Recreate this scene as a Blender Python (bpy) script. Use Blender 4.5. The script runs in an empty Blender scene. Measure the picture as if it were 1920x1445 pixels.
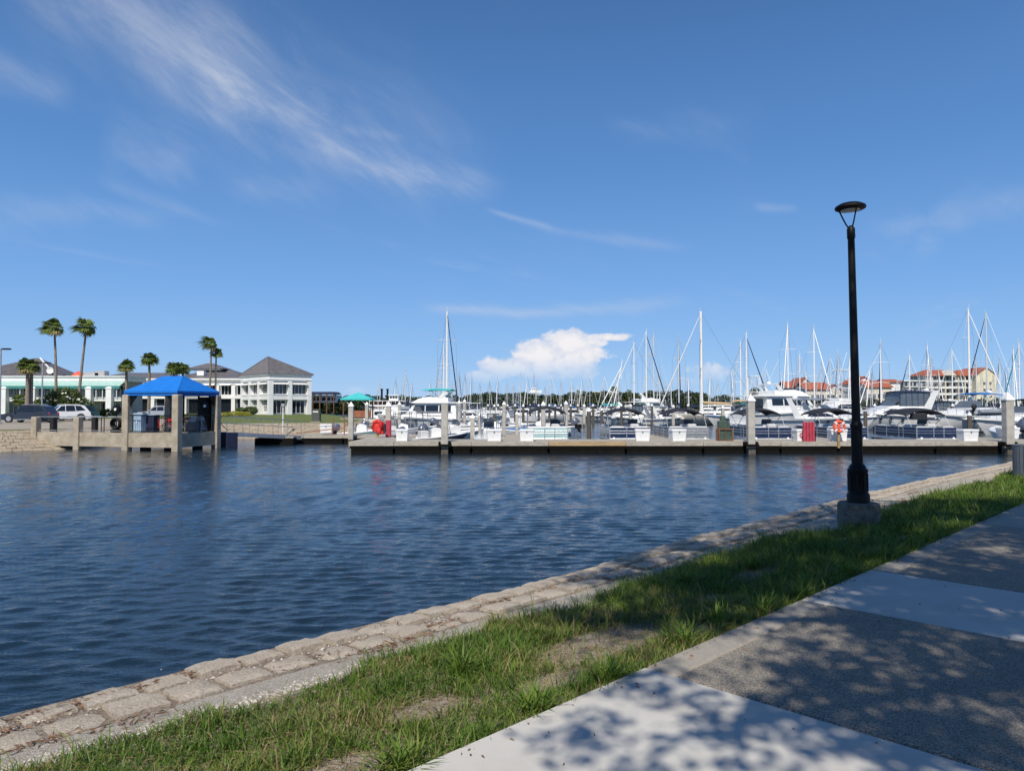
import bpy, math, random
import numpy as np
from mathutils import Vector, Matrix, Euler

random.seed(7)
RNG = np.random.default_rng(11)
SC = bpy.context.scene
COL = SC.collection
PI = math.pi
F = 1380.0            # focal length in photo pixels
EYE = 1.6             # eye height above the path
WATER = -1.0          # water level
HOR = 760.0           # horizon row in the photo

# ------------------------------------------------------------------ camera, sky, sun
cd = bpy.data.cameras.new("camera")
cam = bpy.data.objects.new("camera", cd)
COL.objects.link(cam)
cam.location = (0, 0, EYE)
cd.sensor_width = 36.0
cd.lens = 36.0 * F / 1920.0
cd.clip_start = 0.05
cd.clip_end = 6000
cam.rotation_euler = (math.radians(90 + 1.557), 0, 0)
SC.camera = cam

SC.view_settings.view_transform = 'Standard'
SC.view_settings.look = 'None'
SC.view_settings.exposure = 0.0
SC.view_settings.gamma = 1.0
SC.view_settings.use_curve_mapping = False
SC.cycles.max_bounces = 8
SC.cycles.use_denoising = True

SUN_DIR = Vector((-0.13, -0.66, 0.75)).normalized()
SUN_EL = math.asin(SUN_DIR.z)
SUN_AZ = math.atan2(SUN_DIR.x, SUN_DIR.y)

world = bpy.data.worlds.new("World")
SC.world = world
world.use_nodes = True
wn = world.node_tree
wn.nodes.clear()


class NX:
    """tiny helper to write node expressions"""
    def __init__(self, nt):
        self.nt = nt
    def node(self, t, **kw):
        n = self.nt.nodes.new(t)
        for k, v in kw.items():
            setattr(n, k, v)
        return n
    def put(self, sock, v):
        if isinstance(v, bpy.types.NodeSocket):
            self.nt.links.new(v, sock)
        elif v is not None:
            sock.default_value = v
    def m(self, op, a, b=None, c=None, clamp=False):
        n = self.node('ShaderNodeMath', operation=op, use_clamp=clamp)
        self.put(n.inputs[0], a)
        if b is not None: self.put(n.inputs[1], b)
        if c is not None: self.put(n.inputs[2], c)
        return n.outputs[0]
    def smooth(self, v, lo, hi):
        n = self.node('ShaderNodeMapRange', interpolation_type='SMOOTHSTEP')
        self.put(n.inputs[0], v); self.put(n.inputs[1], lo); self.put(n.inputs[2], hi)
        n.inputs[3].default_value = 0; n.inputs[4].default_value = 1
        return n.outputs[0]
    def mapr(self, v, lo, hi, a, b):
        n = self.node('ShaderNodeMapRange')
        self.put(n.inputs[0], v); self.put(n.inputs[1], lo); self.put(n.inputs[2], hi)
        self.put(n.inputs[3], a); self.put(n.inputs[4], b)
        return n.outputs[0]
    def vec(self, x, y, z):
        n = self.node('ShaderNodeCombineXYZ')
        self.put(n.inputs[0], x); self.put(n.inputs[1], y); self.put(n.inputs[2], z)
        return n.outputs[0]
    def noise(self, v, scale, detail=4, rough=0.55, dist=0.0):
        n = self.node('ShaderNodeTexNoise')
        if v is not None: self.put(n.inputs['Vector'], v)
        n.inputs['Scale'].default_value = scale
        n.inputs['Detail'].default_value = detail
        n.inputs['Roughness'].default_value = rough
        n.inputs['Distortion'].default_value = dist
        return n.outputs[0]
    def mix(self, f, a, b, blend='MIX'):
        n = self.node('ShaderNodeMix', data_type='RGBA', blend_type=blend)
        self.put(n.inputs[0], f)
        self.put(n.inputs[6], a if isinstance(a, bpy.types.NodeSocket) else (*a, 1))
        self.put(n.inputs[7], b if isinstance(b, bpy.types.NodeSocket) else (*b, 1))
        return n.outputs[2]


def azel(px, py):
    az = math.atan((px - 960) / F)
    return az, math.atan((HOR - py) / F * math.cos(az))


def build_world():
    N = NX(wn)
    tc = N.node('ShaderNodeTexCoord')
    sep = N.node('ShaderNodeSeparateXYZ')
    wn.links.new(tc.outputs['Generated'], sep.inputs[0])
    x, y, z = sep.outputs
    sky = N.node('ShaderNodeTexSky', sky_type='NISHITA')
    sky.sun_disc = False
    sky.sun_elevation = SUN_EL
    sky.sun_rotation = SUN_AZ
    sky.altitude = 0
    sky.air_density = SKY_AIR
    sky.dust_density = SKY_DUST
    sky.ozone_density = SKY_OZONE
    # the clear blue of a humid coast: the same at every azimuth, deeper with height
    zr = N.node('ShaderNodeValToRGB')
    els = zr.color_ramp.elements
    while len(els) < len(SKY_RAMP): els.new(0.5)
    for i, (ps, c) in enumerate(SKY_RAMP):
        els[i].position = ps; els[i].color = (*c, 1)
    wn.links.new(N.m('MAXIMUM', z, 0.0), zr.inputs[0])
    blue = N.mix(1.0, zr.outputs[0], (1 / SKY_STRENGTH,) * 3, 'MULTIPLY')
    base = N.mix(SKY_BLUE, sky.outputs[0], blue)
    # directions as azimuth and elevation
    az = N.m('ARCTAN2', x, y)
    el = N.m('ARCSINE', z)
    # high thin cloud sheet: noise in the plane of the cloud layer, stretched along the wind
    zz = N.m('MAXIMUM', z, 0.03)
    p = N.m('DIVIDE', x, zz)
    q = N.m('DIVIDE', y, zz)
    a = math.radians(62)
    along = N.m('ADD', N.m('MULTIPLY', p, math.cos(a)), N.m('MULTIPLY', q, math.sin(a)))
    across = N.m('SUBTRACT', N.m('MULTIPLY', q, math.cos(a)), N.m('MULTIPLY', p, math.sin(a)))
    pv = N.vec(N.m('MULTIPLY', along, 0.45), N.m('MULTIPLY', across, 1.7), 0.0)
    fine = N.noise(pv, 2.6, 7, 0.62, 0.35)
    wide = N.noise(pv, 0.7, 3, 0.5, 0.3)
    cirr = N.m('MULTIPLY', N.smooth(wide, 0.50, 0.78), N.smooth(fine, 0.36, 0.78))
    cirr = N.m('MULTIPLY', cirr, 0.16)
    # individual streaks, each a soft band along a line in the sky
    la = N.m('SUBTRACT', N.m('MULTIPLY', az, 0.86), N.m('MULTIPLY', el, 0.51))
    lc = N.m('ADD', N.m('MULTIPLY', az, 0.51), N.m('MULTIPLY', el, 0.86))
    av = N.vec(N.m('MULTIPLY', la, 0.9), N.m('MULTIPLY', lc, 3.0), 0.0)
    warp = N.m('MULTIPLY', N.m('SUBTRACT', N.noise(av, 5.0, 6, 0.62, 0.4), 0.5), 0.10)
    tex = N.smooth(N.noise(av, 8.0, 10, 0.66, 0.35), 0.34, 0.74)
    total = cirr
    for (x0, y0, x1, y1, w0, w1, s, sharp) in STREAKS:
        a0, e0 = azel(x0, y0)
        a1, e1 = azel(x1, y1)
        L = math.hypot(a1 - a0, e1 - e0)
        ux, uy = (a1 - a0) / L, (e1 - e0) / L
        da = N.m('SUBTRACT', az, a0)
        de = N.m('ADD', N.m('SUBTRACT', el, e0), N.m('MULTIPLY', warp, min(1.0, (w0 + w1) / 70)))
        t = N.m('DIVIDE', N.m('ADD', N.m('MULTIPLY', da, ux), N.m('MULTIPLY', de, uy)), L)
        d = N.m('SUBTRACT', N.m('MULTIPLY', de, ux), N.m('MULTIPLY', da, uy))
        w = N.mapr(t, 0, 1, w0 / F, w1 / F)
        g = N.m('DIVIDE', d, w)
        # sharp below, feathered above, the way fall streaks look
        g = N.m('MULTIPLY', g, g)
        g = N.m('POWER', 2.718, N.m('MULTIPLY', g, -1.0))
        ends = N.m('MULTIPLY', N.smooth(t, -0.12, 0.2), N.m('SUBTRACT', 1.0, N.smooth(t, 0.72, 1.12)))
        amt = N.m('MULTIPLY', N.m('MULTIPLY', g, ends), s)
        amt = N.m('MULTIPLY', amt, N.mapr(tex, 0, 1, 1.0 - sharp, 1.0))
        total = N.m('ADD', total, amt)
    total = N.m('MINIMUM', total, 0.75)
    col = N.mix(total, base, CIRRUS_COL)
    # towering cumulus low over the horizon
    cv = N.vec(N.m('MULTIPLY', az, 1.0), N.m('MULTIPLY', el, 1.25), 0.3)
    n1 = N.noise(cv, 44.0, 9, 0.62, 0.25)
    n2 = N.noise(cv, 14.0, 4, 0.5, 0.0)
    wob = N.m('ADD', N.m('MULTIPLY', N.m('SUBTRACT', n1, 0.5), 1.25), N.m('MULTIPLY', N.m('SUBTRACT', n2, 0.5), 0.8))
    body = None
    for (cx, cy, rx, ry, k) in PUFFS:
        a0, e0 = azel(cx, cy)
        u = N.m('DIVIDE', N.m('SUBTRACT', az, a0), rx / F)
        v = N.m('DIVIDE', N.m('SUBTRACT', el, e0), ry / F)
        r = N.m('SQRT', N.m('ADD', N.m('MULTIPLY', u, u), N.m('MULTIPLY', v, v)))
        f = N.m('MULTIPLY', N.m('SUBTRACT', 1.15, r), k)
        body = f if body is None else N.m('MAXIMUM', body, f)
    dens = N.m('ADD', body, wob)
    alpha = N.smooth(dens, 0.14, 0.44)
    fade = N.smooth(el, 0.018, 0.070)
    n3 = N.noise(cv, 60.0, 6, 0.6, 0.1)
    shade = N.smooth(N.m('ADD', N.m('MULTIPLY', dens, 0.45), N.m('MULTIPLY', n3, 0.9)), 0.35, 0.95)
    ccol = N.mix(shade, CUM_DARK, CUM_LIGHT)
    ccol = N.mix(N.m('MULTIPLY', N.m('SUBTRACT', 1.0, fade), 0.62), ccol, base)
    alpha = N.m('MULTIPLY', alpha, N.mapr(fade, 0, 1, 0.30, 0.98))
    col = N.mix(alpha, col, ccol)
    # below the horizon the world is plain: nothing of it is seen
    bg = N.node('ShaderNodeBackground')
    wn.links.new(col, bg.inputs[0])
    bg.inputs[1].default_value = SKY_STRENGTH
    out = N.node('ShaderNodeOutputWorld')
    wn.links.new(bg.outputs[0], out.inputs[0])


SKY_STRENGTH = 0.12
SKY_AIR, SKY_DUST, SKY_OZONE = 1.0, 0.1, 3.0
SKY_BLUE = 0.85
SKY_RAMP = [(0.0, (0.31, 0.55, 0.90)), (0.06, (0.235, 0.47, 0.86)), (0.16, (0.16, 0.375, 0.78)), (0.30, (0.095, 0.265, 0.62)), (0.50, (0.052, 0.155, 0.40)), (1.0, (0.03, 0.09, 0.27))]
CIRRUS_COL = (5.2, 5.6, 6.4)
CUM_LIGHT = (7.6, 7.4, 7.5)
CUM_DARK = (4.7, 5.4, 6.8)
STREAKS = [
    # x0 y0 x1 y1 (photo pixels)  widths  strength  texture
    (40, -120, 470, 165, 85, 75, 0.42, 0.66),
    (380, 110, 660, 305, 46, 26, 0.36, 0.6),
    (590, 280, 930, 345, 28, 22, 0.34, 0.7),
    (300, 100, 900, 320, 130, 80, 0.20, 0.75),
    (-60, 120, 120, 170, 30, 20, 0.22, 0.5),
    (190, 260, 360, 300, 34, 26, 0.20, 0.6),
    (-80, 390, 320, 400, 26, 14, 0.18, 0.7),
    (180, 330, 420, 420, 10, 10, 0.14, 0.5),
    (430, 345, 640, 355, 22, 18, 0.14, 0.7),
    (915, 390, 1050, 432, 4, 7, 0.26, 0.4),
    (1030, 428, 1290, 465, 8, 10, 0.20, 0.5),
    (1150, 255, 1420, 215, 22, 30, 0.10, 0.8),
    (1640, 440, 1980, 370, 12, 20, 0.16, 0.6),
    (1420, 382, 1500, 388, 7, 6, 0.20, 0.5),
    (800, 577, 1010, 586, 9, 9, 0.34, 0.3),
    (960, 588, 1280, 566, 9, 13, 0.30, 0.45),
    (640, 235, 760, 255, 8, 10, 0.18, 0.7),
]
PUFFS = [
    (1066, 644, 54, 30, 1.05), (1010, 664, 56, 30, 1.0), (950, 690, 56, 24, 0.95), (905, 706, 44, 14, 0.8),
    (1100, 662, 60, 26, 0.95), (1045, 690, 110, 28, 0.9), (1112, 642, 44, 15, 0.95), (1142, 632, 50, 10, 0.95), (1085, 646, 50, 24, 1.0),
    (1340, 700, 66, 20, 0.55), (1290, 716, 50, 14, 0.5), (668, 732, 24, 9, 0.75), (840, 735, 30, 12, 0.6),
    (1430, 742, 60, 8, 0.5),
]
build_world()

sl = bpy.data.lights.new("sun", 'SUN')
sl.energy = 4.8
sl.angle = math.radians(0.55)
sl.color = (1.0, 0.93, 0.82)
sun = bpy.data.objects.new("sun", sl)
COL.objects.link(sun)
sun.rotation_euler = SUN_DIR.to_track_quat('Z', 'Y').to_euler()


# ------------------------------------------------------------------ helpers
def X(px, D): return (px - 960.0) / F * D
def Z(py, D): return EYE - (py - HOR) / F * D
def ST(s, t):      # along the near bank, across towards the water
    return ((s - t) * 0.70711, (s + t) * 0.70711)


MATS = {}


def mat(name, col, rough=0.6, var=0.12, scale=6.0, bump=0.0, bscale=60.0, metal=0.0, spec=0.5, col2=None, stretch=(1, 1, 1), coat=0.0):
    if name in MATS: return MATS[name]
    m = bpy.data.materials.new(name)
    m.use_nodes = True
    nt = m.node_tree
    N = NX(nt)
    b = nt.nodes['Principled BSDF']
    tc = N.node('ShaderNodeTexCoord')
    mp = N.node('ShaderNodeMapping')
    mp.inputs['Scale'].default_value = stretch
    nt.links.new(tc.outputs['Object'], mp.inputs[0])
    v = mp.outputs[0]
    n = N.noise(v, scale, 6, 0.6)
    if col2 is None:
        col2 = tuple(c * (1 - var * 1.6) for c in col)
        hi = tuple(min(1, c * (1 + var)) for c in col)
    else:
        hi = col
    c = N.mix(N.smooth(n, 0.3, 0.7), col2, hi)
    if bump > 0:
        fn = N.noise(v, bscale, 4, 0.6)
        c = N.mix(N.mapr(fn, 0.25, 0.75, 0.35 * min(1, var * 4), 0.0), c, tuple(x * 0.45 for x in col2))
        bp = N.node('ShaderNodeBump')
        bp.inputs['Strength'].default_value = min(1.0, bump)
        bp.inputs['Distance'].default_value = 0.01 * max(1, bump)
        nt.links.new(fn, bp.inputs['Height'])
        nt.links.new(bp.outputs[0], b.inputs['Normal'])
    nt.links.new(c, b.inputs['Base Color'])
    nt.links.new(N.mapr(n, 0, 1, max(0.02, rough - 0.08), min(1, rough + 0.08)), b.inputs['Roughness'])
    b.inputs['Metallic'].default_value = metal
    b.inputs['Specular IOR Level'].default_value = spec
    if coat: b.inputs['Coat Weight'].default_value = coat
    MATS[name] = m
    return m


class MB:
    def __init__(s):
        s.v = []; s.f = []
    def add(s, vs, fs):
        o = len(s.v)
        s.v.extend([tuple(p) for p in vs])
        s.f.extend([tuple(i + o for i in f) for f in fs])
        return s
    def box(s, c, d, rz=0.0, top=1.0, rot=None):
        hx, hy, hz = d[0] / 2, d[1] / 2, d[2] / 2
        pts = [(-hx, -hy, -hz), (hx, -hy, -hz), (hx, hy, -hz), (-hx, hy, -hz),
               (-hx * top, -hy * top, hz), (hx * top, -hy * top, hz), (hx * top, hy * top, hz), (-hx * top, hy * top, hz)]
        M = Matrix.Translation(c) @ (rot.to_matrix().to_4x4() if rot else Matrix.Rotation(rz, 4, 'Z'))
        return s.add([M @ Vector(p) for p in pts], [(0, 3, 2, 1), (4, 5, 6, 7), (0, 1, 5, 4), (1, 2, 6, 5), (2, 3, 7, 6), (3, 0, 4, 7)])
    def bbox(s, c, d, b=0.02, rz=0.0):
        """box with chamfered upper edges and vertical edges"""
        hx, hy, hz = d[0] / 2, d[1] / 2, d[2] / 2
        def ring(ix, iy, z, k):
            return [(-ix + k, -iy, z), (ix - k, -iy, z), (ix, -iy + k, z), (ix, iy - k, z), (ix - k, iy, z), (-ix + k, iy, z), (-ix, iy - k, z), (-ix, -iy + k, z)]
        R = ring(hx, hy, -hz, b) + ring(hx, hy, hz - b, b) + ring(hx - b, hy - b, hz, b * 0.6)
        fs = [tuple(range(7, -1, -1)), tuple(range(16, 24))]
        for L in (0, 8):
            for i in range(8):
                j = (i + 1) % 8
                fs.append((L + i, L + j, L + 8 + j, L + 8 + i))
        M = Matrix.Translation(c) @ Matrix.Rotation(rz, 4, 'Z')
        return s.add([M @ Vector(p) for p in R], fs)
    def cyl(s, p0, p1, r0, r1=None, n=8, caps=True):
        if r1 is None: r1 = r0
        return s.tube([p0, p1], [r0, r1], n, caps)
    def tube(s, pts, r, n=6, caps=True):
        pts = [Vector(p) for p in pts]
        if not isinstance(r, (list, tuple)): r = [r] * len(pts)
        vs = []; fs = []
        for i, p in enumerate(pts):
            a = pts[max(0, i - 1)]; b = pts[min(len(pts) - 1, i + 1)]
            d = (b - a)
            if d.length < 1e-9: d = Vector((0, 0, 1))
            d.normalize()
            up = Vector((0, 0, 1)) if abs(d.z) < 0.95 else Vector((1, 0, 0))
            e1 = d.cross(up).normalized(); e2 = d.cross(e1).normalized()
            for k in range(n):
                an = 2 * PI * k / n
                vs.append(p + (e1 * math.cos(an) + e2 * math.sin(an)) * r[i])
        for i in range(len(pts) - 1):
            for k in range(n):
                l = (k + 1) % n
                fs.append((i * n + k, (i + 1) * n + k, (i + 1) * n + l, i * n + l))
        if caps:
            fs.append(tuple(range(n)))
            fs.append(tuple((len(pts) - 1) * n + k for k in range(n - 1, -1, -1)))
        return s.add(vs, fs)
    def ring(s, c, R, r, axis='Y', n=20, m=8):
        vs = []; fs = []
        for i in range(n):
            a = 2 * PI * i / n
            for k in range(m):
                b = 2 * PI * k / m
                q = R + r * math.cos(b); h = r * math.sin(b)
                u, w = q * math.cos(a), q * math.sin(a)
                p = {'Y': (u, h, w), 'X': (h, u, w), 'Z': (u, w, h)}[axis]
                vs.append((c[0] + p[0], c[1] + p[1], c[2] + p[2]))
        for i in range(n):
            for k in range(m):
                i2, k2 = (i + 1) % n, (k + 1) % m
                fs.append((i * m + k, i2 * m + k, i2 * m + k2, i * m + k2))
        return s.add(vs, fs)
    def lathe(s, c, prof, n=16, axis='Z'):
        vs = []; fs = []
        for (r, z) in prof:
            for k in range(n):
                a = 2 * PI * k / n
                u, w = r * math.cos(a), r * math.sin(a)
                p = {'Z': (u, w, z), 'Y': (u, z, w), 'X': (z, u, w)}[axis]
                vs.append((c[0] + p[0], c[1] + p[1], c[2] + p[2]))
        for i in range(len(prof) - 1):
            for k in range(n):
                l = (k + 1) % n
                fs.append((i * n + k, i * n + l, (i + 1) * n + l, (i + 1) * n + k))
        fs.append(tuple(range(n - 1, -1, -1)))
        fs.append(tuple((len(prof) - 1) * n + k for k in range(n)))
        return s.add(vs, fs)
    def prism(s, prof, w0, w1=None, z0=None, z1=None, taper_y=None):
        """side profile of (y,z) points extruded across x; the width goes from w0 at z0 to w1 at z1"""
        if w1 is None: w1 = w0
        zs = [p[1] for p in prof]
        z0 = min(zs) if z0 is None else z0; z1 = max(zs) if z1 is None else z1
        def w(y, z):
            k = (z - z0) / max(1e-6, z1 - z0)
            ww = (w0 + (w1 - w0) * k) / 2
            if taper_y: ww *= taper_y(y)
            return ww
        n = len(prof)
        vs = [(-w(y, z), y, z) for y, z in prof] + [(w(y, z), y, z) for y, z in prof]
        fs = [tuple(range(n)), tuple(range(2 * n - 1, n - 1, -1))]
        for i in range(n):
            j = (i + 1) % n
            fs.append((i, n + i, n + j, j))
        s.w = w
        return s.add(vs, fs)
    def poly(s, pts):
        return s.add(pts, [tuple(range(len(pts)))])
    def slabpoly(s, pts, z0, z1):
        """plan polygon extruded from z0 up to z1"""
        n = len(pts)
        vs = [(x, y, z0) for x, y in pts] + [(x, y, z1) for x, y in pts]
        fs = [tuple(range(n - 1, -1, -1)), tuple(range(n, 2 * n))]
        for i in range(n):
            j = (i + 1) % n
            fs.append((i, j, n + j, n + i))
        return s.add(vs, fs)
    def mesh(s, name, m, smooth=None):
        me = bpy.data.meshes.new(name)
        me.from_pydata(s.v, [], s.f)
        if m: me.materials.append(m)
        if smooth is not None:
            me.polygons.foreach_set('use_smooth', [True] * len(me.polygons))
            try: me.set_sharp_from_angle(angle=math.radians(smooth))
            except Exception: pass
        me.update()
        return me
    def build(s, name, m, parent=None, smooth=None, loc=None, rz=0.0):
        return link(name, s.mesh(name, m, smooth), parent, loc, rz)


def link(name, me, parent=None, loc=None, rz=0.0):
    o = bpy.data.objects.new(name, me)
    COL.objects.link(o)
    if parent is not None: o.parent = parent
    if loc is not None: o.location = loc
    if rz: o.rotation_euler = (0, 0, rz)
    return o


def tag(o, label=None, cat=None, group=None, kind=None):
    if label: o['label'] = label
    if cat: o['category'] = cat
    if group: o['group'] = group
    if kind: o['kind'] = kind
    return o


def thing(name, label, cat, loc=(0, 0, 0), rz=0.0, group=None):
    o = bpy.data.objects.new(name, None)
    o.empty_display_size = 0.2
    COL.objects.link(o)
    o.location = loc
    o.rotation_euler = (0, 0, rz)
    return tag(o, label, cat, group)


def dup(root, loc, rz=0.0, label=None, group=None, scale=None):
    def rec(o, par):
        c = o.copy(); COL.objects.link(c)
        if par is not None: c.parent = par
        for ch in KIDS.get(o.name, ()): rec(ch, c)
        return c
    KIDS = {}
    def collect(o):
        ks = list(o.children); KIDS[o.name] = ks
        for k in ks: collect(k)
    collect(root)
    r = rec(root, None)
    r.location = loc
    r.rotation_euler = (0, 0, rz)
    if label: r['label'] = label
    if group: r['group'] = group
    if scale: r.scale = scale
    return r


def npmesh(name, V, Fq, m, attr=None):
    """vertices (n,3) and faces (m,k) as numpy arrays -> mesh; attr: per-vertex float"""
    me = bpy.data.meshes.new(name)
    V = np.asarray(V, np.float32); Fq = np.asarray(Fq, np.int32)
    k = Fq.shape[1]
    me.vertices.add(len(V)); me.vertices.foreach_set('co', V.ravel())
    me.loops.add(Fq.size); me.loops.foreach_set('vertex_index', Fq.ravel())
    me.polygons.add(len(Fq)); me.polygons.foreach_set('loop_start', np.arange(0, Fq.size, k, dtype=np.int32))
    if attr is not None:
        at = me.attributes.new('tone', 'FLOAT', 'POINT')
        at.data.foreach_set('value', np.asarray(attr, np.float32))
    me.materials.append(m)
    me.update(calc_edges=True)
    return me


def leaf_mat(name, cols, rough=0.5, trans=0.25):
    """foliage: colour picked per leaf from the tone attribute"""
    if name in MATS: return MATS[name]
    m = bpy.data.materials.new(name); m.use_nodes = True
    nt = m.node_tree; N = NX(nt)
    b = nt.nodes['Principled BSDF']
    at = N.node('ShaderNodeAttribute', attribute_name='tone')
    r = N.node('ShaderNodeValToRGB')
    els = r.color_ramp.elements
    while len(els) < len(cols): els.new(0.5)
    for i, c in enumerate(cols):
        els[i].position = i / (len(cols) - 1); els[i].color = (*c, 1)
    nt.links.new(at.outputs['Fac'], r.inputs[0])
    nt.links.new(r.outputs[0], b.inputs['Base Color'])
    b.inputs['Roughness'].default_value = rough
    b.inputs['Specular IOR Level'].default_value = 0.3
    tr = N.node('ShaderNodeBsdfTranslucent')
    nt.links.new(r.outputs[0], tr.inputs[0])
    mx = N.node('ShaderNodeMixShader'); mx.inputs[0].default_value = trans
    nt.links.new(b.outputs[0], mx.inputs[1]); nt.links.new(tr.outputs[0], mx.inputs[2])
    nt.links.new(mx.outputs[0], nt.nodes['Material Output'].inputs[0])
    MATS[name] = m
    return m


def leaves_np(C, size, aspect=0.5, flat=0.0):
    """one pointed leaf (a bent diamond) at every centre"""
    n = len(C)
    d = RNG.normal(size=(n, 3)); d[:, 2] *= (1 - flat); d /= np.linalg.norm(d, axis=1)[:, None]
    u = RNG.normal(size=(n, 3)); u -= (u * d).sum(1)[:, None] * d; u /= np.linalg.norm(u, axis=1)[:, None]
    L = (np.asarray(size) * RNG.uniform(0.7, 1.3, n))[:, None]
    W = L * aspect
    V = np.stack([C - d * L * 0.5, C + u * W * 0.5, C + d * L * 0.5, C - u * W * 0.5], 1).reshape(-1, 3)
    return V, np.arange(n * 4).reshape(n, 4)


def cloud_points(blobs, n):
    """points in the outer shells of ellipsoid blobs (cx,cy,cz,rx,ry,rz)"""
    B = np.array(blobs, float)
    vol = B[:, 3] * B[:, 4] * B[:, 5]
    pick = RNG.choice(len(B), n, p=vol / vol.sum())
    d = RNG.normal(size=(n, 3)); d /= np.linalg.norm(d, axis=1)[:, None]
    r = RNG.uniform(0.45, 1.0, n) ** 0.6
    return B[pick, :3] + d * r[:, None] * B[pick, 3:6], r


def hullmesh(L, B, fs, fb, draft=0.35, rake=0.9, tran=0.92, n=11, full=2.2, chine=0.8):
    """planing or sailing hull, bow at +y, waterline z=0; returns hull, deck meshes and the gunwale function"""
    h = MB(); d = MB()
    rows = []
    def half(u):
        k = max(0.0, (u - 0.4) / 0.6)
        st = tran + (1 - tran) * min(1, u / 0.35)
        return max(0.02, B / 2 * st * (1 - k ** full))
    def zf(u): return fs + (fb - fs) * u ** 1.8
    for i in range(n):
        u = i / (n - 1)
        w = half(u); z = zf(u); y = -L / 2 + u * L
        k = max(0.0, (u - 0.35) / 0.65)
        yc = y - rake * 0.55 * k ** 3; yk = y - rake * k ** 3
        wc = w * chine * (1 - 0.45 * k); zc = 0.08 + (z * 0.35) * k ** 2
        zk = -draft * (1 - k ** 4) + 0.02 * k
        rows.append([(-w, y, z), (-w * 0.985, y, z - 0.09), (-wc, yc, zc), (0, yk, zk), (wc, yc, zc), (w * 0.985, y, z - 0.09), (w, y, z)])
    m = 7
    for r in rows: h.v.extend(r)
    for i in range(n - 1):
        for j in range(m - 1):
            h.f.append((i * m + j, i * m + j + 1, (i + 1) * m + j + 1, (i + 1) * m + j))
    h.f.append(tuple(range(m - 1, -1, -1)))
    h.f.append(tuple((n - 1) * m + j for j in range(m)))
    for i in range(n):
        u = i / (n - 1); w = half(u) * 0.97; z = zf(u) - 0.03; y = -L / 2 + u * L
        d.v.extend([(-w, y, z), (0, y, z + 0.04), (w, y, z)])
    for i in range(n - 1):
        for j in range(2):
            d.f.append((i * 3 + j, i * 3 + j + 1, (i + 1) * 3 + j + 1, (i + 1) * 3 + j))
    return h, d, half, zf


def rail(mb, half, zf, L, u0, u1, h=0.6, n=6, r=0.018, inset=0.12):
    pts = {-1: [], 1: []}
    for i in range(n):
        u = u0 + (u1 - u0) * i / (n - 1)
        for sgn in (-1, 1):
            x = sgn * max(0.03, half(u) - inset); y = -L / 2 + u * L - 0.08
            pts[sgn].append((x, y, zf(u) + h))
            mb.cyl((x, y, zf(u) - 0.03), (x, y, zf(u) + h), r, n=4, caps=False)
    mb.tube(pts[-1] + pts[1][::-1], r, 4)

# ------------------------------------------------------------------ materials
WHITE = mat('white_gelcoat', (0.80, 0.80, 0.78), 0.28, 0.05, 1.5, coat=0.3)
OFFW = mat('cream_gelcoat', (0.74, 0.69, 0.58), 0.35, 0.05, 1.5)
WPAINT = mat('white_wall_paint', (0.80, 0.80, 0.79), 0.6, 0.05, 0.6)
NAVY = mat('navy_gelcoat', (0.012, 0.028, 0.085), 0.22, 0.1, 2, coat=0.4)
NAVYC = mat('navy_canvas', (0.012, 0.018, 0.055), 0.8, 0.15, 4)
BLACKC = mat('black_canvas', (0.018, 0.019, 0.026), 0.8, 0.2, 4)
GREYP = mat('grey_panel', (0.24, 0.26, 0.29), 0.35, 0.08, 2)
TEALP = mat('pale_teal_panel', (0.38, 0.55, 0.56), 0.35, 0.06, 2)
SLATEH = mat('slate_hull_paint', (0.09, 0.12, 0.17), 0.3, 0.1, 2)
ALU = mat('brushed_aluminium', (0.66, 0.68, 0.70), 0.32, 0.05, 8, metal=0.85)
ALUP = mat('silver_mast_paint', (0.62, 0.63, 0.64), 0.4, 0.06, 1.0)
MASTW = mat('white_mast_paint', (0.80, 0.80, 0.78), 0.4, 0.04, 1.0)
CUSH = mat('pale_vinyl', (0.55, 0.55, 0.56), 0.55, 0.06, 5)
GLASS = mat('dark_tinted_glass', (0.012, 0.016, 0.022), 0.06, 0.05, 2, spec=0.8)
CLEARV = mat('clear_vinyl_curtain', (0.10, 0.125, 0.16), 0.12, 0.10, 0.8, spec=0.7)
RUBBER = mat('black_rubber', (0.014, 0.014, 0.015), 0.75, 0.2, 8)
BLACKM = mat('black_powder_coat', (0.005, 0.005, 0.0055), 0.5, 0.15, 14, spec=0.25)
CONC = mat('weathered_concrete', (0.50, 0.44, 0.345), 0.85, 0.2, 2.2, 0.5, 40, col2=(0.34, 0.285, 0.21))
PILEC = mat('concrete_pile', (0.47, 0.445, 0.39), 0.85, 0.14, 3, 0.4, 50)
PILEW = mat('dark_timber_pile', (0.12, 0.105, 0.085), 0.85, 0.3, 4, 0.4, 30, stretch=(4, 4, 0.5))
PED = mat('stained_concrete_footing', (0.22, 0.205, 0.175), 0.9, 0.25, 7, 1.0, 70, col2=(0.085, 0.078, 0.068))
DECKW = mat('weathered_deck_timber', (0.50, 0.46, 0.39), 0.85, 0.2, 3, 0.4, 24, col2=(0.33, 0.30, 0.25), stretch=(1, 6, 6))
NEWW = mat('new_tan_timber', (0.46, 0.32, 0.18), 0.75, 0.14, 3, 0.3, 24, stretch=(0.6, 5, 5))
FLOAT = mat('black_dock_float', (0.005, 0.005, 0.005), 0.85, 0.3, 6, 0.5, 20, col2=(0.011, 0.010, 0.008), spec=0.12)
BOXW = mat('dock_box_fibreglass', (0.80, 0.80, 0.79), 0.4, 0.04, 3)
RED = mat('faded_red_plastic', (0.48, 0.055, 0.085), 0.5, 0.15, 3)
REDB = mat('bright_red_fabric', (0.60, 0.025, 0.02), 0.7, 0.2, 4)
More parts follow.
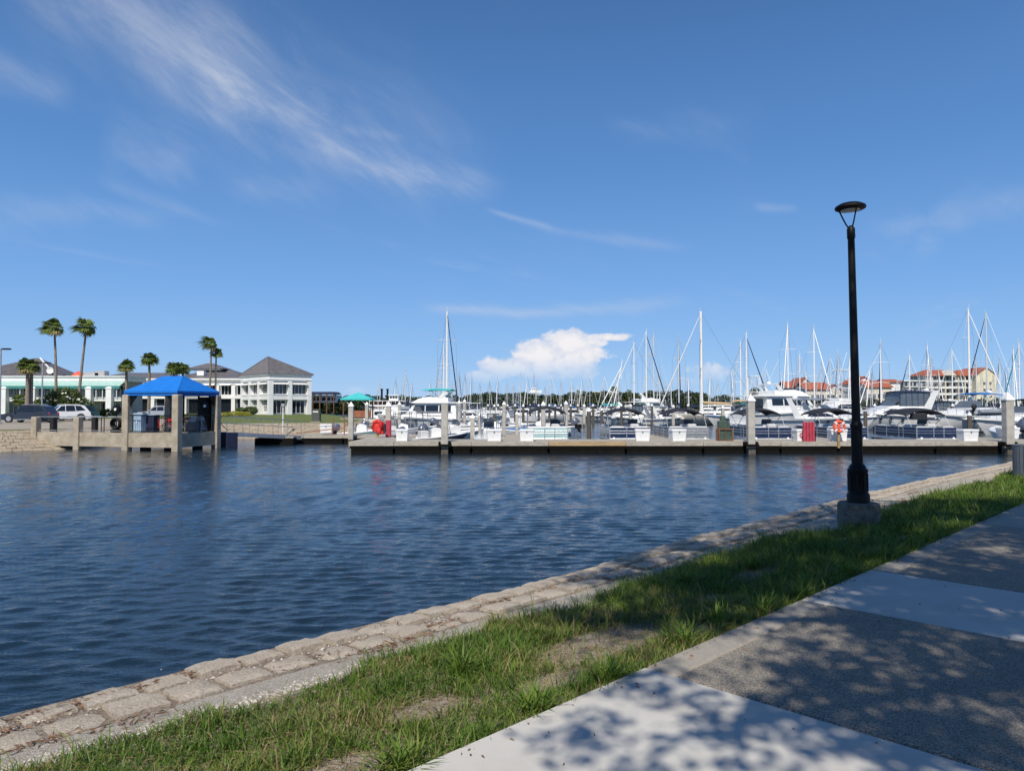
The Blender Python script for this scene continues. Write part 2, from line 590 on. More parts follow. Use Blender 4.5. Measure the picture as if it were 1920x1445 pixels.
ORANGE = mat('life_ring_orange', (0.80, 0.12, 0.06), 0.5, 0.1, 4)
TEALC = mat('teal_canvas', (0.03, 0.36, 0.34), 0.75, 0.08, 3)
TURQ = mat('turquoise_canvas', (0.06, 0.50, 0.50), 0.75, 0.08, 3)
BLUEC = mat('bright_blue_canopy_canvas', (0.002, 0.165, 0.60), 0.7, 0.06, 2)
BLUEB = mat('mid_blue_cover_canvas', (0.03, 0.16, 0.45), 0.7, 0.1, 3)
GREENC = mat('dark_green_canvas', (0.012, 0.075, 0.055), 0.8, 0.15, 3)
TANC = mat('tan_canvas', (0.50, 0.37, 0.22), 0.8, 0.12, 3)
ROOFG = mat('grey_brown_metal_roof', (0.135, 0.125, 0.13), 0.5, 0.12, 1.2)
ROOFR = mat('terracotta_roof_tile', (0.44, 0.125, 0.065), 0.8, 0.22, 2.0, 0.3, 10)
YELW = mat('pale_yellow_stucco', (0.72, 0.66, 0.48), 0.8, 0.06, 0.5)
CREAMW = mat('cream_stucco', (0.68, 0.63, 0.54), 0.8, 0.07, 0.5)
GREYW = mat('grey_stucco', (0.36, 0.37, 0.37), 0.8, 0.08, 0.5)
BRICKR = mat('brown_red_timber', (0.30, 0.11, 0.06), 0.8, 0.15, 2)
WOODB = mat('brown_stained_timber', (0.15, 0.075, 0.045), 0.8, 0.2, 4, stretch=(1, 1, 0.3))
GREENP = mat('dull_green_plastic', (0.05, 0.085, 0.065), 0.6, 0.2, 4)
GREYBIN = mat('slate_grey_slat_paint', (0.105, 0.125, 0.145), 0.5, 0.1, 5)
UTIL = mat('dark_green_grey_cabinet_paint', (0.075, 0.08, 0.07), 0.6, 0.1, 4)
CABB = mat('pale_blue_cabinet_paint', (0.36, 0.50, 0.66), 0.5, 0.08, 3)
BARK = mat('rough_tree_bark', (0.13, 0.10, 0.075), 0.9, 0.3, 6, 0.8, 30)
PALMB = mat('grey_palm_bark', (0.27, 0.22, 0.175), 0.9, 0.25, 3, 0.6, 14, stretch=(1, 1, 3))
CARG = mat('dark_blue_grey_car_paint', (0.028, 0.033, 0.045), 0.25, 0.05, 2, metal=0.2, coat=0.5)
CARW = mat('white_car_paint', (0.78, 0.78, 0.78), 0.25, 0.03, 2, coat=0.6)
CARGN = mat('dark_green_car_paint', (0.012, 0.045, 0.035), 0.22, 0.05, 2, coat=0.8)
CARS = mat('silver_car_paint', (0.45, 0.47, 0.50), 0.25, 0.03, 2, metal=0.3, coat=0.6)
LAMPG = mat('lamp_lens', (0.55, 0.56, 0.54), 0.3, 0.04, 4)
OUTB = mat('blue_grey_motor_cowl', (0.10, 0.115, 0.16), 0.3, 0.1, 4, coat=0.3)
ROPE = mat('white_rope', (0.62, 0.60, 0.55), 0.9, 0.1, 20)
STEEL = mat('galvanised_steel', (0.42, 0.44, 0.45), 0.45, 0.08, 6, metal=0.6)
YELLOWISH = mat('weathered_yellow_timber', (0.36, 0.25, 0.10), 0.85, 0.2, 5)


def ground_mat(name, stops, scale, bump, det_scale, speck=None, rough=0.9, det=0.55):
    """earth-like material: several tones mixed by two noises, optional bright and dark specks"""
    m = bpy.data.materials.new(name); m.use_nodes = True
    nt = m.node_tree; N = NX(nt); b = nt.nodes['Principled BSDF']
    tc = N.node('ShaderNodeTexCoord')
    v = tc.outputs['Object']
    n = N.noise(v, scale, 7, 0.65)
    r = N.node('ShaderNodeValToRGB')
    els = r.color_ramp.elements
    while len(els) < len(stops): els.new(0.5)
    for i, (p, c) in enumerate(stops):
        els[i].position = p; els[i].color = (*c, 1)
    nt.links.new(n, r.inputs[0])
    c = r.outputs[0]
    d = N.noise(v, det_scale, 5, 0.7)
    c = N.mix(N.mapr(d, 0.25, 0.75, 0.0, det), c, tuple(x * 0.42 for x in stops[0][1]))
    if speck:
        vo = N.node('ShaderNodeTexVoronoi'); nt.links.new(v, vo.inputs['Vector']); vo.inputs['Scale'].default_value = speck[0]
        cs = N.node('ShaderNodeSeparateColor'); nt.links.new(vo.outputs['Color'], cs.inputs[0])
        c = N.mix(N.m('MULTIPLY', N.smooth(cs.outputs[0], 0.45, 0.95), speck[3]), c, speck[1])
        c = N.mix(N.m('MULTIPLY', N.smooth(cs.outputs[1], 0.5, 0.95), speck[3]), c, speck[2])
    nt.links.new(c, b.inputs['Base Color'])
    b.inputs['Roughness'].default_value = rough
    b.inputs['Specular IOR Level'].default_value = 0.25
    bp = N.node('ShaderNodeBump'); bp.inputs['Strength'].default_value = bump; bp.inputs['Distance'].default_value = 0.02
    nt.links.new(d, bp.inputs['Height']); nt.links.new(bp.outputs[0], b.inputs['Normal'])
    return m


SOIL = ground_mat('sandy_soil', [(0.3, (0.22, 0.17, 0.12)), (0.5, (0.36, 0.29, 0.22)), (0.7, (0.48, 0.42, 0.35))], 2.2, 0.8, 45, (90, (0.55, 0.50, 0.44), (0.12, 0.08, 0.05), 0.5))
SHELL = ground_mat('crushed_shell', [(0.3, (0.36, 0.305, 0.24)), (0.5, (0.52, 0.465, 0.395)), (0.75, (0.60, 0.55, 0.48))], 3.4, 1.0, 60, (120, (0.70, 0.66, 0.59), (0.26, 0.21, 0.16), 0.5))
STONE = ground_mat('rough_coquina_block', [(0.3, (0.50, 0.415, 0.32)), (0.5, (0.61, 0.52, 0.41)), (0.72, (0.68, 0.595, 0.485))], 2.6, 1.0, 55, (140, (0.56, 0.51, 0.43), (0.2, 0.16, 0.12), 0.45), det=0.4)
JOINT = ground_mat('debris_filled_joint', [(0.3, (0.20, 0.15, 0.11)), (0.5, (0.32, 0.26, 0.20)), (0.75, (0.50, 0.44, 0.37))], 5.0, 0.9, 60, (120, (0.5, 0.45, 0.38), (0.10, 0.06, 0.04), 0.6))
BANKM = ground_mat('wet_bank', [(0.3, (0.05, 0.045, 0.035)), (0.7, (0.10, 0.09, 0.07))], 3.0, 0.8, 30)
LAWN = ground_mat('far_lawn_turf', [(0.30, (0.095, 0.135, 0.03)), (0.5, (0.15, 0.185, 0.045)), (0.72, (0.25, 0.235, 0.085))], 0.45, 0.6, 6)
PARK = ground_mat('sandy_parking_pavement', [(0.3, (0.36, 0.31, 0.24)), (0.6, (0.44, 0.39, 0.32)), (0.8, (0.50, 0.46, 0.39))], 0.5, 0.3, 12)
FARST = ground_mat('far_bank_block', [(0.3, (0.34, 0.28, 0.20)), (0.5, (0.42, 0.35, 0.26)), (0.75, (0.50, 0.43, 0.33))], 1.2, 0.6, 20)
LIGHTC = ground_mat('smooth_pale_concrete', [(0.25, (0.44, 0.42, 0.375)), (0.5, (0.535, 0.515, 0.47)), (0.75, (0.59, 0.57, 0.525))], 1.3, 0.12, 160, det=0.12)
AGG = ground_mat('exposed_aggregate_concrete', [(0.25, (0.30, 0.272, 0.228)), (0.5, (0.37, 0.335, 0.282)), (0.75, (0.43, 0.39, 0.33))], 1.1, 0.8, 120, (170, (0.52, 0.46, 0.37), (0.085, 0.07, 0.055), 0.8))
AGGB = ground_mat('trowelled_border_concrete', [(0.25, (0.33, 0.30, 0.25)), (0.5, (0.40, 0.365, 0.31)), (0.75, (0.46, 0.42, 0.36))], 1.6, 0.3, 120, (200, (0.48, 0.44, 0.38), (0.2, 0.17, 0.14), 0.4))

# soften the strong dark detail of the two pavement mixes
# ------------------------------------------------------------------ water
def build_water():
    m = bpy.data.materials.new('harbour_water'); m.use_nodes = True
    nt = m.node_tree; N = NX(nt); b = nt.nodes['Principled BSDF']
    b.inputs['Base Color'].default_value = (0.009, 0.022, 0.036, 1)
    b.inputs['Roughness'].default_value = 0.05
    b.inputs['IOR'].default_value = 1.333
    b.inputs['Specular IOR Level'].default_value = 0.5
    tc = N.node('ShaderNodeTexCoord'); v = tc.outputs['Object']
    mp = N.node('ShaderNodeMapping'); mp.inputs['Scale'].default_value = (1.8, 6.0, 1); mp.inputs['Rotation'].default_value = (0, 0, math.radians(-14))
    nt.links.new(v, mp.inputs[0])
    a = N.noise(mp.outputs[0], 3.4, 3, 0.5, 0.4)
    c = N.noise(mp.outputs[0], 9.0, 2, 0.5, 0.2)
    big = N.noise(v, 0.16, 3, 0.5, 0.2)
    h = N.m('ADD', N.m('MULTIPLY', a, 0.9), N.m('MULTIPLY', c, 0.42))
    h = N.m('MULTIPLY', h, N.mapr(big, 0.3, 0.7, 0.5, 1.3))
    bp = N.node('ShaderNodeBump'); bp.inputs['Strength'].default_value = 1.0; bp.inputs['Distance'].default_value = WAVE
    nt.links.new(h, bp.inputs['Height']); nt.links.new(bp.outputs[0], b.inputs['Normal'])
    # a finely divided fan of water in front of the bank carries real ripples, wide sheets lie beyond
    nr, na = 620, 300
    r = np.geomspace(3.5, 62.0, nr)
    az = np.radians(np.linspace(-50, 58, na))
    Rr, A = np.meshgrid(r, az, indexing='ij')
    xx, yy = Rr * np.sin(A), Rr * np.cos(A)
    zz = np.zeros_like(xx)
    g = np.random.default_rng(5)
    for i in range(54):
        lam = 0.11 * (0.46 / 0.11) ** g.random()
        th = math.radians(96) + g.normal() * 0.30
        k = 2 * PI / lam
        amp = RIPPLE * 0.72 * lam ** 0.75 * g.uniform(0.5, 1.2)
        damp = np.clip(lam * 55 / Rr, 0, 1) ** 1.0
        zz += amp * damp * np.sin(k * (xx * math.cos(th) + yy * math.sin(th)) + g.random() * 6.28 + 0.7 * np.sin(0.6 * xx + 0.45 * yy + i))
    edge = np.clip((62.0 - Rr) / 8.0, 0, 1)
    zz *= edge
    V = np.stack([xx, yy, zz + WATER], -1).reshape(-1, 3)
    idx = np.arange(nr * na).reshape(nr, na)
    Fq = np.stack([idx[:-1, :-1], idx[:-1, 1:], idx[1:, 1:], idx[1:, :-1]], -1).reshape(-1, 4)
    # the far sheet: continues from the fan's outer arc to the horizon, and to both sides
    nb = 16
    rb = np.array([62.0, 80, 120, 200, 400, 900, 2500, 5000])
    B, A2 = np.meshgrid(rb, az, indexing='ij')
    V2 = np.stack([B * np.sin(A2), B * np.cos(A2), np.full_like(B, WATER)], -1).reshape(-1, 3)
    i2 = np.arange(B.size).reshape(B.shape) + len(V)
    F2 = np.stack([i2[:-1, :-1], i2[:-1, 1:], i2[1:, 1:], i2[1:, :-1]], -1).reshape(-1, 4)
    V3 = []; F3 = []
    o = len(V) + len(V2)
    for a0, a1 in ((-180, -50), (58, 180)):
        aa = np.radians(np.linspace(a0, a1, 24))
        rr = np.array([0.05, 3.5, 62.0, 400, 5000])
        Bq, Aq = np.meshgrid(rr, aa, indexing='ij')
        V3.append(np.stack([Bq * np.sin(Aq), Bq * np.cos(Aq), np.full_like(Bq, WATER)], -1).reshape(-1, 3))
        ii = np.arange(Bq.size).reshape(Bq.shape) + o; o += Bq.size
        F3.append(np.stack([ii[:-1, :-1], ii[:-1, 1:], ii[1:, 1:], ii[1:, :-1]], -1).reshape(-1, 4))
    aa = az[[0, -1]]
    me = npmesh('water', np.concatenate([V, V2] + V3), np.concatenate([Fq, F2] + F3), m)
    me.polygons.foreach_set('use_smooth', [True] * len(me.polygons))
    w = link('water', me)
    tag(w, kind='structure')
WAVE = 0.012
RIPPLE = 0.0066
build_water()

# ------------------------------------------------------------------ near bank: ground, path, blocks
g = MB()
def drift(s):      # the water edge swings out a little past the bend
    def sm(a, b): 
        k = min(1, max(0, (s - a) / (b - a))); return k * k * (3 - 2 * k)
    return 0.25 * sm(5, 8.5) + 0.20 * sm(9, 14) - 0.22 * sm(16, 26) + 0.025 * math.sin(s * 0.35)
def bank_quad(t0, z0, t1, z1, s0=-30.0, s1=70.0, n=100):
    for i in range(n):
        a = s0 + (s1 - s0) * i / n; b = s0 + (s1 - s0) * (i + 1) / n
        k0 = 0 if t0 < 4 else 1; k1 = 0 if t1 < 4 else 1
        p = [ST(a, t0 + k0 * drift(a)), ST(b, t0 + k0 * drift(b)), ST(b, t1 + k1 * drift(b)), ST(a, t1 + k1 * drift(a))]
        g.poly([(*p[0], z0), (*p[1], z0), (*p[2], z1), (*p[3], z1)])
bank_quad(-60, -0.03, 2.7, -0.03)
bank_quad(2.7, -0.03, 3.9, -0.035)
tag(g.build('ground', SOIL), kind='structure')
g = MB()
bank_quad(3.9, -0.035, 4.18, -0.045)
tag(g.build('shell_strip', SHELL), kind='structure')
g = MB()
bank_quad(4.18, -0.046, 4.80, -0.082)
tag(g.build('joint_bed', JOINT), kind='structure')
g = MB()
bank_quad(4.80, -0.082, 4.82, -0.26)
bank_quad(4.82, -0.26, 7.2, -1.6)
tag(g.build('bank_slope', BANKM), kind='structure')

path = thing('path', None, None)
path['kind'] = 'structure'
T0, T1 = -0.9, 2.62
def slab(name, s0, s1, t0, t1, m, z=0.02):
    mb = MB()
    n = max(1, int((s1 - s0) / 0.6))
    k = 0.012
    sm, tm = (s0 + s1) / 2, (t0 + t1) / 2
    mb.bbox((0, 0, z - 0.06), (s1 - s0 - k, t1 - t0 - k * 0.5, 0.12), 0.012)
    c = ST(sm, tm)
    o = mb.build(name, m, path, loc=(c[0], c[1], 0), rz=PI / 4)
    return o
slab('slab', -9.0, -1.2, T0, T1, LIGHTC)
slab('slab', -1.2, 3.76, T0, T1, LIGHTC)
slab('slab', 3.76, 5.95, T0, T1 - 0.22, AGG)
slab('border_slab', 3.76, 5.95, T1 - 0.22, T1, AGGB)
slab('slab', 5.95, 7.50, T0, T1, LIGHTC)
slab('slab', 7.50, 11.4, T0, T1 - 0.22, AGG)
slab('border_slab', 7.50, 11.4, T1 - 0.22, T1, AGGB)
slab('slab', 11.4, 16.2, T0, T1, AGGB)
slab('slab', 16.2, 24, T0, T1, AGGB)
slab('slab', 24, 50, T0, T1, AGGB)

# coquina blocks of the bank, three courses, each block an object of its own
reve = thing('revetment', None, None)
reve['kind'] = 'structure'
BLK = []
for i in range(9):
    mb = MB()
    rr = random.Random(i + 40)
    n = 3
    w, d, h = 0.268 + rr.uniform(-0.03, 0.022), 0.258 + rr.uniform(-0.03, 0.015), 0.15
    # top as a 4x4 grid with worn, uneven height, sides dropping straight
    k = 5
    pts = []
    for a in range(k):
        for b in range(k):
            u = a / (k - 1) - 0.5; v = b / (k - 1) - 0.5
            edge = (a in (0, k - 1)) + (b in (0, k - 1))
            u2 = u * (1 if a in (0, k - 1) else 0.86 / 0.5 * 0.5)
            pts.append((u * w + rr.uniform(-.008, .008), v * d + rr.uniform(-.008, .008), rr.uniform(-0.006, 0.006) - (0.007 if edge == 1 else 0.016 if edge == 2 else 0.0)))
    fs = [(a * k + b, (a + 1) * k + b, (a + 1) * k + b + 1, a * k + b + 1) for a in range(k - 1) for b in range(k - 1)]
    ring = [a * k for a in range(k)] + [(k - 1) * k + b for b in range(1, k)] + [a * k + k - 1 for a in range(k - 2, -1, -1)] + [b for b in range(k - 2, 0, -1)]
    base = len(pts)
    for q in ring: pts.append((pts[q][0] * 1.01, pts[q][1] * 1.01, -h))
    for q in range(len(ring)):
        r2 = (q + 1) % len(ring)
        fs.append((ring[r2], ring[q], base + q, base + r2))
    mb.add(pts, fs)
    me = mb.mesh('block', STONE)
    BLK.append(me)
rr = random.Random(3)
def course(t, z, tilt, s0, s1, off, follow=1.0):
    s = s0 + off
    while s < s1:
        o = link('block', rr.choice(BLK), reve)
        tt = t + rr.uniform(-0.022, 0.022) + follow * drift(s)
        p = ST(s, tt)
        o.location = (p[0], p[1], z + rr.uniform(-0.014, 0.010))
        e = Matrix.Rotation(PI / 4 + rr.uniform(-0.035, 0.035), 4, 'Z') @ Matrix.Rotation(-tilt + rr.uniform(-0.03, 0.03), 4, 'X') @ Matrix.Rotation(rr.uniform(-0.02, 0.02), 4, 'Y')
        if rr.random() < 0.5: e = e @ Matrix.Rotation(PI, 4, 'Z')
        o.rotation_euler = e.to_euler()
        s += 0.305 + rr.uniform(-0.008, 0.012)
course(4.34, -0.030, 0.06, 0.2, 30, 0.0)
course(4.645, -0.045, 0.10, 0.0, 30, 0.15)
course(4.98, -0.27, 0.45, 0.6, 14, 0.05)
course(4.31, -0.034, 0.03, 8.6, 24, 0.07, 0.0)

# crushed shell and stones lying between blocks and grass
def scatter_bits(name, n, srange, trange, size, m, zf, kind='stuff', parent=None, flat=0.6):
    s = RNG.uniform(*srange, n) if not callable(srange) else srange(n)
    t = RNG.normal((trange[0] + trange[1]) / 2, (trange[1] - trange[0]) / 3.2, n)
    x = (s - t) * 0.70711; y = (s + t) * 0.70711
    z = zf(s, t)
    sz = size * RNG.uniform(0.4, 1.5, n) ** 1.4
    base = np.array([[-1, 0, 0], [0.5, 0.85, 0], [0.6, -0.8, 0], [0.0, 0.0, flat]])
    V = []; an = RNG.uniform(0, 6.28, n)
    ca, sa = np.cos(an), np.sin(an)
    P = np.empty((n, 4, 3))
    J = RNG.uniform(0.6, 1.3, (n, 4, 3))
    B = base[None] * J * sz[:, None, None]
    P[:, :, 0] = B[:, :, 0] * ca[:, None] - B[:, :, 1] * sa[:, None] + x[:, None]
    P[:, :, 1] = B[:, :, 0] * sa[:, None] + B[:, :, 1] * ca[:, None] + y[:, None]
    P[:, :, 2] = B[:, :, 2] + z[:, None] - 0.002
    idx = np.arange(n)[:, None, None] * 4
    Fq = (np.array([[0, 2, 3], [2, 1, 3], [1, 0, 3]])[None] + idx).reshape(-1, 3)
    o = link(name, npmesh(name, P.reshape(-1, 3), Fq, m, np.repeat(RNG.random(n), 4)), parent)
    tag(o, kind=kind)
    return o
SHELLB = leaf_mat('shell_bits', [(0.70, 0.67, 0.62), (0.55, 0.51, 0.45), (0.42, 0.36, 0.30), (0.80, 0.78, 0.74)], 0.8, 0.0)
LITTER = leaf_mat('dry_leaf_litter', [(0.17, 0.085, 0.05), (0.26, 0.15, 0.09), (0.11, 0.06, 0.04), (0.32, 0.22, 0.14)], 0.8, 0.1)
near_s = lambda n: 0.5 + 16 * RNG.random(n) ** 1.7
def slope_z(s, t): return np.where(t < 3.9, -0.036, np.where(t < 4.06, -0.033 - (t - 3.9) * 0.06, -0.045 - (t - 4.06) * 0.05))
a = scatter_bits('gravel', 26000, near_s, (3.60, 4.34), 0.0085, SHELLB, slope_z)
tag(a, 'loose crushed shell gravel along the edge of the grass strip', 'gravel')
a = scatter_bits('gravel', 450, near_s, (4.47, 4.53), 0.008, SHELLB, lambda s, t: slope_z(s, t) + 0.012)
tag(a, 'loose shell grit caught in the joint between the block courses', 'gravel')

# brown leaf litter caught in the joints between the blocks
n = 3600
cl = [(s0, t0) for s0, t0 in zip(0.4 + 15 * RNG.random(60) ** 1.5, RNG.choice([4.12, 4.19, 4.49, 4.49, 4.34, 4.65], 60))]
cc = np.array(cl)[RNG.integers(0, 60, n)]
ss = cc[:, 0] + RNG.normal(0, 0.14, n); tt = cc[:, 1] + RNG.normal(0, 0.035, n)
C = np.stack([(ss - tt) * .70711, (ss + tt) * .70711, np.where(tt < 4.06, -0.026, -0.026 - (tt - 4.06) * 0.05) + RNG.uniform(-.01, .012, n)], 1)
V, Fq = leaves_np(C, np.full(n, 0.05), 0.16, 0.85)
o = link('leaf_litter', npmesh('leaf_litter', V, Fq, LITTER, np.repeat(RNG.random(n), 4)))
tag(o, 'dry brown leaf litter caught in the joints of the bank blocks', 'leaf litter', kind='stuff')

n = 150
ss = 1.2 + 12 * RNG.random(n) ** 1.3; tt = np.where(RNG.random(n) < .55, 2.6 - np.abs(RNG.normal(0, .10, n)), RNG.uniform(0.2, 2.6, n))
C = np.stack([(ss - tt) * .70711, (ss + tt) * .70711, np.full(n, 0.026)], 1)
V, Fq = leaves_np(C, np.full(n, 0.026), 0.4, 0.93)
o = link('fallen_leaves', npmesh('fallen_leaves', V, Fq, LITTER, np.repeat(RNG.random(n), 4)))
tag(o, 'small fallen brown leaves scattered on the path slabs', 'fallen leaves', kind='stuff')

# ------------------------------------------------------------------ grass strip
GRASSM = leaf_mat('grass_blades', [(0.045, 0.098, 0.012), (0.080, 0.158, 0.018), (0.125, 0.21, 0.024), (0.18, 0.255, 0.038), (0.25, 0.215, 0.08), (0.34, 0.265, 0.13)], 0.5, 0.30)
BARE = [(4.05, 3.15, 0.66, 0.27), (6.7, 3.38, 0.5, 0.18), (5.6, 3.2, 0.25, 0.12), (3.3, 2.92, 0.30, 0.12), (2.5, 3.15, 0.25, 0.12), (9.2, 3.45, 0.5, 0.16),
        (1.8, 2.9, 0.25, 0.12), (9.8, 3.0, 0.4, 0.12), (4.9, 2.85, 0.25, 0.09)]

def edge_t(s):     # wavy water-side border of the grass
    return 3.94 + 0.09 * np.clip((s - 2.5) / 2, 0, 1) + 0.08 * np.sin(s * 0.9 + 1) + 0.08 * np.sin(s * 2.3) + 0.06 * np.sin(s * 5.1) + 0.04 * np.sin(s * 11.3 + 2) + 0.16 * np.exp(-((s - 8.0) / 1.2) ** 2) - 0.10 * np.exp(-((s - 1.0) / 1.0) ** 2) - 0.25 * np.exp(-((s - 9.6) / 1.0) ** 2) - 0.10 * np.clip((s - 14) / 10, 0, 1)

def grass(name, n, s0, s1, power, blade_h, blade_w, tuftiness, label, lo=2.58):
    s = s0 + (s1 - s0) * RNG.random(n) ** power
    # tufts: blades gather round tuft centres
    nt = max(20, int(n / 38))
    cs = s0 + (s1 - s0) * RNG.random(nt) ** power
    ct = RNG.uniform(lo, 4.05, nt)
    ch = RNG.gamma(5.0, 0.2, nt)                      # height of each tuft
    ctone = RNG.normal(0.36, 0.14, nt)
    pick = RNG.integers(0, nt, n)
    intuft = RNG.random(n) < tuftiness
    sp = 0.055 + 0.03 * RNG.random(nt)
    ang = RNG.uniform(0, 6.28, n); rad = np.abs(RNG.normal(0, 1, n)) * sp[pick]
    t = np.where(intuft, ct[pick] + rad * np.sin(ang), RNG.uniform(lo, 4.05, n))
    s = np.where(intuft, cs[pick] + rad * np.cos(ang), s)
    keep = (t < edge_t(s) + RNG.normal(0, 0.03, n)) & (t > 2.60 + 0.012 * np.sin(s * 9) - 0.015 * RNG.random(n) * intuft)
    for (bs, bt, rs, rt) in BARE:
        q = ((s - bs) / rs) ** 2 + ((t - bt) / rt) ** 2
        keep &= (q > 0.55 + 0.6 * RNG.random(n)) | (RNG.random(n) < 0.05)
    # thin patches where the turf has worn
    thin = 0.5 + 0.5 * np.sin(s * 1.7 + 2.0 * np.sin(t * 3.1)) * np.sin(t * 4.3 + s * 0.6)
    keep &= RNG.random(n) < np.where(s < 5, 0.62 + 0.38 * thin, 0.75 + 0.25 * thin)
    s, t, ang, rad, pick, intuft = s[keep], t[keep], ang[keep], rad[keep], pick[keep], intuft[keep]
    n = len(s)
    h = blade_h * RNG.gamma(6, 1 / 6.0, n) * np.where(intuft, 0.6 + 0.75 * ch[pick], 0.55)
    h *= np.clip(0.62 + 0.10 * (s - 1.0), 0.62, 1.15)
    x = (s - t) * .70711; y = (s + t) * .70711
    lean = np.where(intuft, 0.25 + 5.5 * rad, 0.5) + np.abs(RNG.normal(0, 0.25, n))
    la = np.where(intuft, ang + PI / 4 + RNG.normal(0, 0.6, n), RNG.uniform(0, 6.28, n))
    dx, dy = np.cos(la), np.sin(la)
    wa = la + PI / 2 + RNG.normal(0, 0.5, n)
    wx, wy = np.cos(wa), np.sin(wa)
    w = blade_w * RNG.uniform(0.6, 1.3, n)
    P = np.empty((n, 5, 3))
    for k, (f, wf) in enumerate(((0, 1.0), (0.55, 0.8))):
        off = lean * h * f ** 1.7
        zz = h * f * (1 - 0.22 * lean * f)
        for j, sg in enumerate((-1, 1)):
            P[:, k * 2 + j, 0] = x + dx * off + sg * wx * w * wf * 0.5
            P[:, k * 2 + j, 1] = y + dy * off + sg * wy * w * wf * 0.5
            P[:, k * 2 + j, 2] = -0.035 + zz
    off = lean * h
    P[:, 4, 0] = x + dx * off; P[:, 4, 1] = y + dy * off; P[:, 4, 2] = -0.035 + np.maximum(h * (1 - 0.35 * lean), 0.01)
    idx = np.arange(n)[:, None, None] * 5
    Fq = (np.array([[0, 1, 3], [0, 3, 2], [2, 3, 4]])[None] + idx).reshape(-1, 3)
    tone = np.where(intuft, ctone[pick] + RNG.normal(0, 0.10, n), RNG.normal(0.42, 0.2, n))
    patch = np.sin(s * 2.1 + 1.7 * np.sin(t * 4.0)) * np.sin(t * 5.2 + 1.3 * np.sin(s * 1.3)) + 0.5 * np.sin(s * 5.7 + t * 6.1)
    tone = tone + 0.10 * patch
    dry = RNG.random(n) < np.where(s < 5.6, np.clip(0.20 + 0.22 * patch, 0.03, 0.55), 0.06)
    h = np.where(dry, h * 0.8, h)
    tone = np.where(dry, RNG.uniform(0.8, 1.0, n), np.clip(tone, 0, 0.68))
    o = link(name, npmesh(name, P.reshape(-1, 3), Fq, GRASSM, np.repeat(tone, 5)))
    tag(o, label, 'grass', kind='stuff')
grass('grass', 200000, 0.2, 9.0, 1.25, 0.056, 0.0056, 0.66, 'green and straw coloured turf between the path and the shell strip')
grass('grass', 150000, 8.0, 22.0, 1.2, 0.062, 0.0092, 0.6, 'longer green turf around the lamp post footing')
grass('grass', 65000, 20.0, 46.0, 1.1, 0.085, 0.022, 0.5, 'far end of the grass strip by the slatted bin')
# dry thatch lying in the thin patches
n = 16000
ss = 0.3 + 7 * RNG.random(n) ** 1.2; tt = RNG.uniform(2.6, 3.9, n)
C = np.stack([(ss - tt) * .70711, (ss + tt) * .70711, -0.026 + 0.02 * RNG.random(n)], 1)
V, Fq = leaves_np(C, np.full(n, 0.06), 0.055, 0.8)
THATCH = leaf_mat('dry_thatch', [(0.30, 0.22, 0.13), (0.22, 0.15, 0.08), (0.38, 0.29, 0.18), (0.14, 0.13, 0.05)], 0.8, 0.1)
o = link('thatch', npmesh('thatch', V, Fq, THATCH, np.repeat(RNG.random(n), 4)))
tag(o, 'dry straw thatch lying between the grass tufts', 'thatch', kind='stuff')
# a few broad-bladed clumps that lean over the path edge
n = 1500
cs = np.array([2.0, 2.9, 3.5, 4.4, 5.0, 5.5, 6.1, 6.5, 7.2, 3.0, 1.2, 8.2, 6.9, 5.8]); ctt = np.array([2.68, 2.7, 2.66, 2.72, 2.8, 2.68, 2.66, 2.75, 2.7, 3.4, 2.8, 2.7, 3.5, 3.6])
pk = RNG.integers(0, len(cs), n)
an = RNG.uniform(0, 6.28, n); ln = RNG.uniform(0.10, 0.24, n); el = RNG.uniform(0.35, 1.25, n)
s0 = cs[pk] + RNG.normal(0, 0.04, n); t0 = ctt[pk] + np.abs(RNG.normal(0, 0.035, n))
bx, by = (s0 - t0) * .70711, (s0 + t0) * .70711
P = np.empty((n, 5, 3)); wv = np.stack([-np.sin(an), np.cos(an)], 1) * 0.005
for k, (f, wf) in enumerate(((0, 1.0), (0.55, 1.0))):
    r = ln * f * np.cos(el); zz = ln * f * np.sin(el)
    for j, sg in enumerate((-1, 1)):
        P[:, 2 * k + j, 0] = bx + np.cos(an) * r + sg * wv[:, 0] * wf
        P[:, 2 * k + j, 1] = by + np.sin(an) * r + sg * wv[:, 1] * wf
        P[:, 2 * k + j, 2] = -0.03 + zz
r = ln * (np.cos(el) + 0.12); P[:, 4, 0] = bx + np.cos(an) * r; P[:, 4, 1] = by + np.sin(an) * r; P[:, 4, 2] = np.maximum(-0.03 + ln * np.sin(el) * 0.88, 0.03)
Fq = (np.array([[0, 1, 3], [0, 3, 2], [2, 3, 4]])[None] + np.arange(n)[:, None, None] * 5).reshape(-1, 3)
o = link('grass', npmesh('grass', P.reshape(-1, 3), Fq, GRASSM, np.repeat(np.clip(RNG.normal(0.5, 0.12, n), 0, 0.68), 5)))
tag(o, 'broad bladed grass clumps leaning over the path edge', 'grass', kind='stuff')

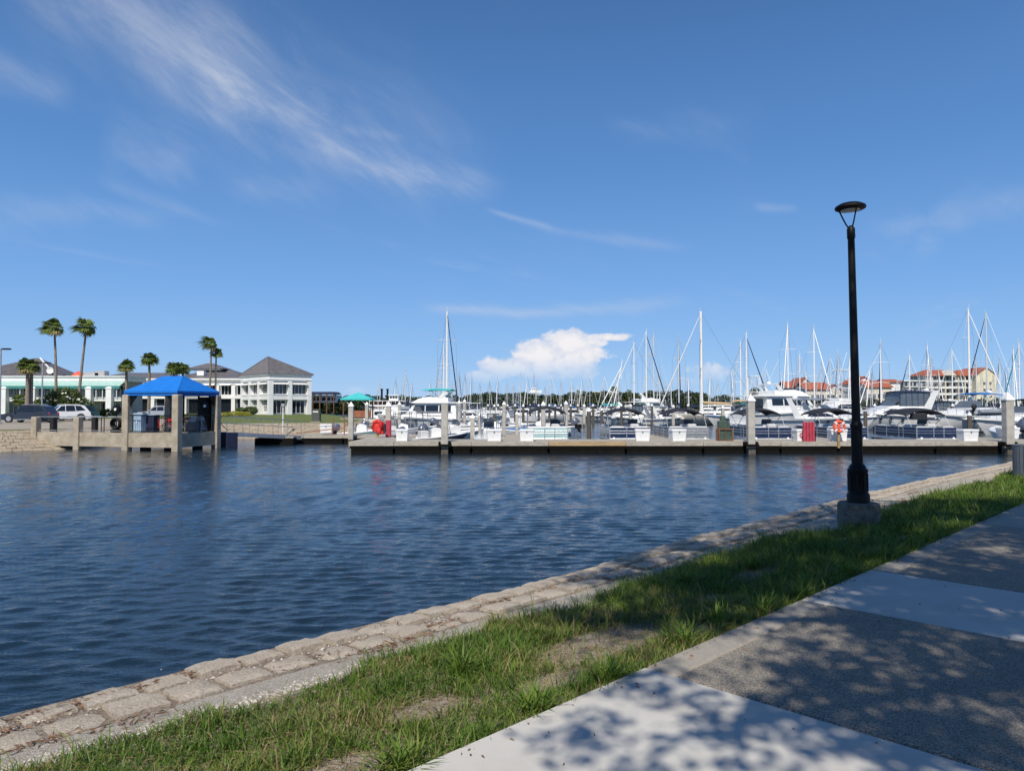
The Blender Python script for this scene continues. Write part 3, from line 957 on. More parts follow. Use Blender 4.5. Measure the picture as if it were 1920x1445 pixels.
# ------------------------------------------------------------------ lamp post on its footing
def build_lamp():
    D = 9.95
    x = X(1607, D)
    ft = thing('concrete_footing', 'stained round concrete footing under the black lamp post', 'footing', (x, D, -0.04))
    mb = MB(); mb.lathe((0, 0, 0), [(0.262, 0), (0.266, 0.10), (0.264, 0.27), (0.258, 0.325), (0.235, 0.340), (0.05, 0.342)], 28)
    mb.build('base', PED, ft, 40)
    t = thing('lamp_post', 'tall black park lamp post with a disc head and fluted base', 'lamp post', (x, D, 0.30))
    mb = MB(); mb.lathe((0, 0, 0), [(0.145, 0), (0.145, 0.10), (0.135, 0.125), (0.122, 0.14), (0.122, 0.40), (0.13, 0.415), (0.13, 0.44), (0.112, 0.455), (0.10, 0.49), (0.075, 0.52), (0.03, 0.521)], 16)
    for k in range(8):
        a = 2 * PI * k / 8
        mb.box((math.cos(a) * 0.119, math.sin(a) * 0.119, 0.27), (0.02, 0.035, 0.24), a)
    mb.build('pedestal', BLACKM, t, 35)
    mb = MB(); mb.lathe((0, 0, 0), [(0.070, 0.5), (0.066, 1.02), (0.02, 1.021)], 16)
    for k in range(8):
        a = 2 * PI * (k + .5) / 8
        mb.box((math.cos(a) * 0.0655, math.sin(a) * 0.0655, 0.76), (0.012, 0.03, 0.46), a)
    mb.build('lower_shaft', BLACKM, t, 35)
    mb = MB(); mb.lathe((0, 0, 0), [(0.076, 1.0), (0.080, 1.02), (0.080, 1.045), (0.070, 1.06), (0.064, 1.085), (0.045, 1.09)], 16)
    mb.build('collar', BLACKM, t, 35)
    top = 3.58
    mb = MB(); mb.lathe((0, 0, 0), [(0.056, 1.07), (0.044, top), (0.0, top + 0.001)], 18)
    mb.build('shaft', BLACKM, t, 35)
    mb = MB(); mb.lathe((0, 0, 0), [(0.047, top - 0.02), (0.052, top - 0.01), (0.052, top + 0.11), (0.044, top + 0.13), (0.02, top + 0.16)], 16)
    mb.box((0.05, 0, top + 0.03), (0.02, 0.03, 0.03))
    mb.build('fitter', BLACKM, t, 35)
    hz = top + 0.37
    for k in range(3):
        a = 2 * PI * k / 3 + 0.35
        pts = []
        for q in range(6):
            f = q / 5
            r = 0.030 + 0.108 * f ** 0.85
            pts.append((math.cos(a) * r, math.sin(a) * r, top + 0.13 + (hz - top - 0.13) * f))
        mb = MB(); mb.tube(pts, 0.0105, 6); mb.build('arm', BLACKM, t, 60)
    mb = MB(); mb.lathe((0, 0, hz), [(0.05, 0.0), (0.165, 0.002), (0.195, 0.018), (0.200, 0.035), (0.19, 0.055), (0.13, 0.088), (0.06, 0.105), (0.02, 0.112)], 28)
    mb.build('lamp_head', BLACKM, t, 40)
    mb = MB(); mb.lathe((0, 0, hz), [(0.01, -0.016), (0.10, -0.012), (0.125, -0.001)], 24)
    mb.build('lens', LAMPG, t, 40)
    t.rotation_euler = (0.0, math.radians(-1.05), 0.3)
build_lamp()

# slatted litter bin at the right edge
def build_bin():
    D = 16.4; x = X(1926, D)
    t = thing('litter_bin', 'grey vertical slat litter bin on the far grass', 'bin', (x, D, -0.03))
    mb = MB(); mb.lathe((0, 0, 0), [(0.25, 0.03), (0.25, 0.74), (0.2, 0.76)], 20); mb.build('liner', RUBBER, t, 40)
    mb = MB(); mb.ring((0, 0, 0.745), 0.285, 0.022, 'Z', 24, 6); mb.build('rim', GREYBIN, t, 40)
    me = MB().box((0, 0, 0.385), (0.022, 0.062, 0.71)).mesh('slat', GREYBIN)
    for k in range(24):
        a = 2 * PI * k / 24
        link('slat', me, t, (0.285 * math.cos(a), 0.285 * math.sin(a), 0), a)
build_bin()


# ------------------------------------------------------------------ shade trees standing beside and behind the viewer
OAKL = leaf_mat('oak_leaves', [(0.030, 0.060, 0.012), (0.045, 0.085, 0.018), (0.065, 0.11, 0.028)], 0.45, 0.25)
def shade_tree(name, label, base, blobs, nclump, per, seed, leaf=0.085, spread=0.30):
    rr = random.Random(seed)
    t = thing(name, label, 'tree', (base[0], base[1], -0.05))
    bl = [(b[0] - base[0], b[1] - base[1], b[2], b[3], b[4], b[5]) for b in blobs]
    mb = MB()
    top = min(b[2] for b in bl) - 1.0
    mb.tube([(0, 0, 0), (0.06, 0.02, 0.5), (0.1, 0.05, top * 0.6), (0.15, 0.1, top)], [0.34, 0.27, 0.24, 0.2], 12)
    mb.build('trunk', BARK, t, 50)
    mb = MB()
    for b in bl:
        e = Vector(b[:3])
        mb.tube([(0.12, 0.08, top - 0.15), Vector((0.12, 0.08, top)).lerp(e, 0.5) + Vector((0, 0, 0.3)), e], [0.13, 0.085, 0.04], 7)
        for k in range(7):
            d = Vector((rr.gauss(0, 1), rr.gauss(0, 1), rr.gauss(0, .6))).normalized()
            mb.tube([e - Vector((0, 0, .1)), e + Vector((d.x * b[3], d.y * b[4], d.z * b[5])) * 0.5 + Vector((0, 0, .12)), e + Vector((d.x * b[3], d.y * b[4], d.z * b[5])) * 0.92], [0.035, 0.022, 0.008], 5)
    mb.build('limbs', BARK, t, 50)
    cp = cloud_points(bl, nclump)[0]
    C = np.repeat(cp, per, 0) + RNG.normal(0, spread * 0.5, (nclump * per, 3)) * np.array([1, 1, 0.55])
    V, Fq = leaves_np(C, np.full(len(C), leaf), 0.45)
    link('crown', npmesh('crown', V, Fq, OAKL, np.repeat(RNG.random(len(C)), 4)), t)
def crown_blobs(targets):
    """crown masses placed up the sun's ray from the ground they shade"""
    out = []
    for (x, y, z, rx, ry, rz) in targets:
        out.append((x + SUN_DIR.x / SUN_DIR.z * z, y + SUN_DIR.y / SUN_DIR.z * z, z, rx, ry, rz))
    return out
TREE_A = crown_blobs([(1.1, 3.75, 6.0, 0.9, 0.5, 0.5), (2.5, 4.2, 6.2, 1.1, 0.9, 0.7), (3.6, 5.3, 6.8, 1.3, 1.1, 0.9), (2.6, 6.3, 7.2, 1.3, 1.0, 0.8), (1.0, 5.6, 7.0, 0.8, 0.7, 0.5),
    (1.7, 7.4, 7.8, 1.2, 0.9, 0.7), (4.2, 7.6, 7.6, 1.4, 1.2, 0.9), (3.1, 8.9, 8.4, 1.4, 0.9, 0.8), (5.3, 6.2, 7.0, 1.4, 1.2, 0.9)])
TREE_B = crown_blobs([(5.6, 9.5, 8.2, 1.5, 1.0, 0.9), (4.0, 10.6, 8.8, 1.3, 0.8, 0.7), (7.4, 9.2, 8.0, 1.6, 1.2, 1.0), (6.4, 11.4, 9.0, 1.5, 0.9, 0.8), (8.6, 11.2, 8.8, 1.7, 1.1, 1.0), (10.4, 10.4, 8.4, 1.8, 1.5, 1.1), (6.6, 7.4, 7.2, 1.4, 1.2, 0.9), (4.7, 10.2, 8.0, .9, .7, .7), (5.0, 11.9, 8.8, .8, .7, .7), (5.3, 13.3, 9.2, .8, .7, .7)])
shade_tree('oak_tree', 'spreading oak beside the path whose crown shades the slabs', (4.6, 0.4), TREE_A, 620, 64, 1, 0.115)
shade_tree('oak_tree', 'second oak farther along the path shading the lamp post', (10.4, 4.0), TREE_B, 760, 64, 2, 0.115)

# ------------------------------------------------------------------ far bank: land, revetment, parking
SHORE = [(-70, 22), (-48, 30), (-34, 38.2), (-28.6, 40.9), (-26.4, 43.4), (-24.6, 48), (-23.4, 54), (-20.5, 57.4), (-16, 58.4), (-11.9, 60), (-11.0, 64), (-11.6, 72), (-14, 86), (-20, 104), (-27, 125), (-36, 150), (-60, 190), (-120, 230)]
INLAND = []
for i, p in enumerate(SHORE):
    a = Vector(SHORE[max(0, i - 1)]); b = Vector(SHORE[min(len(SHORE) - 1, i + 1)])
    d = (b - a).normalized(); nrm = Vector((-d.y, d.x))
    INLAND.append((p[0] + nrm.x * 3.5, p[1] + nrm.y * 3.5))
mb = MB()
pts = INLAND + [(-400, 230), (-400, 20)]
mb.poly([(x, y, 0.03) for x, y in pts])
tag(mb.build('far_lawn', LAWN), kind='structure')
mb = MB(); mb.poly([(-200, 46.5, 0.04), (-33.5, 46.8, 0.04), (-30.0, 50, 0.04), (-29.0, 60, 0.04), (-31, 72, 0.04), (-36, 86, 0.04), (-60, 88, 0.04), (-200, 88, 0.04)])
tag(mb.build('parking_lot', PARK), kind='structure')
mb = MB(); mb.poly([(-29.5, 50.2, 0.046), (-27.0, 57.5, 0.046), (-21, 61.6, 0.046), (-13.8, 63.9, 0.046), (-14.4, 66.2, 0.046), (-22, 64.6, 0.046), (-30, 63.0, 0.046)])
tag(mb.build('sandy_path', PARK), kind='structure')
fr = thing('far_revetment', None, None); fr['kind'] = 'structure'
mb = MB()
for i in range(len(SHORE) - 1):
    a, b = SHORE[i], SHORE[i + 1]; c, d = INLAND[i + 1], INLAND[i]
    mb.poly([(a[0], a[1], -1.25), (b[0], b[1], -1.25), (c[0], c[1], 0.03), (d[0], d[1], 0.03)])
mb.build('slope', FARST, fr)
mb = MB()
rr = random.Random(8)
for i in range(1, 10):
    a, b = Vector(SHORE[i]), Vector(SHORE[i + 1]); ia, ib = Vector(INLAND[i]), Vector(INLAND[i + 1])
    n = max(1, int((b - a).length / 0.55))
    for r in range(8):
        for k in range(n):
            f0 = (k + 0.06 + 0.5 * (r % 2)) / n; f1 = (k + 0.94 + 0.5 * (r % 2)) / n
            g0, g1 = (r + 0.07) / 8, (r + 0.93) / 8
            def P(f, g_, up):
                p = a.lerp(b, f).lerp(ia.lerp(ib, f), g_)
                return (p.x, p.y, -1.25 + 1.28 * g_ + up)
            h = 0.05 + rr.uniform(0, 0.05)
            v = [P(f0, g0, 0), P(f1, g0, 0), P(f1, g1, 0), P(f0, g1, 0), P(f0, g0, h), P(f1, g0, h), P(f1, g1, h), P(f0, g1, h)]
            mb.add(v, [(4, 5, 6, 7), (0, 1, 5, 4), (1, 2, 6, 5), (2, 3, 7, 6), (3, 0, 4, 7)])
tag(mb.build('block_courses', FARST, fr), kind='stuff')

# ------------------------------------------------------------------ hall with the pyramid roof (right) and its wing
def window_unit(par, w, h, loc, rz, nx=3, ny=1, name='window', frame=WPAINT, glass=GLASS):
    """glazing set back in its frame; local x along the wall, -y out of the wall"""
    fmb = MB()
    t = 0.07
    fmb.box((0, 0, h / 2 - t / 2), (w, 0.10, t)); fmb.box((0, 0, -h / 2 + t / 2), (w, 0.10, t))
    for k in range(nx + 1):
        fmb.box((-w / 2 + t / 2 + (w - t) * k / nx, 0, 0), (t if k in (0, nx) else 0.05, 0.092, h - 2 * t))
    for k in range(1, ny):
        fmb.box((0, 0, -h / 2 + h * k / ny), (w - 2 * t, 0.08, 0.05))
    o = fmb.build(name, frame, par, loc=loc, rz=rz)
    MB().box((0, 0.03, 0), (w - 0.02, 0.02, h - 0.02)).build('pane', glass, o)
    return o

def build_hall():
    cx, cy = X(505, 125), 125.0
    ang = math.atan2(0.66, 0.75)
    r = Vector((math.cos(ang), math.sin(ang))); l = Vector((-r.y, r.x))
    t = thing('hall_building', 'white two storey hall with grey pyramid roof beside the lawn', 'building', (cx, cy, 0), ang)
    W, Dp, H = 7.6, 12.5, 7.0         # along r (x), along l (y)
    # local x runs along the right face, local y along the left face; the corner is the origin
    mb = MB()
    mb.box((W / 2 + 0.25, Dp / 2 + 0.25, H / 2), (W - 0.9, Dp - 0.9, H))
    mb.build('wall', WPAINT, t)
    mb = MB()
    mb.box((W / 2, Dp / 2, H - 0.62), (W + 0.1, Dp + 0.1, 1.24))
    mb.box((W / 2, Dp / 2, H - 0.10), (W + 0.5, Dp + 0.5, 0.20))
    mb.box((W / 2, Dp / 2, H - 0.95), (W + 0.3, Dp + 0.3, 0.10))
    mb.build('parapet', WPAINT, t)
    mb = MB(); mb.box((W / 2, Dp / 2, 3.05), (W + 0.06, Dp + 0.06, 0.9)); mb.box((W / 2, Dp / 2, 3.45), (W + 0.2, Dp + 0.2, 0.14)); mb.build('floor_band', WPAINT, t)
    me = MB().box((0, 0, H / 2 - 0.6), (0.75, 0.75, H - 1.2)).mesh('column', WPAINT)
    for (x, y) in ((0.30, 0.30), (W / 2 - 0.1, 0.28), (W - 0.3, 0.30), (0.28, 4.6), (0.28, 8.6), (0.28, Dp - 0.3)):
        link('column', me, t, (x, y, 0))
    # right face (y = 0.7 plane): two bays; left face (x = 0.7 plane): three bays
    for x in (1.95, 5.5):
        window_unit(t, 2.75, 2.2, (x, 0.60, 4.65), 0, 4, 1)
        window_unit(t, 2.4, 2.3, (x, 0.62, 1.35), 0, 3, 1)
    for y in (2.45, 6.6, 10.5):
        window_unit(t, 3.2, 2.2, (0.60, y, 4.65), -PI / 2, 4, 1)
        window_unit(t, 2.6, 1.7, (0.60, y, 1.75), -PI / 2, 5, 3)
    # white sloped hoods over the upper windows
    for x in (1.95, 5.5):
        MB().prism([(0.70, 5.78), (-0.35, 5.30), (-0.35, 5.22), (0.70, 5.70)], 2.7).build('hood', WPAINT, t, loc=(x, 0, 0))
    for y in (2.45, 6.6, 10.5):
        o = MB().prism([(0.70, 5.78), (-0.35, 5.30), (-0.35, 5.22), (0.70, 5.70)], 3.3).build('hood', WPAINT, t, loc=(0, y, 0), rz=-PI / 2)
    mb = MB()
    e = 0.35; a = (W / 2 - 1.9, Dp / 2 - 1.2, H + 3.15); b = (W / 2 - 1.9, Dp / 2 - 0.9, H + 3.15)
    c = [(-e, -e, H), (W + e, -e, H), (W + e, Dp + e, H), (-e, Dp + e, H)]
    mb.add(c + [a, b], [(0, 1, 4), (1, 2, 5, 4), (2, 3, 5), (3, 0, 4, 5), (0, 3, 2, 1)])
    rf = mb.build('roof', ROOFG, t)
    sm = MB()
    def hit(v, lo_, a_, b_, hi_):
        return (v - lo_) / (a_ - lo_) if v < a_ else (hi_ - v) / (hi_ - b_) if v > b_ else 1.0
    for k in range(1, 26):
        y = -e + (Dp + 2 * e) * k / 26; m = hit(y, -e, a[1], b[1], Dp + e)
        sm.cyl((-e, y, H + .03), (-e + (a[0] + e) * m, y, H + 3.15 * m + .03), 0.03, n=4)
    for k in range(1, 16):
        x = -e + (W + 2 * e) * k / 16; m = hit(x, -e, a[0], a[0], W + e)
        sm.cyl((x, -e, H + .03), (x, -e + (a[1] + e) * m, H + 3.15 * m + .03), 0.03, n=4)
    sm.build('seam', ROOFG, rf)
    for (p, q) in ((c[0], a), (c[1], a), (c[3], b)):
        MB().cyl(Vector(p) + Vector((0, 0, .04)), Vector(q) + Vector((0, 0, .04)), 0.09, n=5).build('ridge_cap', ROOFG, rf)
    # wing running left behind the blue canopy
    w = thing('hall_wing', 'long white wing with dark ground floor openings behind the blue canopy', 'building', (0, 0, 0))
    x0, x1, y0 = X(196, 137), X(468, 137), 137.0
    H2 = 6.6
    mb = MB(); mb.box(((x0 + x1) / 2, y0 + 6, H2 / 2), (x1 - x0, 11, H2)); mb.build('wall', WPAINT, w)
    mb = MB(); mb.box(((x0 + x1) / 2, y0 + 5.9, H2 - 0.1), (x1 - x0 + .3, 12.3, 0.28)); mb.box(((x0 + x1) / 2, y0 + 5.95, H2 - 1.0), (x1 - x0 + .1, 11.6, 0.12)); mb.build('cornice', WPAINT, w)
    mb = MB(); mb.box(((x0 + x1) / 2, y0 + 0.2, 3.15), (x1 - x0, 0.9, 0.55)); mb.build('floor_band', WPAINT, w)
    n = 9
    step = (x1 - x0) / n
    me = MB().box((0, 0, 2.7), (0.7, 0.7, 5.4)).mesh('column', WPAINT)
    for k in range(n + 1):
        link('column', me, w, (x0 + step * k, y0 + 0.15, 0))
    for k in range(n):
        xx = x0 + step * (k + 0.5)
        window_unit(w, step - 1.0, 1.9, (xx, y0 + 0.46, 4.5), 0, 3)
        MB().box((xx, y0 + 0.48, 1.45), (step - 1.1, 0.06, 2.7)).build('dark_opening', GLASS, w)
        MB().prism([(y0 + 0.5, 5.78), (y0 - 0.5, 5.4), (y0 - 0.5, 5.32), (y0 + 0.5, 5.70)], step - 0.9).build('hood', WPAINT, w, loc=(xx, 0, 0))
    def hip(xa, xb, ya, yb, z, h, rid):
        mb = MB()
        mx, my = (xa + xb) / 2, (ya + yb) / 2
        v = [(xa, ya, z), (xb, ya, z), (xb, yb, z), (xa, yb, z), (mx - rid, my, z + h), (mx + rid, my, z + h)]
        mb.add(v, [(0, 1, 5, 4), (1, 2, 5), (2, 3, 4, 5), (3, 0, 4), (0, 3, 2, 1)])
        return mb.build('roof', ROOFG, w)
    hip(X(330, 140), X(466, 140), 138, 150, H2 + 0.1, 1.9, 2.2)
    mb = MB(); mb.box((X(392, 144), 144, H2 + 1.95), (5.6, 3.6, 0.34)); mb.build('lantern_base', WPAINT, w)
    hip(X(358, 144), X(428, 144), 141.6, 146.4, H2 + 2.1, 1.15, 0.6)
    hip(X(180, 140), X(330, 140), 138, 150, H2 + 0.1, 1.3, 4.2)
    MB().box((X(378, 140), 139.8, H2 + 1.1), (1.3, 1.0, 0.9)).build('dormer', WPAINT, w)
build_hall()

VAL = mat('dark_teal_valance', (0.045, 0.22, 0.21), 0.75, 0.08, 3)
AWN = mat('sunlit_tint_teal_canvas', (0.36, 0.54, 0.49), 0.75, 0.08, 3)  # teal awning slope painted paler: sunlight from above put into its colour
def build_terrace():
    """long two storey building with teal awning at the left"""
    D = 110.0
    x0, x1 = X(-90, D), X(229, D)
    t = thing('terrace_building', 'white two storey building with long teal awning and grey hip roof', 'building', (0, D, 0))
    H = 5.95
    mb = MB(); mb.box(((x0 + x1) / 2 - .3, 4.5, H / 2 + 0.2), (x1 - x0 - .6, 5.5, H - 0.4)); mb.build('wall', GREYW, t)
    mb = MB(); mb.box(((x0 + x1) / 2, 3.9, H - 0.35), (x1 - x0, 6.4, 0.7)); mb.box(((x0 + x1) / 2, 3.9, H + 0.02), (x1 - x0 + .3, 6.8, 0.14)); mb.build('parapet', WPAINT, t)
    mb = MB(); mb.box(((x0 + x1) / 2, 1.0, 2.5), (x1 - x0, 2.6, 0.5)); mb.box(((x0 + x1) / 2, 1.0, 2.72), (x1 - x0 + .1, 2.8, 0.10)); mb.build('floor_band', WPAINT, t)
    mb = MB(); mb.box(((x0 + x1) / 2, -0.77, H - 1.66), (x1 - x0, 0.05, 0.42)); mb.build('valance', VAL, t)
    mb = MB(); mb.prism([(0.75, H - 0.72), (-0.74, H - 1.43), (-0.74, H - 1.49), (0.75, H - 0.80)], x1 - x0)
    mb.build('awning', AWN, t, loc=((x0 + x1) / 2, 0, 0))
    n = 11
    step = (x1 - x0) / n
    for k in range(n):
        xx = x0 + step * (k + .5)
        window_unit(t, step - 0.5, 1.7, (xx, 1.70, 3.75), 0, 4, 1)
        window_unit(t, step * 0.62, 1.9, (xx, 1.72, 1.15), 0, 2, 1)
    mb = MB()
    mb.box(((x0 + x1) / 2, -0.2, 3.62), (x1 - x0, 0.05, 0.05)); mb.box(((x0 + x1) / 2, -0.2, 2.85), (x1 - x0, 0.04, 0.04))
    k = x0
    while k < x1:
        mb.box((k, -0.2, 3.2), (0.03, 0.03, 0.84)); k += 0.28
    tag(mb.build('balcony_railing', STEEL, t), kind='stuff')
    for px in (14, 68, 172, 210):
        c = MB(); c.box((0, 0, 2.05), (0.80, 0.80, 4.1)); c.box((0, 0, 4.12), (0.95, 0.95, 0.14)); c.box((0, 0, 4.36), (0.95, 0.95, 0.34), top=0.08); c.box((0, 0, 0.2), (0.95, 0.95, 0.4))
        c.build('column', WPAINT, t, loc=(X(px, D), -0.6, 0))
    for px in (3, 42, 56, 84, 100, 122, 140, 184, 196, 222):
        MB().cyl((0, 0, 2.75), (0, 0, H - 1.5), 0.06, n=6).build('awning_post', WPAINT, t, loc=(X(px, D), -0.55, 0))
    # big hip roof at the far left
    xa, xb = X(-95, D), X(98, D); z = H + 0.05
    mx = X(27, D)
    mb = MB(); mb.add([(xa, 0.9, z), (xb, 0.9, z), (xb, 9, z), (xa, 9, z), (mx - 0.8, 5.5, z + 3.0), (mx + 0.2, 5.5, z + 3.0)], [(0, 1, 5, 4), (1, 2, 5), (2, 3, 4, 5), (3, 0, 4), (0, 3, 2, 1)])
    rf = mb.build('roof', ROOFG, t)
    sm = MB()
    A = Vector((xa, 0.9, z)); B = Vector((xb, 0.9, z)); P = Vector((mx - 0.8, 5.5, z + 3.0)); Q = Vector((mx + 0.2, 5.5, z + 3.0))
    nn = 34
    for k in range(1, nn):
        x = xa + (xb - xa) * k / nn
        if x < P.x: m = (x - A.x) / (P.x - A.x)
        elif x > Q.x: m = (B.x - x) / (B.x - Q.x)
        else: m = 1
        sm.cyl((x, 0.9, z + 0.03), (x, 0.9 + 4.6 * m, z + 3.0 * m + 0.03), 0.04, n=4)
    sm.build('seam', ROOFG, rf)
    MB().cyl(B + Vector((0, 0, .05)), Q + Vector((0, 0, .05)), 0.11, n=5).build('ridge_cap', WPAINT, rf)
    for px, w, h in ((176, 2.6, 0.7), (190, 1.6, 0.9), (118, 1.8, 0.3), (130, 1.6, 0.3)):
        c = MB(); c.bbox((0, 0, h / 2), (w, 1.4, h), 0.04); c.box((0, -0.72, h * .5), (w * .8, 0.03, h * .6))
        tag(c.build('rooftop_unit', GREYW if h > .5 else GREENP, None, loc=(X(px, D + 4), D + 4, H + 0.09)), 'grey air conditioning box on the flat roof ' + {176: 'beside the small pale tank', 190: 'left of the fan palm', 118: 'just right of the tall palms', 130: 'next to the orange dome'}[px] , 'rooftop unit', 'rooftop units on the terrace building')
    d = thing('satellite_dish', 'white satellite dish on the terrace building roof edge', 'satellite dish', (X(93, D + 1), D + 1.2, H + 0.09))
    MB().cyl((0, 0, 0), (0, 0, 0.6), 0.04, n=6).build('mast', STEEL, d)
    MB().lathe((0, 0, 0), [(0.02, 0.0), (0.30, -0.05), (0.52, -0.16), (0.53, -0.15), (0.30, -0.02), (0.02, 0.03)], 14, 'Y').build('dish', WPAINT, d, 40, loc=(0, -0.08, 0.85))
    o = MB().lathe((0, 0, 0), [(1.15, 0.0), (1.12, 0.14), (0.75, 0.5), (0.35, 0.78), (0.03, 0.86)], 14).build('roof_dome', ORANGE, None, 40, loc=(X(148, D + 4), D + 4, H + 0.09))
    tag(o, 'orange tent shaped cover on the terrace building roof', 'roof cover')
build_terrace()

# dark covered dock and boats behind the right end of the hall
def build_shed():
    D = 150; t = thing('boat_shed', 'low open shed with dark roof beyond the hall', 'shed', (X(600, D), D, 0))
    MB().box((0, 0, 4.1), (7.6, 6, 0.5), top=0.86).build('roof', NAVYC, t)
    MB().box((0.5, 1, 2.9), (6.4, 4, 1.5)).build('wall', WPAINT, t)
    me = MB().box((0, 0, 0), (0.7, 0.05, 0.6)).mesh('window', GLASS)
    for k in range(6): link('window', me, t, (-2.0 + k * 1.0, -1.03, 2.9))
    me = MB().box((0, 0, 1.9), (0.18, 0.18, 3.8)).mesh('post', WOODB)
    for k in range(6): link('post', me, t, (-3.5 + k * 1.4, -2.8, 0))
build_shed()
def util_box():
    D = 70; t = thing('utility_cabinet', 'dark green grey utility cabinet standing on the lawn edge', 'utility cabinet', (X(593.5, D), D, 0.03))
    MB().bbox((0, 0, 0.56), (0.76, 0.6, 1.12), 0.03).build('body', UTIL, t)
    MB().box((0, 0, 0.0), (0.95, 0.8, 0.12)).build('plinth', CONC, t)
    MB().bbox((0, 0, 1.17), (0.80, 0.64, 0.1), 0.03).build('lid', UTIL, t)
    MB().box((0.0, -0.32, 0.98), (0.5, 0.02, 0.12)).build('label_plate', WHITE, t)
util_box()

# teal gazebo on the shore
def build_gazebo():
    D = 85; t = thing('gazebo', 'open gazebo with turquoise pyramid roof on the shore', 'gazebo', (X(672, D), D, 0.03))
    w = 1.7; h = Z(748, D)
    mb = MB(); mb.add([(-w, -w, h), (w, -w, h), (w, w, h), (-w, w, h), (0, 0, h + 0.75), (-w, -w, h - .16), (w, -w, h - .16), (w, w, h - .16), (-w, w, h - .16)],
                      [(0, 1, 4), (1, 2, 4), (2, 3, 4), (3, 0, 4), (5, 6, 1, 0), (6, 7, 2, 1), (7, 8, 3, 2), (8, 5, 0, 3)])
    mb.build('roof', TURQ, t)
    me = MB().box((0, 0, (h - .1) / 2), (0.14, 0.14, h - .1)).mesh('post', WOODB)
    for sx in (-1, 1):
        for sy in (-1, 1): link('post', me, t, (sx * 1.4, sy * 1.4, 0))
    me = MB().cyl((0, 0, 0), (0.75, 0, -0.75), 0.04, n=5).mesh('brace', WHITE)
    link('brace', me, t, (0.55, -1.4, h - .1)); link('brace', me, t, (-1.2, -1.45, h - 0.2))
    MB().box((0.75, -1.3, 0.62), (2.0, 0.08, 0.75)).build('side_panel', BRICKR, t)
    MB().box((0, 0, 0.06), (3.4, 3.4, 0.1)).build('deck', DECKW, t)
build_gazebo()

# ------------------------------------------------------------------ palms, bushes
PALML = leaf_mat('palm_fronds', [(0.075, 0.115, 0.026), (0.135, 0.19, 0.045), (0.21, 0.255, 0.075), (0.31, 0.25, 0.12)], 0.45, 0.2)
BUSHL = leaf_mat('bush_leaves', [(0.040, 0.070, 0.014), (0.075, 0.115, 0.024), (0.13, 0.165, 0.045)], 0.45, 0.2)
FARL = leaf_mat('far_tree_leaves', [(0.030, 0.048, 0.018), (0.045, 0.068, 0.022), (0.075, 0.088, 0.035)], 0.6, 0.15)

def palm_crown(R, nf, seed, drop=0.4, wind=0.0):
    g = np.random.default_rng(seed)
    V = []; Fs = []; T = []
    for i in range(nf):
        a = g.uniform(0, 2 * PI); e = math.asin(g.uniform(-0.62, 0.98))
        L = R * g.uniform(0.75, 1.05)
        dead = e < -0.35 and g.random() < 0.5
        tone = g.uniform(0.05, 0.6) if not dead else g.uniform(0.8, 1.0)
        dirv = np.array([math.cos(a) * math.cos(e), math.sin(a) * math.cos(e), math.sin(e)])
        dirv[0] -= wind * 0.5
        side = np.cross(dirv, [0, 0, 1]); side /= max(1e-6, np.linalg.norm(side))
        up = np.cross(side, dirv)
        pet = dirv * L * 0.36
        # fan of pointed leaflets with drooping tips
        nl = 11
        for k in range(nl):
            th = (k / (nl - 1) - 0.5) * 2.5 + g.normal(0, 0.05)
            ld = dirv * math.cos(th) + side * math.sin(th) + up * 0.12
            l = L * 0.64 * (1 - 0.25 * abs(th) / 1.25)
            w = np.cross(ld, up); w /= max(1e-6, np.linalg.norm(w)); w = w * R * 0.055
            m = pet + ld * l * 0.6
            tip = pet + ld * l + np.array([-wind * l * 0.35, 0, -l * drop])
            o = len(V)
            V += [pet - w * 0.4, m - w, tip, m + w]; Fs.append((o, o + 1, o + 2, o + 3)); T += [tone] * 4
        o = len(V)
        w = side * R * 0.02
        V += [np.zeros(3) - w, np.zeros(3) + w, pet + w, pet - w]; Fs.append((o, o + 1, o + 2, o + 3)); T += [tone] * 4
    return npmesh('crown', np.array(V), np.array(Fs), PALML, np.array(T))

def palm(px, base_py, top_py, D, R, label, lean=0.0, seed=0, r0=0.2, nf=26, z0=0.03, wind=0.0, group='palms around the hall'):
    x = X(px, D); zt = Z(top_py, D)
    t = thing('palm_tree', label, 'palm tree', (x, D, z0), 0, group)
    h = zt - z0 - R * 0.45
    pts = []; rad = []
    for k in range(7):
        f = k / 6
        pts.append((lean * f ** 1.6, 0.1 * math.sin(f * 3), h * f)); rad.append(r0 * (1.25 - 0.55 * f) if k else r0 * 1.5)
    MB().tube(pts, rad, 8).build('trunk', PALMB, t, 60)
    mb = MB(); mb.lathe((pts[-1][0], pts[-1][1], h), [(r0 * 0.8, -R * 0.28), (r0 * 1.5, -R * 0.1), (r0 * 1.2, 0.05)], 8); mb.build('frond_boot', PALMB, t, 60)
    link('crown', palm_crown(R, int(nf * 1.7), seed, wind=wind), t, (pts[-1][0], pts[-1][1], h))
    return t
palm(105, 772, 603, 90, 1.75, 'tall thin palm, left one of the pair above the flowering bush', -0.35, 1, 0.16, 34, wind=0.5)
palm(146, 772, 600, 90, 1.75, 'tall thin palm with orange dome behind its leaning trunk', 0.95, 2, 0.16, 32, wind=0.6)
palm(50.5, 770, 676, 78, 1.35, 'thick twin trunk palm in front of the hip roof, left trunk', 0.0, 3, 0.22, 36)
palm(56.5, 770, 679, 78.4, 1.15, 'thick twin trunk palm in front of the hip roof, right trunk', 0.1, 4, 0.20, 28)
palm(236, 772, 678, 92, 1.35, 'short palm with yellow green fan fronds left of the blue canopy', 0, 5, 0.2, 34)
palm(279, 772, 666, 100, 1.55, 'dark rounded palm rising behind the blue canopy left slope', 0, 6, 0.2, 40)
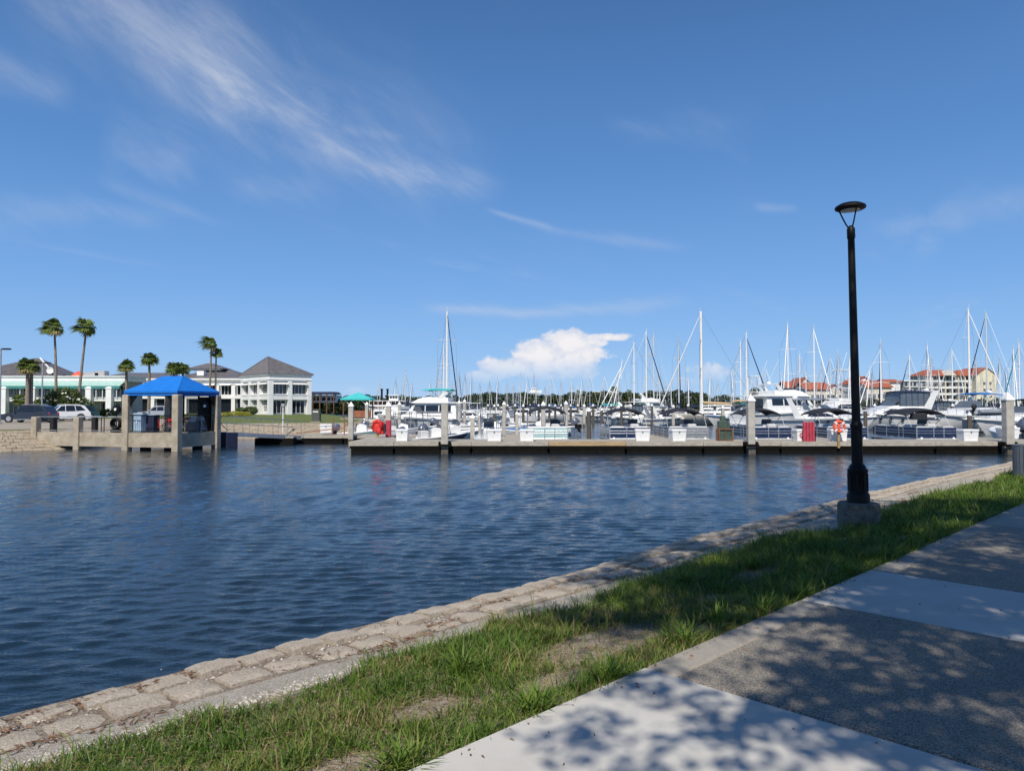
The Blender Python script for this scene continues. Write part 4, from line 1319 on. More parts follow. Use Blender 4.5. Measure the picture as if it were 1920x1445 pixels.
palm(326, 772, 682, 104, 1.55, 'low dark palm behind the canopy ridge, left of its neighbour', 0, 7, 0.2, 40)
palm(342, 772, 684, 105, 1.45, 'low palm with rusty fronds behind the canopy ridge', 0, 8, 0.2, 36)
palm(392, 772, 634, 98, 1.5, 'wind bent palm, the taller one beside the pyramid roof', 0.25, 9, 0.15, 26, wind=0.9)
palm(403, 772, 654, 99, 1.15, 'thin dark palm standing just right of the wind bent palm', 0.1, 10, 0.13, 26)
palm(36, 780, 742, 88, 1.1, 'low bushy palm beneath the awning, left of the SUV roof', 0, 11, 0.15, 26)

def bush(label, px, py_top, D, blobs, n, size, mat_, flowers=0, seed=0, cat='bush'):
    x = X(px, D)
    t = thing('bush', label, cat, (x, D, 0.03))
    P, rel = cloud_points(blobs, n)
    V, Fq = leaves_np(P, np.full(n, size), 0.55)
    link('foliage', npmesh('foliage', V, Fq, mat_, np.clip(RNG.random(n) * 0.9, 0, 1).repeat(4)), t)
    mb = MB()
    for b in blobs:
        mb.tube([(b[0] * .3, b[1] * .3, 0), (b[0] * .8, b[1] * .8, b[2])], [0.06, 0.03], 5)
    mb.build('stems', BARK, t)
    if flowers:
        P, _ = cloud_points([(b[0], b[1] - b[4] * .25, b[2], b[3], b[4], b[5]) for b in blobs], flowers)
        V, Fq = leaves_np(P, np.full(flowers, size * 1.2), 0.9)
        FL = leaf_mat('white_blossom', [(0.75, 0.75, 0.62), (0.8, 0.8, 0.74)], 0.6, 0.2)
        link('blossom', npmesh('blossom', V, Fq, FL, RNG.random(flowers).repeat(4)), t)
bush('big rounded flowering bush behind the parked SUV', 115, 728, 82, [(-1.8, 0, 1.3, 1.5, 1.4, 1.2), (0.2, 0, 2.0, 1.9, 1.6, 1.6), (2.0, 0, 1.4, 1.5, 1.4, 1.2), (0.9, 0, 2.5, 1.3, 1.2, 1.0)], 6500, 0.27, BUSHL, 150)
bush('clipped dark green shrub against the hall left face', 466, 762, 119, [(-1.1, 0, .65, 1.0, .8, .65), (0.4, 0, .75, 1.2, .8, .7)], 2200, 0.22, BUSHL)
YELL = leaf_mat('yellow_flowers', [(0.28, 0.30, 0.05), (0.50, 0.44, 0.06), (0.14, 0.20, 0.04)], 0.6, 0.2)
bush('low bed of yellow flowers on the lawn by the hall', 441, 772, 112, [(-1.6, 0, .25, 1.2, .7, .3), (0, 0, .35, 1.2, .8, .42), (1.4, 0, .3, 1.1, .7, .35)], 2600, 0.14, YELL, cat='flower bed')
bush('dark hedge behind the parked cars under the awning', 205, 762, 100, [(-1.5, 0, .5, 1.2, .7, .6), (0, 0, .55, 1.3, .7, .6)], 1600, 0.22, BUSHL, cat='hedge')

# ------------------------------------------------------------------ parking lot lights and cars
def lot_light(px, D, py, label, arms):
    z = Z(py, D)
    t = thing('parking_light', label, 'parking light', (X(px, D), D, 0.04), 0, 'parking lot lights')
    MB().tube([(0, 0, 0), (0, 0, z)], [0.09, 0.07], 8).build('pole', STEEL, t, 50)
    MB().lathe((0, 0, 0), [(0.2, 0), (0.2, 0.12), (0.1, 0.15)], 10).build('base_cover', STEEL, t, 50)
    for a in arms:
        b = MB(); b.bbox((a * 0.48, 0, z), (0.62, 0.34, 0.12), 0.02); b.box((a * 0.12, 0, z), (0.16, 0.06, 0.05)); b.build('light_head', BLACKM, t)
lot_light(79, 76, 681, 'parking light with two flat heads in front of the hip roof', (-1, 1))
lot_light(0, 62, 655, 'parking light at the picture edge with one black head showing', (-1, 1))

def car(label, px, py, D, L, H, W, paint, rz, kind='suv', cat='car', rear=1.0):
    """front towards -x before turning"""
    t = thing('parked_car', label, cat, (X(px, D), D, 0.045), rz, 'cars in the parking lot')
    h = L / 2
    belt = H * 0.57
    low = [(-h, .30), (-h + .02, H * .38), (-h + .10, H * .47), (-h + L * .20, belt * 0.97), (-h + L * .30, belt), (h - .12, belt + .03), (h - .02, belt - .12), (h, .34), (h - .25, .24), (-h + .2, .24)]
    body = MB()
    body.prism(low, W, W * 0.94)
    # wheel arches read dark through black liners; greenhouse narrows upward
    bo = body.build('body', paint, t, rz=-PI / 2)
    cab = [(-h + L * .28, belt - .02), (-h + L * .42, H - .07), (-h + L * .50, H), (h - L * .22, H - .03), (h - L * .12, H - .13), (h - .12, belt + .02)]
    c = MB(); c.prism(cab, W * .93, W * .76); c.build('cabin', paint, t, rz=-PI / 2)
    wf = lambda z: (W * .93 + (W * .76 - W * .93) * (z - belt) / (H - belt)) / 2 + .012
    def side(poly):
        for s in (-1, 1):
            v = [(s * wf(z), y, z) for y, z in poly] + [(s * (wf(z) - .03), y, z) for y, z in poly]
            n = len(poly)
            m = MB(); m.add(v, [tuple(range(n)), tuple(range(2 * n - 1, n - 1, -1))] + [(i, (i + 1) % n, n + (i + 1) % n, n + i) for i in range(n)])
            m.build('window', GLASS, t, rz=-PI / 2)
    side([(-h + L * .325, belt + .05), (-h + L * .43, H - .15), (-h + L * .50, H - .12), (-h + L * .50, belt + .05)])
    side([(-h + L * .515, belt + .04), (-h + L * .515, H - .10), (-h + L * .68, H - .10), (-h + L * .70, belt + .05)])
    side([(-h + L * .715, belt + .06), (-h + L * .695, H - .11), (h - L * .20, H - .14), (h - L * .10, belt + .13)])
    m = MB(); m.box((0, -h + L * .345, (belt + H) / 2), (W * .74, .02, H - belt - .04), rot=Euler((math.radians(-52), 0, 0))); m.build('windscreen', GLASS, t, rz=-PI / 2)
    r = 0.35
    for yy in (-h + L * .185, h - L * .20):
        for s in (-1, 1):
            tw = MB(); tw.lathe((0, 0, 0), [(r * .62, -.11), (r * .95, -.11), (r, -.06), (r, .06), (r * .95, .11), (r * .62, .11)], 20, 'X')
            wh = tw.build('wheel', RUBBER, t, 40, loc=(yy, -s * (W / 2 - .10), r))
            wh.rotation_euler = (0, 0, PI / 2)
            rm = MB(); rm.lathe((0, 0, 0), [(r * .64, -.115), (r * .58, -.118), (r * .1, -.10), (r * .1, .10), (r * .58, .118), (r * .64, .115)], 16, 'X'); rm.build('rim', ALU, wh, 40)
            ar = MB(); ar.lathe((0, 0, 0), [(r * 1.13, -.01), (r * 1.13, .01)], 20, 'X'); k = ar.build('wheel_arch', RUBBER, t, loc=(yy, -s * (W / 2 + .004), r + .02)); k.rotation_euler = (0, 0, PI / 2)
    for s in (-1, 1):
        MB().bbox((-h + .10, s * W * .36, H * .44), (.22, .36, .13), .03).build('headlight', LAMPG, t)
        MB().bbox((h - .05, s * W * .38, belt - .12), (.14, .26, .22), .03).build('tail_light', RED, t)
        MB().bbox((-h + L * .31, s * (W / 2 + .06), belt + .07), (.16, .18, .12), .03).build('mirror', paint, t)
    MB().box((0, 0, .28), (L * .62, W * 1.005, .07)).build('sill', STEEL, t)
    for s in (-1, 1): MB().box((L * .1, s * W * .33, H + .025), (L * .38, .04, .035)).build('roof_rail', STEEL, t)
    return t
car('dark blue grey SUV parked side on with chrome sill', 57, 792, 68, 4.35, 1.62, 1.80, CARG, 0.03)
car('white SUV parked just behind the dark SUV', 119, 788, 73, 4.5, 1.66, 1.84, CARW, 0.75)
car('dark green car parked to the right of the white SUV', 138, 787, 77, 4.5, 1.6, 1.8, CARGN, 0.9)
car('silver car seen through the black fence under the canopy', 298, 777, 93, 4.5, 1.5, 1.8, CARS, 0.1)

# ------------------------------------------------------------------ concrete pier with the blue canopy
def build_pier():
    cx, cy = -19.1, 42.0
    ld = Vector((-0.968, 0.25)); ang = math.atan2(-ld.y, -ld.x)      # local +x runs along the front face to the right
    t = thing('canopy_pier', 'concrete pier on posts with square blue canopy shelter', 'pier', (cx, cy, 0), ang)
    W, Dp = 3.4, 3.5
    DZ = 0.02
    # local frame: corner at origin, x negative to the left along the front, y back
    mb = MB(); mb.box((-W / 2, Dp / 2, DZ - 0.12), (W - .3, Dp - .3, 0.22)); mb.build('deck', CONC, t)
    mb = MB(); mb.box((-W / 2, 0, -0.40), (W - 0.42, 0.22, 0.80)); mb.build('edge_beam', CONC, t)
    mb = MB(); mb.box((0, Dp / 2, -0.40), (0.22, Dp - 0.42, 0.80)); mb.build('edge_beam', CONC, t)
    mb = MB(); mb.box((-W, Dp / 2, -0.40), (0.22, Dp - 0.42, 0.80)); mb.build('edge_beam', CONC, t)
    mb = MB(); mb.box((-W / 2, Dp, -0.40), (W - 0.42, 0.22, 0.80)); mb.build('edge_beam', CONC, t)
    hz = 2.22
    for (x, y) in ((0, 0), (-W, 0), (0, Dp), (-W, Dp)):
        c = MB(); c.bbox((x, y, (hz - 1.6) / 2), (0.42, 0.42, hz + 1.6), 0.03); c.build('post', CONC, t)
    for (x, y) in ((-0.9, 0.7), (-W + .7, .7), (-.7, Dp - .8), (-W + .7, Dp - .8)):
        c = MB(); c.box((x, y, -1.15), (0.42, 0.42, 0.9)); c.build('pier_leg', RUBBER, t)
    # canopy
    e = 0.12; ez = hz + 0.22; rz_ = 3.36
    P = [(-W - e, -e, ez), (e, -e, ez), (e, Dp + e, ez), (-W - e, Dp + e, ez)]
    A = (-W * .70, Dp / 2, rz_); B = (-W * .30, Dp / 2, rz_)
    lo = [(x, y, ez - 0.26) for x, y, z in P]
    mb = MB(); mb.add(P + [A, B] + lo, [(0, 1, 5, 4), (1, 2, 5), (2, 3, 4, 5), (3, 0, 4), (6, 7, 1, 0), (7, 8, 2, 1), (8, 9, 3, 2), (9, 6, 0, 3)])
    cn = mb.build('canopy', BLUEC, t)
    for i in range(4):
        MB().cyl(P[i], A if i in (0, 3) else B, 0.02, n=5).build('hip_seam', BLUEC, cn)
        MB().cyl(lo[i], lo[(i + 1) % 4], 0.016, n=5).build('hem', BLUEC, cn)
    fr = MB()
    for i in range(4):
        fr.cyl((P[i][0] * .97, P[i][1], ez - .08), ((A if i in (0, 3) else B)[0], Dp / 2, rz_ - .06), 0.03, n=6)
        fr.cyl(Vector(P[i]) * .98 + Vector((0, 0, -.1)), Vector(P[(i + 1) % 4]) * .98 + Vector((0, 0, -.1)), 0.03, n=6)
    fr.build('canopy_frame', BLACKM, t)
    for (x, y, sx, sy) in ((-W, 0, 1, 0), (0, 0, -1, 0), (0, Dp, 0, -1)):
        MB().prism([(0.0, hz), (0.55, hz), (0.0, hz - 0.7)], 0.05).build('knee_bracket', BLACKM, t, loc=(x + sx * .2, y + sy * .2, 0), rz=(-PI / 2 if sx > 0 else PI / 2 if sx < 0 else PI))
    # balustrades between the posts
    def balustrade(a, b, h, nm='railing', step=0.13, fine=True):
        a = Vector((*a, 0)); b = Vector((*b, 0)); L = (b - a).length
        r = MB(); r.cyl(a + Vector((0, 0, h)), b + Vector((0, 0, h)), 0.025, n=5); r.cyl(a + Vector((0, 0, .12)), b + Vector((0, 0, .12)), 0.02, n=5)
        if fine:
            n = int(L / step)
            for k in range(1, n): r.cyl(a.lerp(b, k / n) + Vector((0, 0, .12)), a.lerp(b, k / n) + Vector((0, 0, h)), 0.009, n=4, caps=False)
        tag(r.build(nm, STEEL if not fine else BLACKM, t), kind='stuff')
    balustrade((-W + .22, 0), (-.22, 0), 1.02)
    balustrade((0, .22), (0, Dp - .22), 1.02)
    # tall picket screen closing the back of the shelter
    r = MB()
    for k in range(28):
        x = -W + .25 + (W - .5) * k / 27; r.cyl((x, Dp, .05), (x, Dp, 2.1), 0.011, n=4, caps=False)
    for z in (.1, 1.05, 2.1): r.cyl((-W + .2, Dp, z), (-.2, Dp, z), 0.025, n=5)
    tag(r.build('picket_screen', BLACKM, t), kind='stuff')
    for x in (-W * .68, -W * .36): MB().box((x, Dp - .05, 1.1), (0.09, 0.07, 2.2)).build('screen_post', BLACKM, t)
    # walkway to the shore
    x1 = -W - .21; x0 = -9.9
    MB().box(((x0 + x1) / 2, 1.0, DZ - .12), (x1 - x0, 2.1, .22)).build('walkway_deck', CONC, t)
    for (a, b) in ((x0, -7.05), (-6.65, x1)):
        MB().box(((a + b) / 2, 0, -0.40), (b - a, 0.2, 0.80)).build('edge_beam', CONC, t)
    for x, h in ((-6.85, 0.92), (-9.95, 0.92)):
        c = MB(); c.bbox((x, 0, (h - 1.6) / 2), (0.40, 0.40, h + 1.6), 0.03); c.build('post', CONC, t)
        MB().bbox((x + .32, 0.9, h / 2 - .02), (0.28, .28, h - .05), .02).build('dark_post', RUBBER, t)
    for y in (0.0, 2.0):
        balustrade((x0 + .2, y), (-7.05, y), 0.92, 'railing', fine=False); balustrade((-6.65, y), (x1, y), 0.92, 'railing', fine=False)
    for x in (-8.4, -5.2, -5.0): MB().cyl((x, 0, 0), (x, 0, .92), 0.025, n=6).build('rail_post', BLACKM, t)
    M = t.matrix_basis.copy()
    M = Matrix.Translation((cx, cy, 0)) @ Matrix.Rotation(ang, 4, 'Z')
    def w(x, y, z=DZ): return M @ Vector((x, y, z))
    # things on the pier
    c = thing('storage_cabinet', 'pale blue storage cabinet under the left side of the canopy', 'cabinet', w(-3.0, .55), ang)
    MB().bbox((0, 0, .55), (.62, .55, 1.02), .02).build('body', CABB, c)
    MB().bbox((0.05, 0, 1.09), (.85, .66, .07), .02).build('lid', CABB, c)
    MB().box((0.02, -.285, .62), (.09, .02, .13)).build('latch', WHITE, c)
    MB().box((0, 0, .03), (.5, .45, .06)).build('foot_plinth', RUBBER, c)
    c = thing('side_cabinet', 'dark blue cabinet beside the pale blue storage cabinet', 'cabinet', w(-2.42, .95), ang)
    MB().bbox((0, 0, .5), (.5, .5, .96), .02).build('body', NAVYC, c); MB().bbox((0, 0, 1.0), (.56, .56, .06), .02).build('lid', CABB, c)
    s = thing('storage_column', 'tall black cabinet behind the corner post under the canopy', 'cabinet', w(-.55, 3.1), ang)
    MB().bbox((0, 0, 1.05), (.62, .5, 2.1), .02).build('body', BLACKM, s); MB().box((0, -.255, 1.05), (.56, .02, 1.9)).build('door', RUBBER, s)
    def bicycle(label, p, rz, m):
        b = thing('bicycle', label, 'bicycle', p, rz, 'bicycles parked under the blue canopy')
        for x in (-.52, .52):
            wh = MB().ring((x, 0, .33), .31, .02, 'Y', 20, 5).build('wheel', RUBBER, b, 60)
            sp = MB()
            for k in range(8): sp.cyl((x, 0, .33), (x + .30 * math.cos(k * PI / 4), 0, .33 + .30 * math.sin(k * PI / 4)), .005, n=3, caps=False)
            sp.cyl((x, -.04, .33), (x, .04, .33), .03, n=8)
            sp.build('spokes', STEEL, wh)
        f = MB()
        for a, c_ in (((-.52, .33), (-.12, .30)), ((-.12, .30), (-.22, .80)), ((-.22, .80), (.36, .82)), ((-.12, .30), (.36, .74)), ((-.52, .33), (-.20, .74)), ((.36, .88), (.52, .33))):
            f.cyl((a[0], 0, a[1]), (c_[0], 0, c_[1]), .02, n=6)
        f.build('frame', m, b)
        MB().tube([(.30, -.28, .98), (.38, -.12, 1.0), (.36, 0, .95), (.38, .12, 1.0), (.30, .28, .98)], .014, 6).build('handlebar', BLACKM, b)
        MB().prism([(-.38, .84), (-.14, .87), (-.10, .84), (-.36, .80)], .16, .1).build('saddle', BLACKM, b, rz=-PI / 2)
        MB().box((.55, 0, .78), (.2, .3, .18)).build('basket', m if m != BLACKM else STEEL, b)
    bicycle('red bicycle next to the pale blue cabinet', w(-1.95, 1.1), ang + .25, REDB)
    bicycle('second red bicycle nearer the corner post', w(-1.35, 1.7), ang + 1.0, RED)
    bicycle('grey bicycle on the right side of the canopy shelter', w(-.45, 1.9), ang + 1.15, STEEL)
    bicycle('black bicycle by the right rear post of the shelter', w(-.5, 2.9), ang + 1.9, BLACKM)
    b = thing('bench', 'white plastic bench seen behind the red bicycles', 'bench', w(-.95, 2.6), ang)
    MB().box((0, 0, .44), (.9, .4, .06)).build('seat', WHITE, b); MB().box((0, .2, .72), (.9, .05, .42)).build('backrest', WHITE, b)
    for x in (-.4, .4): MB().box((x, 0, .2), (.06, .36, .4)).build('leg', WHITE, b)
    def fan(label, p, rz, h):
        f = thing('round_fan', label, 'fan', p, rz, 'round black fans at the pier')
        MB().lathe((0, 0, 0), [(.2, 0), (.2, .04), (.04, .07)], 14).build('base', BLACKM, f)
        MB().cyl((0, 0, .05), (0, 0, h), .03, n=8).build('stand', BLACKM, f)
        MB().lathe((0, 0, h), [(.04, -.1), (.26, -.06), (.28, 0), (.26, .06), (.04, .1)], 18, 'Y').build('cage', BLACKM, f, 40)
        MB().lathe((0, 0, h), [(.02, -.135), (.085, -.125), (.09, -.1)], 12, 'Y').build('hub', WHITE, f, 40)
    fan('round black fan with white hub at the right side of the shelter', w(-.15, 2.55), ang + .9, 1.55)
    fan('round black fan with white hub outside the left canopy post', w(-4.6, .5), ang, 1.35)
    k = thing('hose_reel', 'dark ribbed hose reel below the left fan', 'hose reel', w(-4.45, .35), ang)
    for q in range(5): MB().ring((0, -.16 + q * .08, .52), .30 + .02 * math.sin(q), .035, 'Y', 18, 5).build('hose_coil', RUBBER, k, 60)
    MB().box((0, 0, .1), (.5, .4, .2)).build('base', BLACKM, k)
    k = thing('equipment_pile', 'grey covered equipment leaning in the right side of the shelter', 'equipment', w(-.35, 2.3), ang)
    MB().prism([(-.35, 0), (.35, 0), (.12, .9), (-.1, 1.0)], .5, .3).build('cover', GREYP, k, loc=(0, 0.2, 0)); MB().box((.0, -.5, .3), (.5, .4, .6)).build('crate', GREYBIN, k)
    k = thing('blue_crate', 'faded blue crate on the far side of the shelter', 'crate', w(-1.0, 3.3), ang)
    MB().bbox((0, 0, .3), (.9, .5, .6), .02).build('body', BLUEB, k); MB().bbox((0, 0, .62), (.95, .55, .05), .02).build('lid', CABB, k)
build_pier()

# aluminium gangway and its landing float
def build_gangway():
    D0, D1 = 46.5, 50.5
    a = Vector((X(418, D0), D0, -0.05)); b = Vector((X(556, D1), D1, -0.45))
    d = b - a; L = d.length; ang = math.atan2(d.y, d.x)
    t = thing('gangway', 'aluminium gangway ramp with thin handrails beside the canopy pier', 'gangway', a, ang)
    sl = (b.z - a.z)
    def P(x, y, h=0): return (x, y, sl * x / L + h)
    for y in (-.55, .55):
        m = MB(); m.add([P(0, y - .03, -.26), P(L, y - .03, -.26), P(L, y - .03, 0), P(0, y - .03, 0), P(0, y + .03, -.26), P(L, y + .03, -.26), P(L, y + .03, 0), P(0, y + .03, 0)], [(0, 1, 2, 3), (7, 6, 5, 4), (3, 2, 6, 7), (0, 4, 5, 1), (0, 3, 7, 4), (1, 5, 6, 2)])
        m.build('side_beam', ALU, t)
        m = MB(); m.cyl(P(.1, y, 1.0), P(L, y, 1.0), .022, n=6); m.cyl(P(.1, y, .55), P(L, y, .55), .016, n=5)
        m.build('handrail', STEEL, t)
        for k in range(6): MB().cyl(P(L * k / 5, y, -.1), P(L * k / 5, y, 1.0), .02, n=5).build('rail_post', STEEL, t)
        MB().tube([P(.2, y, 1.0), P(-.35, y, .95), P(-.5, y, .6), P(-.2, y, .3), P(.1, y, .1)], .022, 6).build('end_loop', BLACKM, t)
    m = MB(); m.add([P(0, -.5, -.04), P(L, -.5, -.04), P(L, .5, -.04), P(0, .5, -.04)], [(0, 1, 2, 3)]); m.build('walk_surface', STEEL, t)
    MB().box((.3, 0, -.5), (.75, 1.3, .9)).build('hinge_block', NAVYC, t)
    f = thing('landing_float', 'black landing float under the lower end of the gangway', 'float', (X(525, 50.3), 50.3, WATER), 0.0)
    MB().bbox((0, 0, .2), (2.6, 2.4, .46), .04).build('float', FLOAT, f); MB().box((.3, 0, .47), (1.9, 2.2, .08)).build('top', DECKW, f)
    l = thing('path_light', 'slim white post light rising behind the gangway', 'light post', (X(531, 58.5), 58.5, -.6), 0)
    MB().cyl((0, 0, 0), (0, 0, Z(762, 58.5) + .6), .05, n=8).build('post', WHITE, l); MB().bbox((0, 0, Z(762, 58.5) + .72), (.26, .2, .22), .03).build('head', GREYW, l)
build_gangway()

# ------------------------------------------------------------------ floating docks
DY = 40.0; DTOP = WATER + 0.64
def dock_planks(name, x0, x1, y0, y1, z, par, along='x', m=DECKW, st=0.145):
    mb = MB(); k = x0; r = random.Random(int(x0 * 10) + 77)
    if along == 'x':
        while k < x1:
            mb.box((k + st / 2, (y0 + y1) / 2, z - .02 + r.uniform(-.003, .003)), (st - .012, y1 - y0 - r.uniform(0, .03), .04)); k += st
    else:
        k = y0
        while k < y1:
            mb.box(((x0 + x1) / 2, k + st / 2, z - .02 + r.uniform(-.003, .003)), (x1 - x0, st - .012, .04)); k += st
    o = mb.build(name, m, par); tag(o, kind='stuff'); return o

dock = thing('main_dock', 'long grey timber floating dock on black floats across the basin', 'dock', (0, 0, 0))
X0, X1 = X(656, DY), 33.0
dock_planks('deck_planks', X0, X1, DY + .05, DY + 3.0, DTOP, dock)
xs = X0; i = 0
rr = random.Random(5)
while xs < X1:
    L = 4.2 if i else 2.4
    L = min(L, X1 - xs)
    cxm = xs + L / 2
    new = X(1048, DY) < cxm < X(1195, DY)
    o = MB().bbox((cxm, DY, DTOP - .11 + rr.uniform(-.008, .008)), (L - .02, .06, .24), .006).build('fascia_board', NEWW if new else DECKW, dock)
    if new: o['label'] = 'newer tan fascia board'
    bt = MB(); k = xs + .3
    while k < xs + L - .1:
        bt.cyl((k, DY - .035, DTOP - .12), (k, DY - .05, DTOP - .12), .026, n=6); k += .55
    tag(bt.build('bolt_heads', STEEL, o), kind='stuff')
    MB().bbox((cxm, DY + 1.5, WATER + .13), (L - .12, 2.9, .52), .03).build('float', FLOAT, dock)
    MB().box((cxm, DY + .045, DTOP - .30), (L - .03, .05, .16)).build('rub_board', FLOAT, dock)
    xs += L; i += 1
MB().box((X0 - .03, DY + 1.5, DTOP - .13), (.06, 2.9, .24)).build('end_board', DECKW, dock)
fin = []
def finger(x, label, L=8.0, w=1.15, y0=DY + 3.0):
    t = thing('finger_pier', label, 'finger pier', (x, y0, 0), 0, 'finger piers behind the main dock')
    dock_planks('deck_planks', -w / 2, w / 2, .02, L, DTOP, t, 'y')
    for s in (-1, 1): MB().box((s * (w / 2 + .03), L / 2 + .02, DTOP - .11), (.05, L, .22)).build('side_board', DECKW, t)
    MB().bbox((0, L / 2 + .05, WATER + .12), (w - .1, L - .1, .5), .03).build('float', FLOAT, t)
    # corner gussets where the finger meets the dock
    for s in (-1, 1):
        MB().slabpoly([(s * (w / 2 + .06), 0), (s * (w / 2 + 1.0), 0), (s * (w / 2 + .06), 1.0)][::s], DTOP - .05, DTOP - .004).build('gusset', DECKW, t)
finger(X(748, 44), 'finger pier behind the leftmost dock box of the main dock')
finger(X(958, 44), 'finger pier between the pale teal pontoon boat and the T-top skiff', 7.0)
finger(X(1234, 44), 'finger pier between the navy and grey pontoon boats with two white boxes', 7.5)
finger(X(1532, 44), 'finger pier behind the red upright panel')
finger(X(1845, 44), 'finger pier at the right end beside the pontoon boat with black canopy')

dockb = thing('inner_dock', 'lower floating dock near the shore left of the main dock', 'dock', (0, 0, 0))
DB = 50.5
xa, xb = X(556, DB), X(775, DB)
dock_planks('deck_planks', xa, xb, DB, DB + 2.2, DTOP - .08, dockb)
k = xa
while k < xb - .2:
    L = min(3.2, xb - k)
    MB().bbox((k + L / 2, DB - .02, DTOP - .18), (L - .02, .06, .2), .005).build('fascia_board', DECKW, dockb)
    MB().bbox((k + L / 2, DB + 1.1, WATER + .1), (L - .1, 2.1, .5), .03).build('float', FLOAT, dockb); k += L
MB().box(((X(735, 47)), 46.8, DTOP - .06), (2.6, 8.0, .06)).build('link_deck', DECKW, dockb)
MB().box(((X(735, 47)), 46.8, WATER + .1), (2.5, 7.6, .5)).build('link_float', FLOAT, dockb)
r = MB(); 
for px in (624, 646):
    MB().box((X(px, DB + .3), DB + .3, DTOP + .45), (.07, .07, 1.25)).build('rail_post', BRICKR, dockb)
MB().cyl((X(556, DB + .4), DB + .4, DTOP + .05), (X(646, DB + .4), DB + .4, DTOP + .42), .035, n=6).build('hand_rail', BRICKR, dockb)

# ------------------------------------------------------------------ piles
def pile(px, D, py_top, w, label, kind='conc', cap=True, base=None, group='concrete mooring piles', bracket=False):
    z = Z(py_top, D); h = z - WATER
    t = thing('mooring_pile', label, 'pile', (X(px, D), D, WATER), 0.06 if kind == 'conc' else 0, group)
    ch = w * 1.0 if cap else 0
    if kind == 'conc':
        MB().bbox((0, 0, (h - ch - 1.2) / 2), (w, w, h - ch + 1.2), w * .08).build('shaft', PILEC, t)
        wl = MB(); wl.box((0, 0, .14), (w + .006, w + .006, .36)); wl.build('tide_band', PILEW, t)
        if cap: MB().add([(-w * .56, -w * .56, 0), (w * .56, -w * .56, 0), (w * .56, w * .56, 0), (-w * .56, w * .56, 0), (-w * .56, -w * .56, w * .16), (w * .56, -w * .56, w * .16), (w * .56, w * .56, w * .16), (-w * .56, w * .56, w * .16), (0, 0, w * 1.05)],
                         [(0, 3, 2, 1), (0, 1, 5, 4), (1, 2, 6, 5), (2, 3, 7, 6), (3, 0, 4, 7), (4, 5, 8), (5, 6, 8), (6, 7, 8), (7, 4, 8)]).build('cap', WHITE, t, loc=(0, 0, h - ch))
    else:
        MB().lathe((0, 0, 0), [(w / 2 * 1.05, -1.2), (w / 2, h - ch)], 12).build('shaft', PILEW, t, 50)
        if cap: MB().lathe((0, 0, h - ch), [(w * .56, 0), (w * .56, w * .12), (.01, w * .95)], 12).build('cap', WHITE, t, 30)
    if bracket:
        b = MB(); z0 = DTOP - WATER - .1
        for s in (-1, 1): b.box((s * (w / 2 + .1), 0.1, z0), (.1, .6, .22))
        b.box((0, -w / 2 - .1, z0 - .08), (w + .3, .08, .14))
        b.build('pile_guide', FLOAT, t)
    return t
pile(834, DY - .28, 743, .37, 'front concrete pile with white cap beside the outboard skiff', bracket=True)
pile(1407, DY - .28, 739, .38, 'front concrete pile with white cap left of the red panel', bracket=True)
pile(1889, DY - .32, 735, .44, 'thick front concrete pile with white cap at the right end of the dock', bracket=True)
pile(658.5, 49.9, 753, .33, 'concrete pile with white cap at the inner dock near the gazebo')
pile(728.5, 47.5, 752, .33, 'concrete pile with white cap rising above the red bumper tube')
pile(945, 52.5, 752, .24, 'greenish slim pile with white cap behind the T-top skiff')
pile(886, 46.8, 776, .27, 'short pile with white cap beside the raised outboard motor')
pile(900, 49.0, 773, .22, 'slim pile with white cap left of the T-top skiff')
pile(969, 50.2, 771, .20, 'thin pile with orange wrapped foot left of the teal pontoon boat')
pile(1018.5, 60, 752, .34, 'pale pile with white cap seen under the teal pontoon canopy')
pile(1061, 62, 751, .30, 'pile with white cap right of the teal pontoon canopy')
pile(1104, 46.5, 763, .28, 'brown timber pile with white cap standing alone in open water', 'wood')
pile(1128, 78, 764, .30, 'short far pile with white cap left of the first navy pontoon boat', 'wood')
pile(1622, 62, 771, .30, 'mossy timber pile just right of the lamp post', 'wood', False)
pile(1817, 52, 771, .30, 'dark timber pile with white cap behind the right dock box', 'wood')
pile(688, 70, 753, .30, 'slim pile with white cap between gazebo and riverboat')
pile(749, 66, 753, .28, 'pile with white cap in front of the white sedan cruiser')
pile(861, 72, 750, .30, 'left one of two paired piles behind the front pile')
pile(871, 73, 748, .30, 'right one of two paired piles behind the front pile')
pile(1095, 90, 757, .3, 'far pile with white cap at the edge of the open water')
pile(1262, 84, 758, .3, 'far pile with white cap left of the cream ketch')
pile(1182, 88, 757, .3, 'far pile with white cap between the two cuddy cruisers')
pile(927, 80, 757, .3, 'far pile with white cap above the T-top roof', 'wood')
pile(981, 84, 757, .3, 'far pile with white cap left of the blue covered dinghy mast', 'wood')
pile(1041, 96, 757, .3, 'far timber pile with white cap behind the teal pontoon canopy', 'wood')
pile(1355, 74, 760, .3, 'far pile with white cap between cream ketch and white motor yacht')

